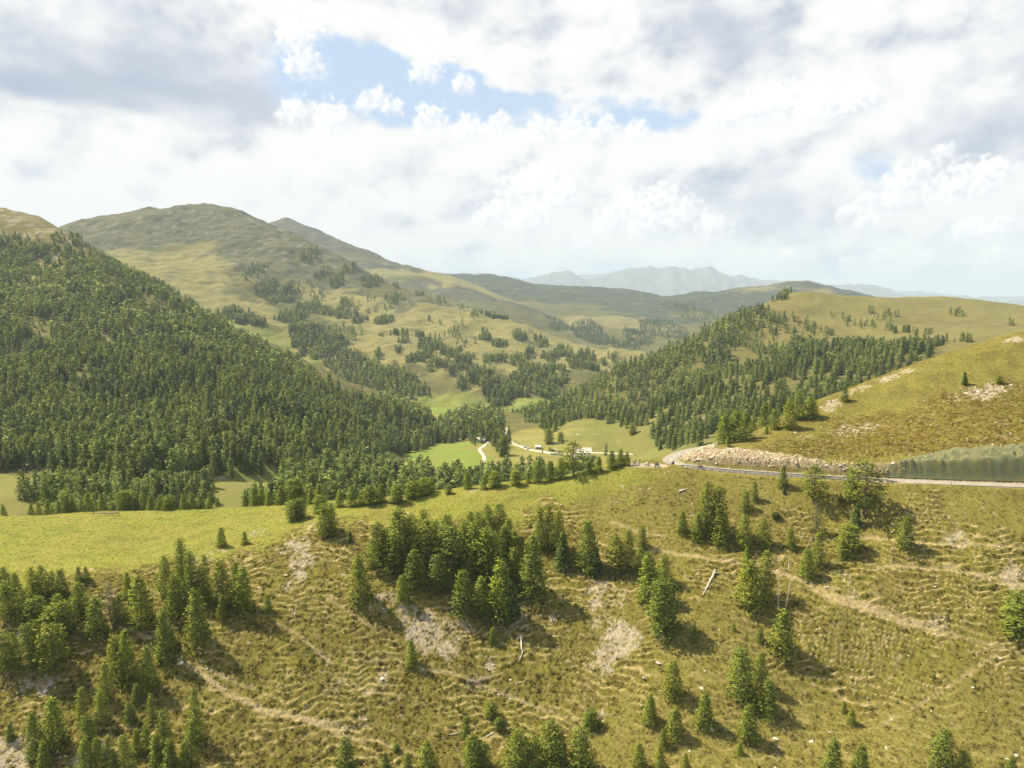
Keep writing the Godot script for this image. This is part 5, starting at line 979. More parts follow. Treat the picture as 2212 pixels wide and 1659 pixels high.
func build_spur() -> void:
	var land := survey(SPOTS_F, BOX_F, 0.40, 6)
	lands["F"] = land
	var nx := land.nx
	var nz := land.nz
	var total := nx * nz
	# the road is cut into the slope
	var rows := ROAD.duplicate(true)
	rows[rows.size() - 1][2] = 7.2
	rows[rows.size() - 2][2] = 7.3
	for pass_number in 2:
		var before := rows.duplicate(true)
		for i in range(1, rows.size() - 1):
			rows[i][2] = (before[i - 1][2] + before[i][2] + before[i + 1][2]) / 3.0
	road_line = spline(rows, 0.6)
	var bench := road_line.duplicate()
	for p in [[46.5, -217.0], [43.5, -217.4], [41.0, -217.6], [39.0, -218.0]]:
		bench.append(Vector3(p[0], rows[11][2], p[1]))
	spur_road.resize(total)
	spur_road.fill(1e6)
	var level := PackedFloat32Array()
	level.resize(total)
	var c := int(16.0 / land.step)
	for p in bench:
		var ci := int((p.x - land.x0) / land.step)
		var cj := int((p.z - land.z0) / land.step)
		for j in range(maxi(0, cj - c), mini(nz, cj + c + 1)):
			for i in range(maxi(0, ci - c), mini(nx, ci + c + 1)):
				var dx := land.x0 + i * land.step - p.x
				var dz := land.z0 + j * land.step - p.z
				var d := dx * dx + dz * dz
				var a := j * nx + i
				if d < spur_road[a]:
					spur_road[a] = d
					level[a] = p.y
	# worn and stony places
	spur_gravel.resize(total)
	spur_track.resize(total)
	spur_rocky.resize(total)
	spur_tread.resize(total)
	spur_riser.resize(total)
	for s in GRAVEL:
		stamp(land, spur_gravel, s[0], s[1], s[2] * 1.25, s[3])
	for line in PATHS:
		for q in line.size() - 1:
			var a := Vector2(line[q][0], line[q][1])
			var b := Vector2(line[q + 1][0], line[q + 1][1])
			var n := int(a.distance_to(b) / 0.3) + 1
			for k in n:
				var t := float(k) / n
				var p := a.lerp(b, t)
				stamp(land, spur_track, p.x, p.y, lerpf(line[q][2], line[q + 1][2], t) * 0.9, lerpf(line[q][3], line[q + 1][3], t))
	spur_cover = Cover.new(BOX_F, SITES_F)
	var hummock := noise(41, 1.9, 3, 0.6)
	var lumps := noise(42, 7.0, 3)
	var swell := noise(43, 28.0, 3)
	var wave := noise(44, 16.0, 3)
	var broken := noise(45, 3.2, 3, 0.6)
	var patch := noise(46, 6.0, 4, 0.62)
	var patch2 := noise(47, 1.3, 3, 0.65)
	var tint := noise(48, 22.0, 3)
	var crag := noise(49, 2.4, 4, 0.62, true)
	var warp := noise(50, 9.0, 3)
	var terraced := noise(51, 19.0, 2)
	var out := PackedColorArray()
	out.resize(total)
	var meadow_a := Color(0.212, 0.245, 0.048)
	var meadow_b := Color(0.245, 0.236, 0.058)
	var heath_a := Color(0.160, 0.150, 0.036)
	var heath_b := Color(0.160, 0.136, 0.044)
	var heath_c := Color(0.188, 0.180, 0.040)
	var dry_a := Color(0.190, 0.180, 0.044)
	var dry_b := Color(0.200, 0.176, 0.060)
	var gold_a := Color(0.218, 0.200, 0.054)
	var gold_b := Color(0.178, 0.170, 0.048)
	var moss_a := Color(0.172, 0.158, 0.030)
	var moss_b := Color(0.140, 0.100, 0.034)
	var straw := Color(0.420, 0.360, 0.180)
	var soil := Color(0.390, 0.315, 0.215)
	var stone := Color(0.42, 0.39, 0.355)
	for j in nz:
		var z := land.z0 + j * land.step
		for i in nx:
			var x := land.x0 + i * land.step
			var a := j * nx + i
			var wx := warp.get_noise_2d(x, z)
			var w := spur_cover.at(x + wx * 9.0, z + warp.get_noise_2d(x + 90.0, z) * 9.0)
			var y := land.h[a] + swell.get_noise_2d(x, z) * 0.5
			var hm := hummock.get_noise_2d(x, z)
			var heath := w[1] + w[4]
			var br := broken.get_noise_2d(x, z)
			# cattle steps along the contours
			var steps := clampf(w[1] * 1.15 + w[2] * 0.35 + w[4] * 0.25, 0.0, 1.0) * clampf(lerpf(0.55, 1.15, smoothstep(0.0, 60.0, x)) + terraced.get_noise_2d(x, z) * 2.0, 0.1, 1.15)
			var phase := y / 0.92 + wave.get_noise_2d(x, z) * 1.7 + br * 0.16
			var f := phase - floorf(phase)
			var stepped := (floorf(phase) + smoothstep(0.42, 0.92, f)) - phase + 0.45
			var tread := smoothstep(0.34, 0.16, f) * smoothstep(0.0, 0.07, f) * steps
			y += stepped * 0.92 * lerpf(0.30, 0.80, smoothstep(0.0, 60.0, x)) * steps
			spur_tread[a] = tread
			y += hm * (0.015 + 0.20 * heath) + lumps.get_noise_2d(x, z) * (0.14 + 0.14 * heath)
			var n1 := clampf(0.5 + patch.get_noise_2d(x, z) * 1.2, 0.0, 1.0)
			var n2 := clampf(0.5 + patch2.get_noise_2d(x, z) * 1.0, 0.0, 1.0)
			var n3 := clampf(0.5 + tint.get_noise_2d(x, z) * 1.2, 0.0, 1.0)
			var col := meadow_a.lerp(meadow_b, n3 * 0.6 + n1 * 0.4).lerp(Color(0.150, 0.165, 0.042), clampf(patch.get_noise_2d(x * 0.35, z * 0.9) * 1.6, 0.0, 0.5)) * w[0]
			col += heath_a.lerp(heath_b, n1).lerp(heath_c, n3 * 0.7) * lerpf(0.85, 1.15, n2) * w[1]
			col += dry_a.lerp(dry_b, n1 * 0.6 + n2 * 0.4) * w[2]
			col += gold_a.lerp(gold_b, n1).lerp(Color(0.140, 0.122, 0.040), clampf(patch.get_noise_2d(x * 0.5 + 200.0, z * 0.5) * 2.0, 0.0, 0.65)) * w[3]
			col += moss_a.lerp(moss_b, clampf(n1 * 0.7 + n2 * 0.5 - 0.1, 0.0, 1.0)) * w[4]
			var riser := smoothstep(0.40, 0.60, f) * smoothstep(1.0, 0.9, f) * steps * clampf(0.8 + patch.get_noise_2d(x + 50.0, z) * 1.5, 0.0, 1.0)
			spur_riser[a] = riser
			var worn := tread * clampf(0.85 + br * 1.3, 0.0, 1.0)
			col = col.lerp(straw, worn * 0.9)
			var gr := spur_gravel[a]
			if gr > 0.0:
				gr = clampf((gr + br * 0.75 + patch2.get_noise_2d(x * 1.4, z * 1.4) * 0.8 - 0.50) * 2.6, 0.0, 1.0)
				spur_gravel[a] = gr
				col = col.lerp(soil.lerp(stone, clampf(n2 * 1.3 - 0.1, 0.0, 1.0)), gr * 0.86)
				y -= gr * 0.08
			var tr := spur_track[a]
			if tr > 0.0:
				tr = clampf(tr + br * 0.55, 0.0, 1.0)
				col = col.lerp(soil.lerp(straw, n1), tr * 0.85)
				y -= tr * 0.16
			# scattered bare crumbs of limestone soil in the heath
			var crumb := patch2.get_noise_2d(x * 0.8 + 400.0, z * 0.8) + br * 0.6 - 0.46
			if crumb > 0.0 and heath > 0.3:
				col = col.lerp(soil, minf(crumb * 5.0, 0.7))
			# road bench, its shoulders, and the rock laid bare above it
			var rd := sqrt(spur_road[a])
			if rd < 15.9:
				var uphill := y > level[a] + 0.3
				var reach := 2.2 if uphill else 4.0
				var t := smoothstep(2.5, 2.5 + reach, rd)
				var cut := y - level[a]
				y = lerpf(level[a] - 0.12, y, t)
				var shoulder := smoothstep(2.9 + br * 0.9, 2.4, rd)
				col = col.lerp(Color(0.44, 0.39, 0.32), shoulder * (0.9 if x < 56.0 or uphill else 0.45))
				if uphill and x > 55.0 and x < 113.0 and z > -240.0 and rd > 3.0:
					var high := lerpf(12.5, 4.5, smoothstep(66.0, 98.0, x))
					var r := smoothstep(3.2, 3.9, rd) * smoothstep(high + 1.5, high - 1.0, rd + br * 3.0) * smoothstep(0.1, 0.6, cut) * smoothstep(113.0, 107.0, x + br * 5.0)
					spur_rocky[a] = r
					y += (crag.get_noise_2d(x, z) - 0.25) * 0.85 * r
					col = col.lerp(Color(0.40, 0.335, 0.25).lerp(Color(0.25, 0.21, 0.10), clampf(crag.get_noise_2d(x * 1.5, z * 1.5) * 0.8, 0.0, 1.0)), r * 0.95)
			land.h[a] = y
			col.a = 1.0
			out[a] = col
	var m := ground_paint("spur_turf", 11.0, 0.34, 0.94)
	tag(top("spur", sheet(land, out), m), "grassy mountain spur with bright meadow, heath slope and gully", "", "", "structure")


func stamp(land: Land, field: PackedFloat32Array, x: float, z: float, r: float, strength: float) -> void:
	var c := int(r / land.step) + 2
	var ci := int((x - land.x0) / land.step)
	var cj := int((z - land.z0) / land.step)
	for j in range(maxi(0, cj - c), mini(land.nz, cj + c + 1)):
		for i in range(maxi(0, ci - c), mini(land.nx, ci + c + 1)):
			var d := Vector2(land.x0 + i * land.step - x, land.z0 + j * land.step - z).length()
			var v := strength * smoothstep(r + 0.25, r * 0.35, d)
			var a := j * land.nx + i
			if v > field[a]:
				field[a] = v


func field_at(land: Land, field: PackedFloat32Array, x: float, z: float) -> float:
	var i := clampi(int((x - land.x0) / land.step + 0.5), 0, land.nx - 1)
	var j := clampi(int((z - land.z0) / land.step + 0.5), 0, land.nz - 1)
	return field[j * land.nx + i]


# ---------------------------------------------------------------- woods seen as a mass
func build_woods() -> void:
	var near: Array[ArrayMesh] = []
	var far: Array[ArrayMesh] = []
	var leaf := Color(1, 1, 1)
	var wood := Color(0.6, 0.5, 0.4)
	for k in 6:
		near.append(crown(500 + k, [0, 1, 4, 1, 0, 0][k], 90, 5, 0.78, leaf, wood, 0.04))
		far.append(crown(540 + k, [0, 1, 4, 1, 2, 0][k], 34, 3, 1.35, leaf, wood, 0.03))
	var m := needles("wood_needles")
	var larch := Color(0.178, 0.222, 0.072)
	var dark := Color(0.086, 0.122, 0.056)
	wood_on("L", WOOD_L, GAPS_L, 5.2, [8.0, 16.5], near, far, m, larch, dark, 0.86, "forest", "dense larch and spruce forest covering the steep hillside", 601, CLUMPS_L)
	wood_on("H", WOOD_H, GAPS_H, 6.6, [8.0, 15.5], near, far, m, larch, dark, 0.76, "forest", "forest on the near flank of the rounded grassy hill", 602, CLUMPS_H)
	wood_on("C", WOOD_C, [], 8.0, [11.0, 18.0], near, far, m, larch * 0.9, dark, 0.92, "forest", "clumps of pines and larches strewn over the broad mountain", 603, CLUMPS_C)
	wood_on("R", [], [], 9.0, [10.0, 17.0], near, far, m, dark * 1.3, dark, 1.0, "forest", "dark woods at the foot of the far ridge", 604, CLUMPS_R)
	wood_on("V", WOODS_V[0], [], 6.6, [10.0, 17.0], near, far, m, larch, dark, 0.9, "forest", "valley wood between the lone barn and the hut", 605, [])
	wood_on("V", WOODS_V[1], [], 6.5, [9.0, 15.0], near, far, m, larch, dark, 0.8, "forest", "small wood beside the gravel lane bend", 606, [])
	wood_on("V", WOODS_V[2], [], 6.3, [12.0, 20.0], near, far, m, larch * 1.15, dark * 1.2, 0.85, "forest", "belt of larches in the dip behind the meadow edge", 607, [])
	wood_on("V", WOODS_V[3], [], 3.8, [7.0, 13.0], near, far, m, larch * 1.15, dark * 1.2, 0.8, "forest", "strip of larches below the meadow rim", 608, [])


func wood_on(k: String, area: Array, gaps: Array, spacing: float, tall: Array, near: Array[ArrayMesh], far: Array[ArrayMesh], m: Material, larch: Color, dark: Color, fill: float, called: String, label: String, seed_value: int, clumps: Array) -> void:
	var land: Land = lands[k]
	var g := RandomNumberGenerator.new()
	g.seed = seed_value
	var open := noise(seed_value, 55.0, 3)
	var kinds := noise(seed_value + 1, 70.0, 3)
	var spots := PackedVector3Array()        # x, z, size
	if area:
		var poly := ring(area)
		var holes: Array[PackedVector2Array] = []
		for h in gaps:
			holes.append(ring(h))
		var lo := poly[0]
		var hi := poly[0]
		for p in poly:
			lo = lo.min(p)
			hi = hi.max(p)
		var z := lo.y
		while z < hi.y:
			var x := lo.x
			while x < hi.x:
				var p := Vector2(x + g.randf() * spacing, z + g.randf() * spacing)
				x += spacing
				var edge := Vector2(open.get_noise_2d(p.x + 300.0, p.y), open.get_noise_2d(p.x, p.y + 300.0)) * (60.0 if k == "L" and p.y < -850.0 else 14.0)
				var fall := Vector2((p.x + p.y) * 0.16, p.x - p.y)
				if (k == "L" and p.y < -520.0 or k == "H") and open.get_noise_2dv(fall) > 0.27 and g.randf() < 0.8:
					continue
				if not inside(p + edge, poly) or open.get_noise_2d(p.x, p.y) * 0.5 + 0.5 > fill + 0.06 or g.randf() > fill * 1.15:
					continue
				var hole := false
				for h in holes:
					if inside(p, h):
						hole = true
				if not hole:
					spots.append(Vector3(p.x, p.y, clampf(g.randf() + kinds.get_noise_2d(p.y, p.x) * 0.6, 0.0, 1.0) * (smoothstep(-1250.0, -900.0, p.y) * 0.7 + 0.3 if k == "L" else 1.0)))
			z += spacing
	for c in clumps:
		for i in int(c[4] * 1.9):
			var r := sqrt(g.randf())
			var a := g.randf() * TAU
			spots.append(Vector3(c[0] + cos(a) * r * c[2], c[1] + sin(a) * r * c[3], g.randf() * (0.75 if k != "H" and k != "L" else 0.35)))
	var places: Array[Array] = []
	var tints: Array[PackedColorArray] = []
	for q in 12:
		places.append([])
		tints.append(PackedColorArray())
	for s in spots:
		if s.x < land.x0 or s.y < land.z0 or s.x > land.x0 + (land.nx - 1) * land.step or s.y > land.z0 + (land.nz - 1) * land.step:
			continue
		var h := lerpf(tall[0], tall[1], s.z) * g.randf_range(0.85, 1.1)
		if g.randf() < 0.10:
			h *= 0.55
		var mix := kinds.get_noise_2d(s.x, s.y) * 1.5 + g.randfn() * 0.35
		var conifer := mix > 0.45
		var v: int = 2 if conifer and g.randf() < 0.6 else [0, 1, 3, 5, 4, 1][g.randi() % 6]
		if -s.y > 760.0:
			v += 6
		var c := larch.lerp(dark, clampf(mix * 0.9 + 0.15, 0.0, 1.0))
		var q := g.randf_range(0.68, 1.3)
		c = Color(c.r * q * g.randf_range(0.93, 1.08), c.g * q, c.b * q)
		var wide := h * g.randf_range(0.36, 0.48)
		var lean := Basis(Vector3(1, 0, 0), g.randfn() * 0.03) * Basis(Vector3.UP, g.randf() * TAU)
		places[v].append(Transform3D(lean.scaled_local(Vector3(wide / 4.0, h / 10.0, wide / 4.0)), Vector3(s.x, land.y(s.x, s.y) - 0.4, s.y)))
		tints[v].append(c)
	var root := thing(called)
	tag(root, label, "forest", "", "stuff")
	for v in 12:
		if places[v].size():
			swarm("tree_stand", root, near[v] if v < 6 else far[v - 6], m, places[v], tints[v])


# ---------------------------------------------------------------- trees one can tell apart
func build_trees() -> void:
	var m := needles("larch_needles")
	var bark := paint("bark", Color(0.105, 0.085, 0.068), 0.9)
	bark.albedo_texture = grain(17, 0.6, 1.3, 0.05)
	bark.uv1_triplanar = true
	bark.uv1_scale = Vector3(0.8, 0.8, 0.8)
	var wood := Color(0.12, 0.095, 0.07)
	var crowns := {}
	var trunks := {}
	var tone := [Color(0.191, 0.236, 0.040), Color(0.163, 0.203, 0.038), Color(0.217, 0.252, 0.042), Color(0.148, 0.191, 0.040), Color(0.200, 0.230, 0.042), Color(0.176, 0.221, 0.042)]
	for kind in 6:
		crowns[kind] = []
		trunks[kind] = []
		for k in [7, 8, 5, 2, 3, 3][kind]:
			var c: Color = tone[k % 6]
			match kind:
				0: crowns[kind].append(crown(700 + k, 0, 210, 9, 0.36, c, wood, 0.02))
				1: crowns[kind].append(crown(720 + k, 1, 180, 9, 0.34, c, wood, 0.04))
				2: crowns[kind].append(crown(740 + k, 2, 210, 10, 0.38, c, wood, 0.03))
				3: crowns[kind].append(crown(760 + k, 3, 120, 6, 0.34, Color(0.20, 0.19, 0.13) if k == 0 else Color(0.15, 0.15, 0.075), Color(0.26, 0.235, 0.21), 0.08))
				4: crowns[kind].append(crown(780 + k, 4, 200, 9, 0.50, [Color(0.095, 0.135, 0.044), Color(0.115, 0.160, 0.060), Color(0.105, 0.150, 0.048)][k], wood, 0.0))
				5: crowns[kind].append(crown(800 + k, 5, 85, 9, 0.38, c * 0.92, wood, 0.20))
			trunks[kind].append(trunk(820 + kind * 10 + k, 9.2, [0.13, 0.15, 0.17, 0.15, 0.14, 0.26][kind], [0, 2, 1, 4, 0, 5][kind]))
	var look := ["bright green cone-shaped larch", "airy see-through larch", "broad bushy rounded larch", "grey half-dead larch", "dark dense spruce", "old thick-trunked larch"]
	var called := ["larch_tree", "larch_tree", "bushy_larch", "withered_larch", "spruce_tree", "old_larch"]
	var land: Land = lands["F"]
	var g := RandomNumberGenerator.new()
	g.seed = 77
	for t in TREES:
		var kind := int(t[4])
		var v: int = g.randi() % crowns[kind].size()
		if kind == 3:
			v = 0 if t[1] > -190.0 and t[0] < 0.0 else 1
		var h: float = t[2] * 1.03
		var wide: float = t[3] * (1.35 if kind == 1 else 1.28) * (1.2 if int(t[5]) == 2 else 1.0)
		wide = minf(wide, h * [0.62, 0.66, 0.85, 0.6, 0.55, 0.8][kind])
		var o := thing(called[kind], Vector3(t[0], land.y(t[0], t[1]) - 0.1, t[1]), g.randf() * TAU)
		var size := "small " if h < 4.5 else ("tall " if h > 10.0 else "")
		tag(o, size + look[kind] + " " + PLACES[int(t[5])], "tree", "trees " + PLACES[int(t[5])])
		var tk := part("trunk", trunks[kind][v], bark, o)
		tk.scale = Vector3(h / 10.0, h / 10.0, h / 10.0)
		var cr := part("crown", crowns[kind][v], m, o)
		cr.scale = Vector3(wide / 4.0, h / 10.0, wide / 4.0)
	for t in LONE:
		var l: Land = lands[t[4]]
		var o := thing("larch_tree", Vector3(t[0], l.y(t[0], t[1]) - 0.2, t[1]), g.randf() * TAU)
		tag(o, "single larch standing alone on the pasture behind the lodge" if t[4] == "H" else "larch standing free on the valley meadow", "tree", "lone larches on the valley meadows")
		var tk := part("trunk", trunks[1][0], bark, o)
		tk.scale = Vector3.ONE * t[2] / 10.0
		var cr := part("crown", crowns[2 if t[3] / t[2] > 0.55 else 1][g.randi() % 5], m, o)
		cr.scale = Vector3(t[3] / 4.0, t[2] / 10.0, t[3] / 4.0)


# ---------------------------------------------------------------- road, rail, cutting, net
func road_at(i: int) -> Array:
	# [place, side that looks to the right of travel]
	var a := road_line[maxi(i - 1, 0)]
	var b := road_line[mini(i + 1, road_line.size() - 1)]
	var f := b - a
	return [road_line[i], Vector3(-f.z, 0, f.x).normalized()]


func ribbon(from: int, to: int, a: float, b: float, lift: float, crown_lift := 0.0) -> ArrayMesh:
	var st := begin()
	for i in range(from, to):
		var p := road_at(i)
		var q := road_at(i + 1)
		var n := 4 if b - a > 1.0 else 1
		for s in n:
			var u := lerpf(a, b, float(s) / n)
			var v := lerpf(a, b, float(s + 1) / n)
			var up := func(w: float) -> Vector3: return Vector3(0, lift + crown_lift * (1.0 - pow(w / 3.2, 2)), 0)
			quad(st, p[0] + p[1] * v + up.call(v), p[0] + p[1] * u + up.call(u), q[0] + q[1] * u + up.call(u), q[0] + q[1] * v + up.call(v))
	st.index()
	st.generate_normals()
	return st.commit()


func build_road() -> void:
	var n := road_line.size() - 1
	var tar := paint("asphalt", Color(0.205, 0.195, 0.182), 0.9)
	tar.albedo_texture = grain(31, 0.82, 1.14, 0.02)
	tar.uv1_triplanar = true
	tar.uv1_world_triplanar = true
	tar.uv1_scale = Vector3.ONE / 6.0
	var white := paint("road_paint", Color(0.66, 0.66, 0.64), 0.7)
	var road := top("road", ribbon(0, n, -2.15, 2.15, 0.02, 0.05), tar)
	tag(road, "grey asphalt mountain road bending round the rock nose", "", "", "structure")
	var bend := PackedInt32Array()
	for i in n:
		if road_line[i].x < 60.0:
			bend.append(i)
	part("edge_line", ribbon(bend[0], bend[bend.size() - 1], 1.88, 2.0, 0.05), white, road)
	part("edge_line", ribbon(bend[0], bend[bend.size() - 1], -2.0, -1.88, 0.05), white, road)
	var at := 6
	while at < n - 6:
		part("centre_dash", ribbon(at, at + 4, -0.07, 0.07, 0.082), white, road)
		at += 10
	# guard rail on the outer edge
	var steel := paint("galvanised_steel", Color(0.32, 0.34, 0.33), 0.5, 0.5)
	var dull := paint("weathered_post", Color(0.16, 0.15, 0.13), 0.8)
	var rail_root := thing("guardrail", Vector3.ZERO)
	tag(rail_root, "long grey steel guardrail on posts along the outer road edge", "guardrail")
	var span: Array[Vector3] = []
	for i in road_line.size():
		var p := road_at(i)
		var s: Vector3 = p[1] if p[1].z > 0.0 else -p[1]
		if p[0].x > 53.0 and p[0].x < 109.0 and p[0].z > -219.0:
			span.append(p[0] + s * 2.5)
	var land: Land = lands["F"]
	for level in [[0.72, 0.16, "rail_beam"], [0.36, 0.10, "lower_rail"]]:
		var st := begin()
		for i in span.size() - 1:
			var ends := []
			for e in [i, i + 1]:
				var drop := clampf(minf(e, (span.size() - 1 - e)) / 7.0, 0.0, 1.0)
				ends.append(Vector3(span[e].x, land.y(span[e].x, span[e].z) * 0.3 + span[e].y * 0.7 + level[0] * drop + 0.05, span[e].z))
			var f: Vector3 = (ends[1] - ends[0]).normalized()
			var o := f.cross(Vector3.UP).normalized()
			var prof := [Vector2(0, 1), Vector2(0.06, 0.55), Vector2(0.0, 0.0), Vector2(0.06, -0.55), Vector2(0, -1)]
			for q in 4:
				var a: Vector2 = prof[q] * Vector2(1, level[1])
				var b: Vector2 = prof[q + 1] * Vector2(1, level[1])
				quad(st, ends[0] + o * a.x + Vector3(0, a.y, 0), ends[1] + o * a.x + Vector3(0, a.y, 0), ends[1] + o * b.x + Vector3(0, b.y, 0), ends[0] + o * b.x + Vector3(0, b.y, 0))
		st.generate_normals()
		part(level[2], st.commit(), steel, rail_root)
	var post := box_mesh(Vector3(0, 0.15, 0), Vector3(0.12, 1.35, 0.14))
	for i in range(3, span.size() - 2, 4):
		part("post", post, dull, rail_root, Vector3(span[i].x, land.y(span[i].x, span[i].z), span[i].z + 0.14))
	# marker posts
	var mark := thing("delineator_post", Vector3(SPOT.delin[0][0], land.y(SPOT.delin[0][0], SPOT.delin[0][1]), SPOT.delin[0][1]))
	tag(mark, "weathered wooden marker post at the bend beside the lay-by", "post")
	part("post", box_mesh(Vector3(0, 0.7, 0), Vector3(0.16, 1.9, 0.16)), dull, mark)
	part("cap", box_mesh(Vector3(0, 1.67, 0), Vector3(0.2, 0.06, 0.2)), dull, mark)
	var mk := thing("delineator_post", Vector3(118.6, land.y(118.6, -185.6), -185.6))
	tag(mk, "thin dark marker post beside the road under the green net", "post")
	part("post", box_mesh(Vector3(0, 0.4, 0), Vector3(0.12, 1.2, 0.12)), dull, mk)
	part("reflector", box_mesh(Vector3(0, 0.8, 0.063), Vector3(0.07, 0.14, 0.01)), white, mk)
	# blocks laid bare in the cutting
	var face := thing("rock_cutting")
	tag(face, "pale broken limestone face cut above the road bend", "rock face")
	var g := RandomNumberGenerator.new()
	g.seed = 55
	var shapes: Array[ArrayMesh] = []
	for k in 8:
		shapes.append(rock(900 + k, 0.8))
	var stones := [paint("limestone", Color(0.43, 0.365, 0.285), 0.9), paint("limestone_warm", Color(0.35, 0.28, 0.20), 0.9), paint("limestone_pale", Color(0.54, 0.48, 0.41), 0.9)]
	for sm in stones:
		sm.albedo_texture = grain(23, 0.7, 1.2, 0.04)
		sm.uv1_triplanar = true
		sm.uv1_scale = Vector3(0.9, 0.9, 0.9)
	var put := 0
	var tries := 0
	var rest: Array = []
	var rest_tint := PackedColorArray()
	while tries < 24000:
		tries += 1
		var x := g.randf_range(55.0, 112.0)
		var z := g.randf_range(-240.0, -188.0)
		if field_at(land, spur_rocky, x, z) < 0.35:
			continue
		var big := put < 290
		var s := g.randf_range(0.4, 1.3) if big else g.randf_range(0.15, 0.45)
		var p := Vector3(x, land.y(x, z) + s * 0.02, z)
		if big:
			var o := part("rock", shapes[g.randi() % 8], stones[g.randi() % 3], face, p, Vector3(g.randf() * 0.6, g.randf() * TAU, g.randf() * 0.6))
			o.scale = Vector3(s, s * g.randf_range(0.5, 0.9), s * g.randf_range(0.6, 1.0))
			put += 1
		else:
			rest.append(Transform3D(Basis.from_euler(Vector3(g.randf(), g.randf() * TAU, g.randf())) * s, p))
			var t := g.randf_range(0.8, 1.15)
			rest_tint.append(Color(0.42 * t, 0.35 * t, 0.265 * t))
	var crumbs := swarm("rubble", face, shapes[0], tinted_stone(), rest, rest_tint)
	crumbs.set_meta("kind", "stuff")
	# green erosion net over the slope above the road
	var st := begin()
	var wave := noise(57, 2.6, 3, 0.6)
	var fold := noise(58, 0.9, 2)
	var crease := noise(59, 1.3, 3, 0.6, true)
	var cols: Array = []
	var anchors := PackedVector3Array()
	var top_line := PackedVector2Array()
	for p in NET_TOP:
		top_line.append(Vector2(p[0], p[1]))
	for i in road_line.size():
		var p := road_at(i)
		var s: Vector3 = p[1] if p[1].z < 0.0 else -p[1]
		var low: Vector3 = p[0] + s * 2.8
		if low.x < top_line[0].x + 0.4 or low.x > 163.0 or p[0].z < -200.0:
			continue
		var q := 0
		while q < top_line.size() - 2 and top_line[q + 1].x < low.x:
			q += 1
		var t := clampf((low.x - top_line[q].x) / (top_line[q + 1].x - top_line[q].x), 0.0, 1.0)
		var up := top_line[q].lerp(top_line[q + 1], t)
		up = up.lerp(Vector2(low.x, low.z), clampf(0.05 + wave.get_noise_2d(low.x * 0.8, 40.0) * 0.22, 0.0, 0.25))
		var col := PackedVector3Array()
		for k in 45:
			var v := float(k) / 44.0
			var x := lerpf(low.x, up.x, v)
			var z := lerpf(low.z, up.y, v)
			var y := land.y(x, z) + 0.22 + maxf(0.0, wave.get_noise_2d(x, z * 0.45)) * 1.7 * sin(v * PI) + fold.get_noise_2d(x * 1.6, z * 0.3) * 0.8 * sin(v * PI) + crease.get_noise_2d(x, z * 0.6) * 0.30 * minf(1.0, sin(v * PI) * 2.0)
			if k == 44:
				y -= 0.28
			col.append(Vector3(x, y, z))
			if k in [14, 28] and i % 9 == (k % 5):
				anchors.append(col[k])
		cols.append(col)
	for i in cols.size() - 1:
		for k in 44:
			for q in [cols[i][k], cols[i][k + 1], cols[i + 1][k + 1], cols[i][k], cols[i + 1][k + 1], cols[i + 1][k]]:
				var grown := clampf(wave.get_noise_2d(q.x * 0.9 + 70.0, q.z * 1.6) * 2.4 + 0.35, 0.0, 1.0) * clampf(0.4 + fold.get_noise_2d(q.x * 3.0, q.z * 3.0) * 1.6, 0.0, 1.0)
				st.set_color(Color(0.105, 0.120, 0.066).lerp(Color(0.150, 0.132, 0.042), grown))
				st.add_vertex(q)
	st.index()
	st.generate_normals()
	var net := thing("slope_net")
	tag(net, "grey-green erosion net pinned over the bank above the road", "net")
	var nm := paint("net_fibre", Color(1, 1, 1), 0.9)
	nm.vertex_color_use_as_albedo = true
	nm.albedo_texture = grain(61, 0.45, 1.5, 0.03, 5)
	nm.uv1_triplanar = true
	nm.uv1_world_triplanar = true
	nm.uv1_scale = Vector3(0.16, 0.16, 0.16)
	part("netting", st.commit(), nm, net)
	var plate := box_mesh(Vector3.ZERO, Vector3(0.26, 0.07, 0.26))
	for a in anchors:
		part("anchor_plate", plate, stones[2], net, a + Vector3(0, 0.06, 0.05), Vector3(0.5, g.randf(), 0))


func tinted_stone() -> StandardMaterial3D:
	if not mats.has("tinted_stone"):
		var m := paint("tinted_stone", Color(1, 1, 1), 0.9)
		m.vertex_color_use_as_albedo = true
	return mats["tinted_stone"]


# ---------------------------------------------------------------- heath, stones, dead wood
func cushion(seed_value: int, tufts: int, spread: float, tall: float) -> ArrayMesh:
	var g := RandomNumberGenerator.new()
	g.seed = seed_value
	var v := PackedVector3Array()
	var col := PackedColorArray()
	for i in tufts:
		var a := g.randf() * TAU
		var r := sqrt(g.randf()) * spread
		var p := Vector3(cos(a) * r, -0.04, sin(a) * r)
		var out_dir := Vector3(cos(a), 0, sin(a)) * (0.25 + r / spread * 0.6)
		var h := tall * (1.0 - 0.5 * r * r / (spread * spread)) * g.randf_range(0.7, 1.25)
		var across := Vector3(g.randfn(), g.randfn() * 0.2, g.randfn()).normalized() * spread * g.randf_range(0.16, 0.30)
		var q := g.randf_range(0.75, 1.3)
		cards(v, col, p, (Vector3.UP + out_dir * 0.8) * h, across, Color(q, q * g.randf_range(0.93, 1.05), q * g.randf_range(0.8, 1.1)), (Vector3.UP + out_dir * 0.6 + Vector3(g.randfn(), g.randfn(), g.randfn()) * 0.25).normalized())
	return faces(v, col)


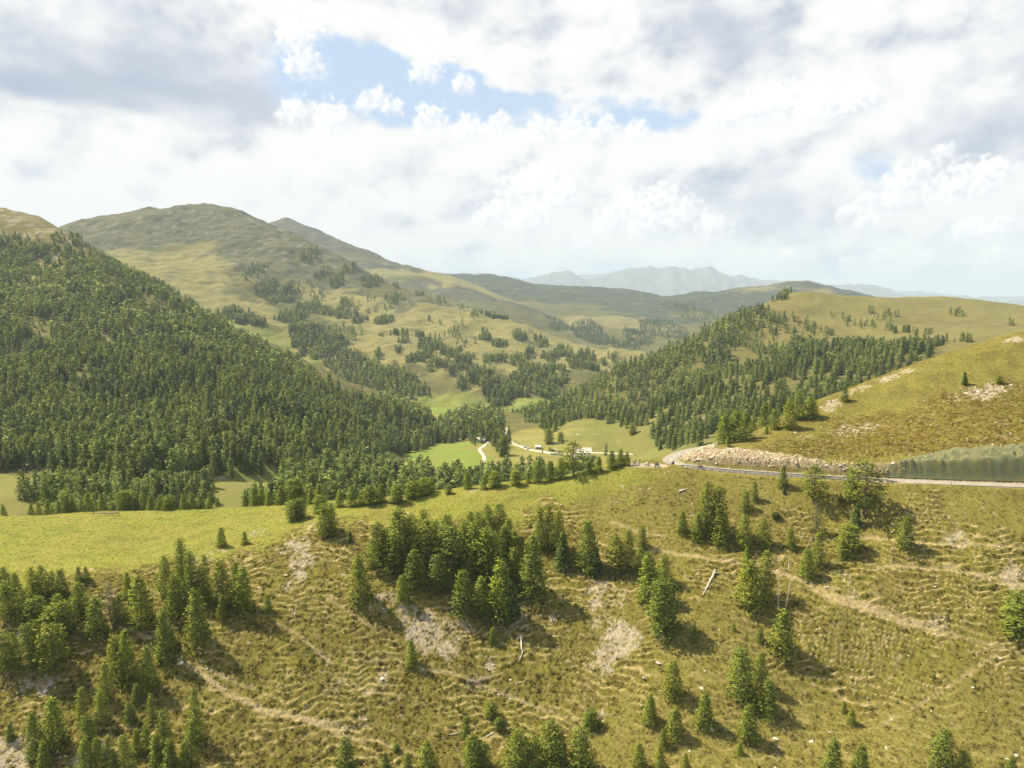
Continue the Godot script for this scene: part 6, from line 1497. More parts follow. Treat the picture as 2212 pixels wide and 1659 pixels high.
func build_slope_details() -> void:
	var land: Land = lands["F"]
	var g := RandomNumberGenerator.new()
	g.seed = 4242
	var shrubs: Array[ArrayMesh] = [cushion(1, 26, 0.42, 0.22), cushion(2, 22, 0.36, 0.17), cushion(3, 30, 0.5, 0.20)]
	var places: Array[Array] = [[], [], []]
	var tints: Array[PackedColorArray] = [PackedColorArray(), PackedColorArray(), PackedColorArray()]
	var grass_places: Array = []
	var grass_tints := PackedColorArray()
	var stones_at: Array = []
	var stone_tints := PackedColorArray()
	var bunch := noise(61, 3.4, 3, 0.6)
	var hue := noise(62, 11.0, 3)
	var tall_noise := noise(63, 1.2, 2)
	for n in 360000:
		var z := -104.0 - 168.0 * pow(g.randf(), 1.12)
		var half := -z * 0.76 + 6.0
		var x := g.randf_range(-half, half)
		if x < land.x0 + 2.0 or x > land.x0 + (land.nx - 2) * land.step - 2.0:
			continue
		var rd := sqrt(field_at(land, spur_road, x, z))
		if rd < 4.4 or (x > 104.0 and z < -184.0 and rd < 9.0 and z < -road_z(x)):
			continue
		var w := spur_cover.at(x, z)
		var heath := w[1] + w[4]
		var stony := field_at(land, spur_gravel, x, z)
		var track := field_at(land, spur_track, x, z)
		var rocky := field_at(land, spur_rocky, x, z)
		if stony > 0.3 or rocky > 0.2 or track > 0.35:
			if g.randf() < (0.30 if stony > 0.3 else 0.10):
				var s := 0.09 + 0.34 * pow(g.randf(), 3.0)
				stones_at.append(Transform3D(Basis.from_euler(Vector3(g.randf(), g.randf() * TAU, g.randf())) * s, Vector3(x, land.y(x, z), z)))
				var b := g.randf_range(0.8, 1.2)
				stone_tints.append(Color(0.46 * b, 0.42 * b, 0.37 * b))
			if g.randf() < 0.72:
				continue
		if field_at(land, spur_tread, x, z) > 0.3 and g.randf() < 0.9:
			continue
		if g.randf() < 0.0035 * (1.0 + heath * 1.5):
			var s := 0.08 + 0.30 * pow(g.randf(), 3.0)
			stones_at.append(Transform3D(Basis.from_euler(Vector3(g.randf(), g.randf() * TAU, g.randf())) * s, Vector3(x, land.y(x, z), z)))
			stone_tints.append(Color(0.62, 0.59, 0.54) * g.randf_range(0.8, 1.1))
		var b := bunch.get_noise_2d(x, z) * 0.9 + tall_noise.get_noise_2d(x, z) * 0.5
		var up := land.up(x, z)
		var turn := Basis(Quaternion(Vector3.UP, up.lerp(Vector3.UP, 0.35).normalized())) * Basis(Vector3.UP, g.randf() * TAU)
		if steep_step(land, x, z) and g.randf() < 0.55:
			continue
		if g.randf() < heath * clampf(0.50 + b * 1.3, 0.05, 0.9) + w[2] * clampf(b * 1.2, 0.0, 0.5):
			var s := g.randf_range(0.4, 0.85) * (1.0 + maxf(b, 0.0) * 0.6)
			var k := g.randi() % 3
			places[k].append(Transform3D(turn.scaled_local(Vector3(s, s * g.randf_range(0.7, 1.25), s)), Vector3(x, land.y(x, z), z)))
			var t := clampf(0.5 + hue.get_noise_2d(x, z) * 1.0 + g.randfn() * 0.22, 0.0, 1.0)
			var c := Color(0.165, 0.168, 0.038).lerp(Color(0.140, 0.112, 0.036), t)
			if w[4] > w[1]:
				c = Color(0.220, 0.200, 0.032).lerp(Color(0.135, 0.115, 0.030), t)
			elif g.randf() < 0.25:
				c = Color(0.195, 0.165, 0.058)
			tints[k].append(c * g.randf_range(0.48, 1.0))
		elif g.randf() < 0.22 * (w[2] + w[3] + w[0] * 0.5):
			var s := g.randf_range(0.35, 0.75)
			grass_places.append(Transform3D(turn.scaled_local(Vector3(s, s * 0.75, s)), Vector3(x, land.y(x, z), z)))
			var c := Color(0.205, 0.195, 0.044).lerp(Color(0.235, 0.195, 0.075), g.randf())
			if w[3] > 0.5:
				c = Color(0.25, 0.205, 0.035)
			elif w[0] > 0.5:
				c = Color(0.225, 0.235, 0.052)
			grass_tints.append(c * g.randf_range(0.66, 0.98))
	var leafy := needles("heath_leaves")
	var heath_root := thing("heather")
	tag(heath_root, "low tussocky heath shrubs covering the steps of the slope", "heather", "", "stuff")
	for k in 3:
		swarm("cushions", heath_root, shrubs[k], leafy, places[k], tints[k])
	var grass_root := thing("grass")
	tag(grass_root, "short dry grass tufts on the turf of the spur", "grass", "", "stuff")
	swarm("tufts", grass_root, cushion(5, 20, 0.42, 0.30), leafy, grass_places, grass_tints)
	var rubble := thing("scattered_stones")
	tag(rubble, "small white limestone stones strewn over the heath", "stones", "", "stuff")
	swarm("pebbles", rubble, rock(950, 0.7), tinted_stone(), stones_at, stone_tints)
	# single boulders
	var pale := paint("boulder_stone", Color(0.43, 0.40, 0.36), 0.9)
	pale.albedo_texture = grain(23, 0.65, 1.2, 0.04)
	pale.uv1_triplanar = true
	var shapes: Array[ArrayMesh] = []
	for k in 7:
		shapes.append(rock(960 + k, 0.62))
	for r in ROCKS:
		var p := Vector3(r[0], land.y(r[0], r[1]), r[1])
		var s: float = r[2]
		var o := top("boulder", shapes[g.randi() % 7], pale)
		o.position = p - Vector3(0, s * 0.06, 0)
		o.rotation = Vector3(g.randf_range(-0.3, 0.3), g.randf() * TAU, g.randf_range(-0.3, 0.3))
		o.scale = Vector3(s, s * g.randf_range(0.55, 0.8), s * g.randf_range(0.6, 0.95))
		var upper := -p.z > 222.0 and p.x > 60.0
		var size := "large" if s > 1.9 else ("small" if s < 0.9 else "middle-sized")
		tag(o, "%s white limestone block half sunk in the %s" % [size, "golden hillside above the road" if upper else ("meadow turf" if spur_cover.at(p.x, p.z)[0] > 0.5 else "heath slope")], "rock", "limestone blocks lying on the spur")
	dead_wood(land, g)


func steep_step(land: Land, x: float, z: float) -> bool:
	return x > 20.0 and spur_cover.at(x, z)[1] > 0.4 and field_at(land, spur_riser, x, z) < 0.3


func road_z(x: float) -> float:
	for i in road_line.size():
		if road_line[i].x < x:
			return -road_line[i].z
	return 0.0


func log_mesh(seed_value: int, pts: PackedVector3Array, radius: float) -> ArrayMesh:
	var g := RandomNumberGenerator.new()
	g.seed = seed_value
	var st := begin()
	var rad := PackedFloat32Array()
	for i in pts.size():
		rad.append(radius * (1.0 - 0.75 * i / (pts.size() - 1.0)) * g.randf_range(0.85, 1.15))
	tube(st, pts, rad, 7)
	st.generate_normals()
	return st.commit()


func stub_mesh(seed_value: int, pts: PackedVector3Array, n: int, longest: float, radius: float) -> ArrayMesh:
	var g := RandomNumberGenerator.new()
	g.seed = seed_value
	var st := begin()
	for k in n:
		var t := g.randf() * (pts.size() - 1.001)
		var p := pts[int(t)].lerp(pts[int(t) + 1], t - int(t))
		var d := Vector3(g.randfn(), absf(g.randfn()) * 0.8 + 0.2, g.randfn()).normalized() * longest * g.randf_range(0.4, 1.0)
		tube(st, PackedVector3Array([p, p + d * 0.5 + Vector3(0, 0.05, 0), p + d]), PackedFloat32Array([radius, radius * 0.7, radius * 0.2]), 4)
	st.generate_normals()
	return st.commit()


func fallen(called: String, label: String, xz: Array, land: Land, radius: float, m: Material, stubs: int, seed_value: int, lift := 0.05) -> Node3D:
	var a := Vector3(xz[0][0], land.y(xz[0][0], xz[0][1]), xz[0][1])
	var o := thing(called, a)
	var pts := PackedVector3Array()
	for i in xz.size():
		var x: float = xz[i][0]
		var z: float = xz[i][1]
		pts.append(Vector3(x, land.y(x, z) + radius * 0.6 + lift, z) - a)
	var dense := PackedVector3Array()
	for i in pts.size() - 1:
		for k in 4:
			dense.append(pts[i].lerp(pts[i + 1], k / 4.0))
	dense.append(pts[pts.size() - 1])
	part("stem", log_mesh(seed_value, dense, radius), m, o)
	part("branch_stubs", stub_mesh(seed_value + 1, dense, stubs, radius * 5.0, radius * 0.25), m, o)
	tag(o, label, "dead tree")
	return o


func dead_wood(land: Land, g: RandomNumberGenerator) -> void:
	var bleached := paint("bleached_wood", Color(0.52, 0.48, 0.43), 0.85)
	bleached.albedo_texture = grain(81, 0.7, 1.15, 0.05)
	bleached.uv1_triplanar = true
	var brown := paint("dead_wood", Color(0.20, 0.165, 0.13), 0.9)
	fallen("fallen_log", "bleached bent log lying down the heath slope below the grove", SPOT.log_bent, land, 0.24, bleached, 5, 1001)
	fallen("fallen_log", "split bleached trunk lying beside the cattle path", SPOT.snag_split, land, 0.34, bleached, 9, 1003)
	fallen("fallen_tree", "uprooted larch lying at the far rim of the bright meadow", SPOT.fallen, land, 0.30, brown, 16, 1005, 0.7)
	fallen("fallen_log", "short grey log on the turf below the road bend", SPOT.log_road, land, 0.30, bleached, 2, 1007)
	fallen("fallen_log", "thin pale log beside the lowest young larch on the heath", [SPOT.log_small[0], SPOT.log_small[1]], land, 0.12, bleached, 4, 1009)
	fallen("fallen_log", "short pale log with a broken end near the gully thicket", [SPOT.log_small[3], SPOT.log_small[2]], land, 0.16, bleached, 3, 1011)
	fallen("fallen_log", "thin white stick at the foot of the grove", [SPOT.log_small[4], SPOT.log_small[5]], land, 0.11, bleached, 1, 1013)
	var snag := thing("dead_snag", Vector3(SPOT.snag_white[0], land.y(SPOT.snag_white[0], SPOT.snag_white[1]), SPOT.snag_white[1]))
	part("stem", log_mesh(1021, PackedVector3Array([Vector3(0, -0.2, 0), Vector3(0.2, 1.1, 0), Vector3(0.55, 2.0, 0), Vector3(0.8, 3.2, 0)]), 0.14), bleached, snag)
	tag(snag, "short white dead stem leaning out of the heath", "dead tree")
	for k in 2:
		var p: Array = SPOT.poles[k]
		var o := thing("dead_pole", Vector3(p[0], land.y(p[0], p[1]), p[1]))
		var lean: float = [0.0, 1.3][k]
		var pts := PackedVector3Array()
		for q in 9:
			pts.append(Vector3(lean * q / 8.0, -0.3 + q * 1.12, 0) + Vector3(g.randfn(), 0, g.randfn()) * 0.03)
		part("stem", log_mesh(1031 + k, pts, 0.12), bleached, o)
		part("branch_stubs", stub_mesh(1033 + k, pts, 26, 0.8, 0.03), bleached, o)
		tag(o, ["straight bare dead pole standing beside the big larches", "leaning bare dead pole with short stubs"][k], "dead tree")
	var post := thing("dead_stump", Vector3(SPOT.post[0], land.y(SPOT.post[0], SPOT.post[1]), SPOT.post[1]))
	part("stem", log_mesh(1041, PackedVector3Array([Vector3(0, -0.2, 0), Vector3(0.03, 1.4, 0), Vector3(0.05, 2.6, 0), Vector3(0.08, 4.2, 0)]), 0.13), bleached, post)
	part("branch_stubs", stub_mesh(1043, PackedVector3Array([Vector3(0, 0.2, 0), Vector3(0.05, 0.8, 0), Vector3(0.05, 3.8, 0)]), 8, 1.2, 0.05), bleached, post)
	tag(post, "bare grey dead stem standing on worn soil above the path", "dead tree")
	var st := thing("tree_stump", Vector3(SPOT.stump[0], land.y(SPOT.stump[0], SPOT.stump[1]), SPOT.stump[1]))
	part("stem", log_mesh(1051, PackedVector3Array([Vector3(0, -0.2, 0), Vector3(0, 0.6, 0), Vector3(0.1, 1.2, 0), Vector3(0.2, 1.8, 0)]), 0.30), paint("charred_wood", Color(0.085, 0.06, 0.045), 0.9), st)
	tag(st, "dark broken stump beside the greyish gnarled larch", "stump")
	var heap := thing("brush_heap", Vector3(SPOT.brush[0], land.y(SPOT.brush[0], SPOT.brush[1]), SPOT.brush[1]))
	var spine := PackedVector3Array()
	for q in 7:
		var x := -2.6 + q * 0.9
		spine.append(Vector3(x, land.y(SPOT.brush[0] + x, SPOT.brush[1] - x * 0.25) - heap.position.y + 0.35, -x * 0.25))
	part("stem", log_mesh(1061, spine, 0.14), brown, heap)
	part("twigs", stub_mesh(1063, spine, 130, 1.5, 0.035), paint("grey_twigs", Color(0.30, 0.265, 0.23), 0.9), heap)
	tag(heap, "fallen dead tree crown of grey twigs on the heath", "dead tree")
	var jun := thing("juniper_bush", Vector3(SPOT.juniper[0], land.y(SPOT.juniper[0], SPOT.juniper[1]), SPOT.juniper[1]))
	var jc := part("foliage", crown(1071, 2, 120, 8, 0.5, Color(0.06, 0.08, 0.022), Color(0.1, 0.08, 0.06), 0.0), needles("juniper"), jun)
	jc.scale = Vector3(0.62, 0.17, 0.5)
	tag(jun, "low dark green juniper cushion above the old larches", "shrub")


# ---------------------------------------------------------------- figures
func blend_skin(bones: Array, cell: float, soft: float) -> ArrayMesh:
	# tapered capsules joined smoothly, meshed as surface nets: bones are [from, to, radius, radius]
	var lo := Vector3.ONE * 1e9
	var hi := Vector3.ONE * -1e9
	for b in bones:
		for e in 2:
			var r := Vector3.ONE * (float(b[2 + e]) + cell * 2.5 + soft)
			lo = lo.min(b[e] - r)
			hi = hi.max(b[e] + r)
	var n := Vector3i(((hi - lo) / cell).ceil()) + Vector3i.ONE
	var f := PackedFloat32Array()
	f.resize(n.x * n.y * n.z)
	var from := PackedVector3Array()
	var along := PackedVector3Array()
	var ra := PackedFloat32Array()
	var rb := PackedFloat32Array()
	for b in bones:
		from.append(b[0])
		along.append(b[1] - b[0])
		ra.append(b[2])
		rb.append(b[3])
	for k in n.z:
		for j in n.y:
			for i in n.x:
				var p := lo + Vector3(i, j, k) * cell
				var d := 1e6
				for q in from.size():
					var ap := p - from[q]
					var t := clampf(ap.dot(along[q]) / maxf(along[q].length_squared(), 1e-6), 0.0, 1.0)
					var e := (ap - along[q] * t).length() - lerpf(ra[q], rb[q], t)
					var h := clampf(0.5 + 0.5 * (d - e) / soft, 0.0, 1.0)
					d = lerpf(d, e, h) - soft * h * (1.0 - h)
				f[(k * n.y + j) * n.x + i] = d
	var at := {}
	var verts := PackedVector3Array()
	var sx := 1
	var sy := n.x
	var sz := n.x * n.y
	var corner := [0, sx, sy, sx + sy, sz, sz + sx, sz + sy, sz + sx + sy]
	var edges := [[0, 1], [2, 3], [4, 5], [6, 7], [0, 2], [1, 3], [4, 6], [5, 7], [0, 4], [1, 5], [2, 6], [3, 7]]
	for k in n.z - 1:
		for j in n.y - 1:
			for i in n.x - 1:
				var o := (k * n.y + j) * n.x + i
				var mask := 0
				for c in 8:
					if f[o + corner[c]] < 0.0:
						mask |= 1 << c
				if mask == 0 or mask == 255:
					continue
				var sum := Vector3.ZERO
				var count := 0
				for e in edges:
					var a := f[o + corner[e[0]]]
					var b := f[o + corner[e[1]]]
					if (a < 0.0) != (b < 0.0):
						var t := a / (a - b)
						var pa := Vector3(e[0] & 1, (e[0] >> 1) & 1, (e[0] >> 2) & 1)
						var pb := Vector3(e[1] & 1, (e[1] >> 1) & 1, (e[1] >> 2) & 1)
						sum += pa.lerp(pb, t)
						count += 1
				at[o] = verts.size()
				verts.append(lo + (Vector3(i, j, k) + sum / count) * cell)
	var st := begin()
	for o in at:
		for d in [[sx, sy, sz], [sy, sz, sx], [sz, sx, sy]]:
			var inside_here := f[o] < 0.0
			if inside_here == (f[o + d[0]] < 0.0):
				continue
			var a: int = o - d[1] - d[2]
			var b: int = o - d[2]
			var c: int = o - d[1]
			if not (at.has(a) and at.has(b) and at.has(c)):
				continue
			var q := [verts[at[a]], verts[at[b]], verts[at[o]], verts[at[c]]]
			if inside_here:
				q.reverse()
			quad(st, q[0], q[1], q[2], q[3])
	st.index()
	st.generate_normals()
	return st.commit()


func standing_body() -> ArrayMesh:
	var b := []
	b.append([Vector3(0, 0.95, 0), Vector3(0, 1.38, 0.0), 0.15, 0.17])
	b.append([Vector3(-0.1, 1.42, 0), Vector3(0.1, 1.42, 0), 0.10, 0.10])
	b.append([Vector3(0, 1.42, 0), Vector3(0, 1.58, 0.01), 0.06, 0.06])
	b.append([Vector3(0, 1.63, 0.015), Vector3(0, 1.70, 0.01), 0.095, 0.095])
	for s in [-1.0, 1.0]:
		b.append([Vector3(s * 0.19, 1.42, 0), Vector3(s * 0.25, 1.14, -0.02), 0.062, 0.05])
		b.append([Vector3(s * 0.25, 1.14, -0.02), Vector3(s * 0.22, 0.90, 0.08), 0.05, 0.038])
		b.append([Vector3(s * 0.22, 0.90, 0.08), Vector3(s * 0.21, 0.80, 0.12), 0.04, 0.03])
		b.append([Vector3(s * 0.09, 0.93, 0), Vector3(s * 0.11, 0.50, 0.02), 0.095, 0.065])
		b.append([Vector3(s * 0.11, 0.50, 0.02), Vector3(s * 0.12, 0.08, -0.02), 0.065, 0.045])
		b.append([Vector3(s * 0.12, 0.05, -0.04), Vector3(s * 0.13, 0.04, 0.16), 0.05, 0.04])
	return blend_skin(b, 0.035, 0.05)


func riding_body() -> ArrayMesh:
	# seat at the origin, facing +z
	var b := []
	b.append([Vector3(0, 0.12, -0.05), Vector3(0, 0.52, 0.14), 0.16, 0.17])
	b.append([Vector3(-0.12, 0.56, 0.16), Vector3(0.12, 0.56, 0.16), 0.09, 0.09])
	b.append([Vector3(0, 0.56, 0.17), Vector3(0, 0.72, 0.24), 0.06, 0.06])
	b.append([Vector3(0, 0.78, 0.26), Vector3(0, 0.84, 0.27), 0.09, 0.09])
	for s in [-1.0, 1.0]:
		b.append([Vector3(s * 0.19, 0.55, 0.16), Vector3(s * 0.30, 0.33, 0.33), 0.06, 0.048])
		b.append([Vector3(s * 0.30, 0.33, 0.33), Vector3(s * 0.30, 0.28, 0.58), 0.048, 0.036])
		b.append([Vector3(s * 0.30, 0.28, 0.58), Vector3(s * 0.29, 0.28, 0.66), 0.04, 0.035])
		b.append([Vector3(s * 0.10, 0.08, 0), Vector3(s * 0.20, 0.02, 0.38), 0.095, 0.07])
		b.append([Vector3(s * 0.20, 0.02, 0.38), Vector3(s * 0.20, -0.36, 0.14), 0.065, 0.045])
		b.append([Vector3(s * 0.20, -0.40, 0.12), Vector3(s * 0.20, -0.42, 0.30), 0.045, 0.04])
	return blend_skin(b, 0.035, 0.05)


func helmet_mesh() -> ArrayMesh:
	var st := begin()
	var s := SphereMesh.new()
	s.radius = 0.15
	s.height = 0.32
	s.radial_segments = 14
	s.rings = 8
	st.append_from(s, 0, Transform3D(Basis.IDENTITY, Vector3.ZERO))
	box(st, Vector3(0, -0.03, 0.11), Vector3(0.2, 0.1, 0.1))
	return st.commit()


func disc(radius: float, wide: float, hole: float) -> ArrayMesh:
	var t := TorusMesh.new()
	t.inner_radius = hole
	t.outer_radius = radius
	t.rings = 20
	t.ring_segments = 8
	var st := begin()
	st.append_from(t, 0, Transform3D(Basis(Vector3(0, 0, 1), PI / 2).scaled(Vector3(wide / (radius - hole), 1, 1)), Vector3.ZERO))
	return st.commit()


func motorcycle(at: Vector3, turn: float, lean: float, c: Color, label: String) -> Node3D:
	var o := thing("motorcycle", at, turn)
	o.rotation.z = lean
	tag(o, label, "motorcycle", "motorcycles at the road bend")
	var body := paint("bike_%s" % c.to_html(), c, 0.35)
	var black := paint("black_rubber", Color(0.025, 0.025, 0.026), 0.7)
	var metal := paint("bike_metal", Color(0.35, 0.35, 0.36), 0.35, 0.8)
	for z in [-0.72, 0.74]:
		var wl := part("wheel", disc(0.31, 0.14, 0.2), black, o, Vector3(0, 0.31, z))
		part("rim", disc(0.21, 0.07, 0.17), metal, wl)
	var st := begin()
	tube(st, PackedVector3Array([Vector3(0, 0.62, -0.85), Vector3(0, 0.76, -0.45), Vector3(0, 0.78, -0.1), Vector3(0, 0.92, 0.18), Vector3(0, 0.88, 0.45), Vector3(0, 0.98, 0.66), Vector3(0, 0.8, 0.82)]), PackedFloat32Array([0.05, 0.13, 0.13, 0.19, 0.17, 0.16, 0.04]), 10)
	st.generate_normals()
	part("fairing", st.commit(), body, o)
	st = begin()
	box(st, Vector3(0, 0.45, 0.05), Vector3(0.3, 0.36, 0.5))
	box(st, Vector3(0, 0.38, -0.4), Vector3(0.08, 0.1, 0.7))
	part("engine", st.commit(), metal, o)
	part("seat", box_mesh(Vector3(0, 0.86, -0.35), Vector3(0.28, 0.1, 0.7)), black, o)
	st = begin()
	for s in [-1.0, 1.0]:
		tube(st, PackedVector3Array([Vector3(s * 0.09, 0.31, 0.74), Vector3(s * 0.09, 0.7, 0.62), Vector3(s * 0.09, 1.02, 0.5)]), PackedFloat32Array([0.03, 0.03, 0.03]), 6)
	st.generate_normals()
	part("fork", st.commit(), metal, o)
	st = begin()
	tube(st, PackedVector3Array([Vector3(-0.36, 1.06, 0.36), Vector3(-0.1, 1.06, 0.5), Vector3(0.1, 1.06, 0.5), Vector3(0.36, 1.06, 0.36)]), PackedFloat32Array([0.02, 0.02, 0.02, 0.02]), 6)
	st.generate_normals()
	part("handlebar", st.commit(), black, o)
	part("headlight", box_mesh(Vector3(0, 0.92, 0.83), Vector3(0.16, 0.12, 0.05)), paint("lamp_glass", Color(0.8, 0.8, 0.78), 0.15), o)
	st = begin()
	tube(st, PackedVector3Array([Vector3(0.16, 0.35, 0.1), Vector3(0.18, 0.34, -0.5), Vector3(0.2, 0.45, -0.95)]), PackedFloat32Array([0.03, 0.05, 0.06]), 8)
	st.generate_normals()
	part("exhaust", st.commit(), metal, o)
	part("top_case", box_mesh(Vector3(0, 1.02, -0.84), Vector3(0.38, 0.26, 0.32)), black, o)
	return o


func rider(bike: Node3D, body: Mesh, suit: Color, lid: Color, label: String) -> void:
	var o := thing("person", Vector3.ZERO)
	o.transform = bike.transform * Transform3D(Basis.IDENTITY, Vector3(0, 0.84, -0.25))
	tag(o, label, "person", "motorcycle riders")
	part("body", body, paint("suit_%s" % suit.to_html(), suit, 0.8), o)
	part("helmet", helmet_mesh(), paint("helmet_%s" % lid.to_html(), lid, 0.3), o, Vector3(0, 0.82, 0.27))


func build_riders() -> void:
	var land: Land = lands["F"]
	var ride := riding_body()
	var stand := standing_body()
	var b: Array = SPOT.bikes
	var spots := []
	for p in b:
		spots.append(Vector3(p[0], land.y(p[0], p[1]) + 0.05, p[1]))
	spots[0].y = road_height(spots[0])
	spots[4].y = road_height(spots[4])
	spots[4].z -= 1.5
	var navy := Color(0.04, 0.05, 0.11)
	var m0 := motorcycle(spots[0] + Vector3(1.5, 0, -2.5), 2.4, 0.35, Color(0.16, 0.03, 0.05), "dark red motorcycle leaning into the road bend")
	rider(m0, ride, Color(0.05, 0.03, 0.04), Color(0.05, 0.05, 0.06), "person in dark riding gear leaning with the red motorcycle")
	var m1 := motorcycle(spots[1], 1.9, 0.1, Color(0.10, 0.10, 0.22), "dark blue motorcycle by the wooden marker post")
	rider(m1, ride, navy, Color(0.1, 0.1, 0.12), "person in navy suit riding past the wooden marker post")
	var m2 := motorcycle(spots[2], -1.2, 0.08, Color(0.75, 0.75, 0.74), "white touring motorcycle on the gravel lay-by")
	rider(m2, ride, Color(0.60, 0.60, 0.60), Color(0.03, 0.03, 0.035), "person in pale jacket and black helmet seated on white motorcycle")
	motorcycle(spots[3], 1.45, 0.08, Color(0.45, 0.45, 0.44), "silver motorcycle parked at the outer end of the lay-by")
	var m4 := motorcycle(spots[4], 1.75, 0.0, Color(0.22, 0.20, 0.42), "violet motorcycle passing behind the guardrail")
	rider(m4, ride, Color(0.10, 0.03, 0.10), Color(0.25, 0.22, 0.5), "person in purple riding gear passing behind the guardrail")
	for k in 2:
		var p: Array = SPOT.people[k]
		var o := thing("person", Vector3(p[0], land.y(p[0], p[1]), p[1]), [0.6, -1.4][k])
		tag(o, ["person in black standing behind the silver parked motorcycle", "person in dark jacket and grey trousers standing beside the lay-by motorcycles"][k], "person")
		part("body", stand, paint(["black_suit", "dark_suit"][k], [Color(0.03, 0.03, 0.035), Color(0.06, 0.055, 0.07)][k], 0.8), o)
		part("helmet", helmet_mesh(), paint("helmet_dark", Color(0.04, 0.04, 0.045), 0.3), o, Vector3(0, 1.68, 0.01))


func road_height(p: Vector3) -> float:
	var best := 1e9
	var y := p.y
	for q in road_line:
		var d := Vector2(q.x - p.x, q.z - p.z).length()
		if d < best:
			best = d
			y = q.y
	return y + 0.07


# ---------------------------------------------------------------- valley: buildings, cars, cows
func gable(w: float, d: float, wall_h: float, rise: float) -> Array:
	# walls with gable ends and a roof of two slabs that stand out over them; the ridge runs along x
	var st := begin()
	box(st, Vector3(0, wall_h / 2 - 1.0, 0), Vector3(w, wall_h + 2.0, d))
	var walls := st.commit()
	st = begin()
	for s in [-1.0, 1.0]:
		var x: float = s * (w / 2 - 0.08)
		for o in [0.0, 0.14]:
			var xx: float = x + (o if s > 0 else -o) - s * 0.08
			var t := [Vector3(xx, wall_h - 0.02, -d / 2), Vector3(xx, wall_h + rise, 0), Vector3(xx, wall_h - 0.02, d / 2)]
			if (s > 0) == (o > 0.0):
				t.reverse()
			tri(st, t[0], t[1], t[2])
	st.generate_normals()
	var ends := st.commit()
	st = begin()
	var slope := atan2(rise, d / 2)
	var long := sqrt(rise * rise + d * d / 4) + 0.9
	for s in [-1.0, 1.0]:
		var mid := Vector3(0, wall_h + rise + 0.1 - sin(slope) * long / 2, s * cos(slope) * long / 2)
		box(st, mid, Vector3(w + 1.8, 0.22, long), Basis(Vector3.RIGHT, s * slope))
	return [walls, ends, st.commit()]


func house(called: String, label: String, at: Array, turn: float, dims: Array, wall: Material, end: Material, roof: Material, windows: Array) -> Node3D:
	var land: Land = lands["V"]
	var y := land.y(at[0], at[1])
	var o := thing(called, Vector3(at[0], y + dims[4], at[1]), turn)
	tag(o, label, "building")
	var g := gable(dims[0], dims[1], dims[2], dims[3])
	part("wall", g[0], wall, o)
	part("gable_end", g[1], end, o)
	var r := part("roof", g[2], roof, o)
	if dims.size() > 5:
		part("chimney", box_mesh(Vector3(dims[0] * 0.2, dims[2] + dims[3] * 0.9, 0.6), Vector3(0.7, 1.6, 0.7)), wall, r)
	var frame := paint("window_frame", Color(0.16, 0.11, 0.07), 0.7)
	var glass := paint("window_glass", Color(0.03, 0.035, 0.04), 0.1)
	for w in windows:
		# [x, y, face: front or right, width, height, name]
		var front: bool = w[2] == 0
		var at2 := Vector3(w[0], w[1], dims[1] / 2 + 0.03) if front else Vector3(dims[0] / 2 + 0.03, w[1], w[0])
		var f := part(w[5], box_mesh(Vector3.ZERO, Vector3(w[3], w[4], 0.10)), frame, o, at2, Vector3(0, 0 if front else PI / 2, 0))
		part("pane", box_mesh(Vector3(0, 0, 0.05), Vector3(w[3] - 0.22, w[4] - 0.22, 0.04)), glass if w[5] == "window" else paint("door_leaf", Color(0.10, 0.065, 0.04), 0.7), f)
	return o


func car(at: Array, turn: float, c: Color, label: String) -> void:
	var land: Land = lands["V"]
	var o := thing("parked_car", Vector3(at[0], land.y(at[0], at[1]) + 0.45, at[1]), turn)
	tag(o, label, "car", "cars parked along the valley road")
	var shell := paint("car_%s" % c.to_html(), c, 0.3)
	var black := paint("black_rubber", Color(0.025, 0.025, 0.026), 0.7)
	var st := begin()
	var side := [Vector2(-2.15, 0.3), Vector2(-2.2, 0.72), Vector2(-1.95, 0.95), Vector2(0.9, 0.95), Vector2(2.0, 0.82), Vector2(2.2, 0.6), Vector2(2.15, 0.3)]
	extrude(st, side, 0.86)
	part("body", st.commit(), shell, o)
	st = begin()
	extrude(st, [Vector2(-1.9, 0.95), Vector2(-1.45, 1.42), Vector2(0.15, 1.45), Vector2(0.95, 0.95)], 0.74)
	part("cabin", st.commit(), paint("car_glass", Color(0.03, 0.035, 0.04), 0.08), o)
	part("car_roof", box_mesh(Vector3(-0.65, 1.46, 0), Vector3(1.65, 0.06, 1.42)), shell, o)
	for x in [-1.35, 1.35]:
		for z in [-0.82, 0.82]:
			var wl := part("wheel", disc(0.33, 0.2, 0.18), black, o, Vector3(x, 0.33, z), Vector3(0, PI / 2, 0))
			part("rim", disc(0.19, 0.12, 0.04), paint("bike_metal", Color(0.35, 0.35, 0.36), 0.35, 0.8), wl)
	for z in [-0.6, 0.6]:
		part("headlight", box_mesh(Vector3(2.17, 0.66, z), Vector3(0.08, 0.14, 0.34)), paint("lamp_glass", Color(0.8, 0.8, 0.78), 0.15), o)


func extrude(st: SurfaceTool, side: Array, half: float) -> void:
	var n := side.size()
	for i in n:
		var a: Vector2 = side[i]
		var b: Vector2 = side[(i + 1) % n]
		quad(st, Vector3(a.x, a.y, half), Vector3(a.x, a.y, -half), Vector3(b.x, b.y, -half), Vector3(b.x, b.y, half))
	for i in range(1, n - 1):
		tri(st, Vector3(side[0].x, side[0].y, half), Vector3(side[i].x, side[i].y, half), Vector3(side[i + 1].x, side[i + 1].y, half))
		tri(st, Vector3(side[0].x, side[0].y, -half), Vector3(side[i + 1].x, side[i + 1].y, -half), Vector3(side[i].x, side[i].y, -half))
	st.generate_normals()


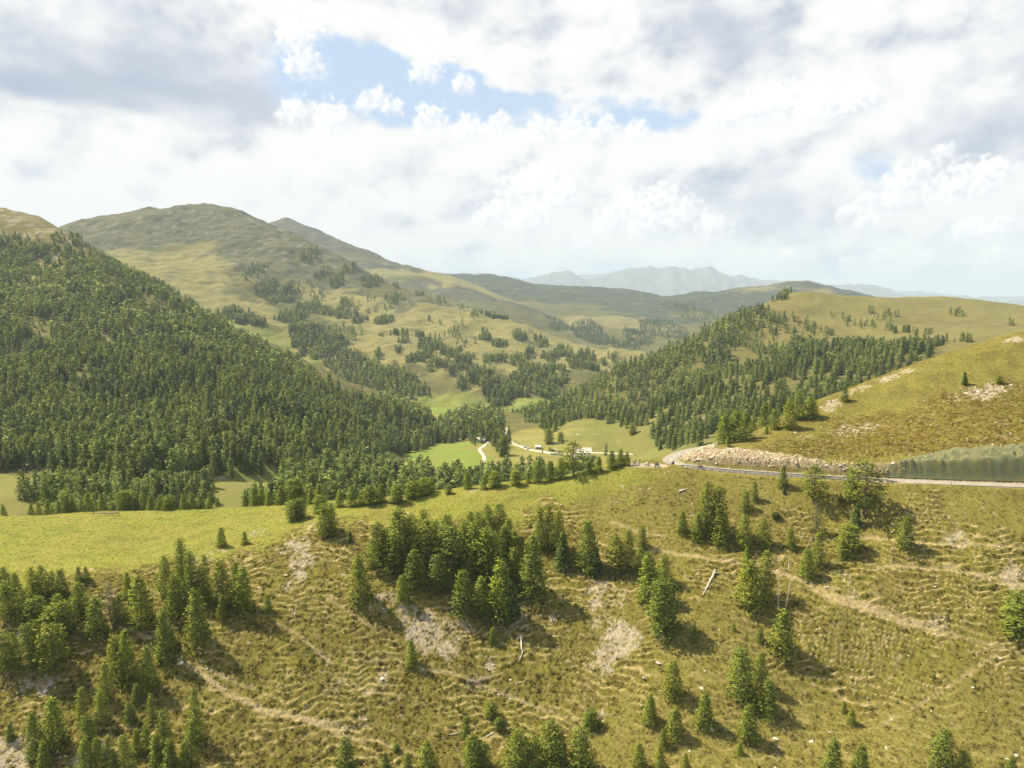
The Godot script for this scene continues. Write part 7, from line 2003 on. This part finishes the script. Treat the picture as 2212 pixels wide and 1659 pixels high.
func build_valley() -> void:
	build_riders()
	var plaster := paint("white_plaster", Color(0.74, 0.73, 0.70), 0.85)
	var timber := paint("dark_timber", Color(0.085, 0.06, 0.045), 0.85)
	var grey_roof := paint("pale_shingle", Color(0.50, 0.48, 0.455), 0.8)
	var old_roof := paint("weathered_shingle", Color(0.34, 0.33, 0.32), 0.85)
	for m in [timber, grey_roof, old_roof]:
		m.albedo_texture = grain(87, 0.7, 1.2, 0.05)
		m.uv1_triplanar = true
		m.uv1_scale = Vector3(0.4, 0.4, 0.4)
	var warm := paint("new_timber", Color(0.30, 0.19, 0.11), 0.8)
	var stone := paint("stone_plinth", Color(0.52, 0.50, 0.46), 0.9)
	house("lodge", "white two-storey lodge with pale roof beside the valley road", [SPOT.lodge[0] - 3.5, SPOT.lodge[1] - 4.0], 0.06, [13.5, 9.0, 5.0, 2.8, 0.2, 1], plaster, timber, grey_roof, [[5.0, 3.6, 0, 1.2, 1.3, "window"], [5.0, 1.3, 0, 1.2, 1.3, "window"], [1.8, 3.6, 0, 1.2, 1.3, "window"], [1.8, 1.3, 0, 1.2, 1.3, "window"], [-1.6, 3.6, 0, 1.2, 1.3, "window"], [-4.6, 3.6, 0, 1.2, 1.3, "window"], [-3.2, 1.1, 0, 1.3, 2.1, "door"], [-2.0, 3.6, 1, 1.1, 1.3, "window"], [2.0, 3.6, 1, 1.1, 1.3, "window"]])
	house("alpine_hut", "stone hut with dark timber gable and broad pale roof above the winding lane", SPOT.hut, 1.15, [11.0, 9.5, 2.6, 2.3, 0.1, 1], stone, timber, grey_roof, [[-2.0, 1.5, 1, 0.9, 0.9, "window"], [1.6, 1.5, 1, 0.9, 0.9, "window"], [0.5, 1.5, 0, 0.9, 0.9, "window"], [3.0, 1.0, 0, 1.0, 1.9, "door"], [-3.2, 1.5, 0, 0.9, 0.9, "window"]])
	house("barn", "dark timber barn with grey roof on the hay meadow edge", SPOT.barn, -0.35, [9.0, 7.0, 3.6, 2.6, 0.2], timber, timber, old_roof, [[0.0, 1.1, 0, 1.6, 2.2, "door"], [-2.6, 2.4, 0, 0.7, 0.6, "window"]])
	house("shed", "small new wooden shed standing above the valley road", SPOT.kiosk, -0.4, [3.6, 3.0, 2.2, 0.8, 0.1], warm, warm, grey_roof, [[0.4, 1.0, 0, 0.9, 1.9, "door"]])
	car(SPOT.cars[0], 0.45, Color(0.55, 0.55, 0.56), "silver car nearest the bend of the valley road")
	car(SPOT.cars[1], 0.5, Color(0.62, 0.62, 0.60), "white car parked farthest up the valley road")
	car(SPOT.cars[2], 0.15, Color(0.05, 0.06, 0.08), "dark car behind the concrete parapet")
	car(SPOT.cars[3], 0.1, Color(0.10, 0.11, 0.13), "charcoal car beside the lodge larches")
	var land: Land = lands["V"]
	var p: Array = SPOT.truck
	var wall := thing("parapet_wall", Vector3(p[0] + 1.0, land.y(p[0], p[1]), p[1]), -0.12)
	part("wall", box_mesh(Vector3(0, 0.4, 0), Vector3(11.5, 2.6, 0.5)), paint("concrete", Color(0.38, 0.39, 0.40), 0.9), wall)
	part("coping", box_mesh(Vector3(0, 1.76, 0), Vector3(11.8, 0.12, 0.7)), paint("pale_concrete", Color(0.52, 0.52, 0.51), 0.9), wall)
	tag(wall, "grey concrete parapet wall under the parked cars", "wall")
	p = SPOT.flag
	var pole := thing("flagpole", Vector3(p[0], land.y(p[0], p[1]), p[1]))
	var st := begin()
	tube(st, PackedVector3Array([Vector3(0, -0.3, 0), Vector3(0.12, 3.0, 0), Vector3(0.25, 6.4, 0)]), PackedFloat32Array([0.14, 0.12, 0.08]), 8)
	st.generate_normals()
	part("mast", st.commit(), plaster, pole)
	st = begin()
	tube(st, PackedVector3Array([Vector3(0, -0.2, 0), Vector3(0, 0.25, 0)]), PackedFloat32Array([0.35, 0.3]), 8)
	st.generate_normals()
	part("foot", st.commit(), stone, pole)
	tag(pole, "white mast standing beside the concrete parapet", "pole")
	var bones := [[Vector3(0, 1.05, -0.7), Vector3(0, 1.02, 0.6), 0.33, 0.36], [Vector3(0, 1.15, 0.75), Vector3(0, 1.30, 1.15), 0.22, 0.16], [Vector3(0, 1.32, 1.15), Vector3(0, 1.12, 1.5), 0.15, 0.10], [Vector3(0, 1.2, -1.0), Vector3(0, 0.6, -1.12), 0.05, 0.04]]
	for s in [-1.0, 1.0]:
		bones.append([Vector3(s * 0.18, 0.85, 0.6), Vector3(s * 0.2, 0.42, 0.62), 0.13, 0.08])
		bones.append([Vector3(s * 0.2, 0.42, 0.62), Vector3(s * 0.2, 0.04, 0.6), 0.075, 0.07])
		bones.append([Vector3(s * 0.18, 0.9, -0.75), Vector3(s * 0.2, 0.5, -0.88), 0.18, 0.09])
		bones.append([Vector3(s * 0.2, 0.5, -0.88), Vector3(s * 0.2, 0.04, -0.82), 0.08, 0.07])
		bones.append([Vector3(s * 0.1, 1.42, 1.15), Vector3(s * 0.3, 1.44, 1.1), 0.05, 0.03])
	var cow_body := blend_skin(bones, 0.07, 0.09)
	for k in 3:
		var q: Array = SPOT.cows[k]
		var hland: Land = lands["H"]
		var y := maxf(land.y(q[0], q[1]), hland.y(q[0], q[1]))
		var o := thing("cow", Vector3(q[0], y - 0.03, q[1]), [1.2, 1.7, -1.4][k])
		tag(o, ["cream cow of the pair grazing above the lodge", "cream cow of the pair grazing above the lodge", "cream cow grazing apart on the pasture above the lodge"][k], "cow", "cows grazing above the lodge")
		part("body", cow_body, paint("cow_coat", Color(0.70, 0.64, 0.52), 0.85), o)
		var horn := begin()
		for s in [-1.0, 1.0]:
			tube(horn, PackedVector3Array([Vector3(s * 0.08, 1.46, 1.16), Vector3(s * 0.2, 1.56, 1.18), Vector3(s * 0.22, 1.68, 1.22)]), PackedFloat32Array([0.03, 0.025, 0.008]), 5)
		horn.generate_normals()
		part("horns", horn.commit(), paint("horn", Color(0.45, 0.4, 0.33), 0.6), o)
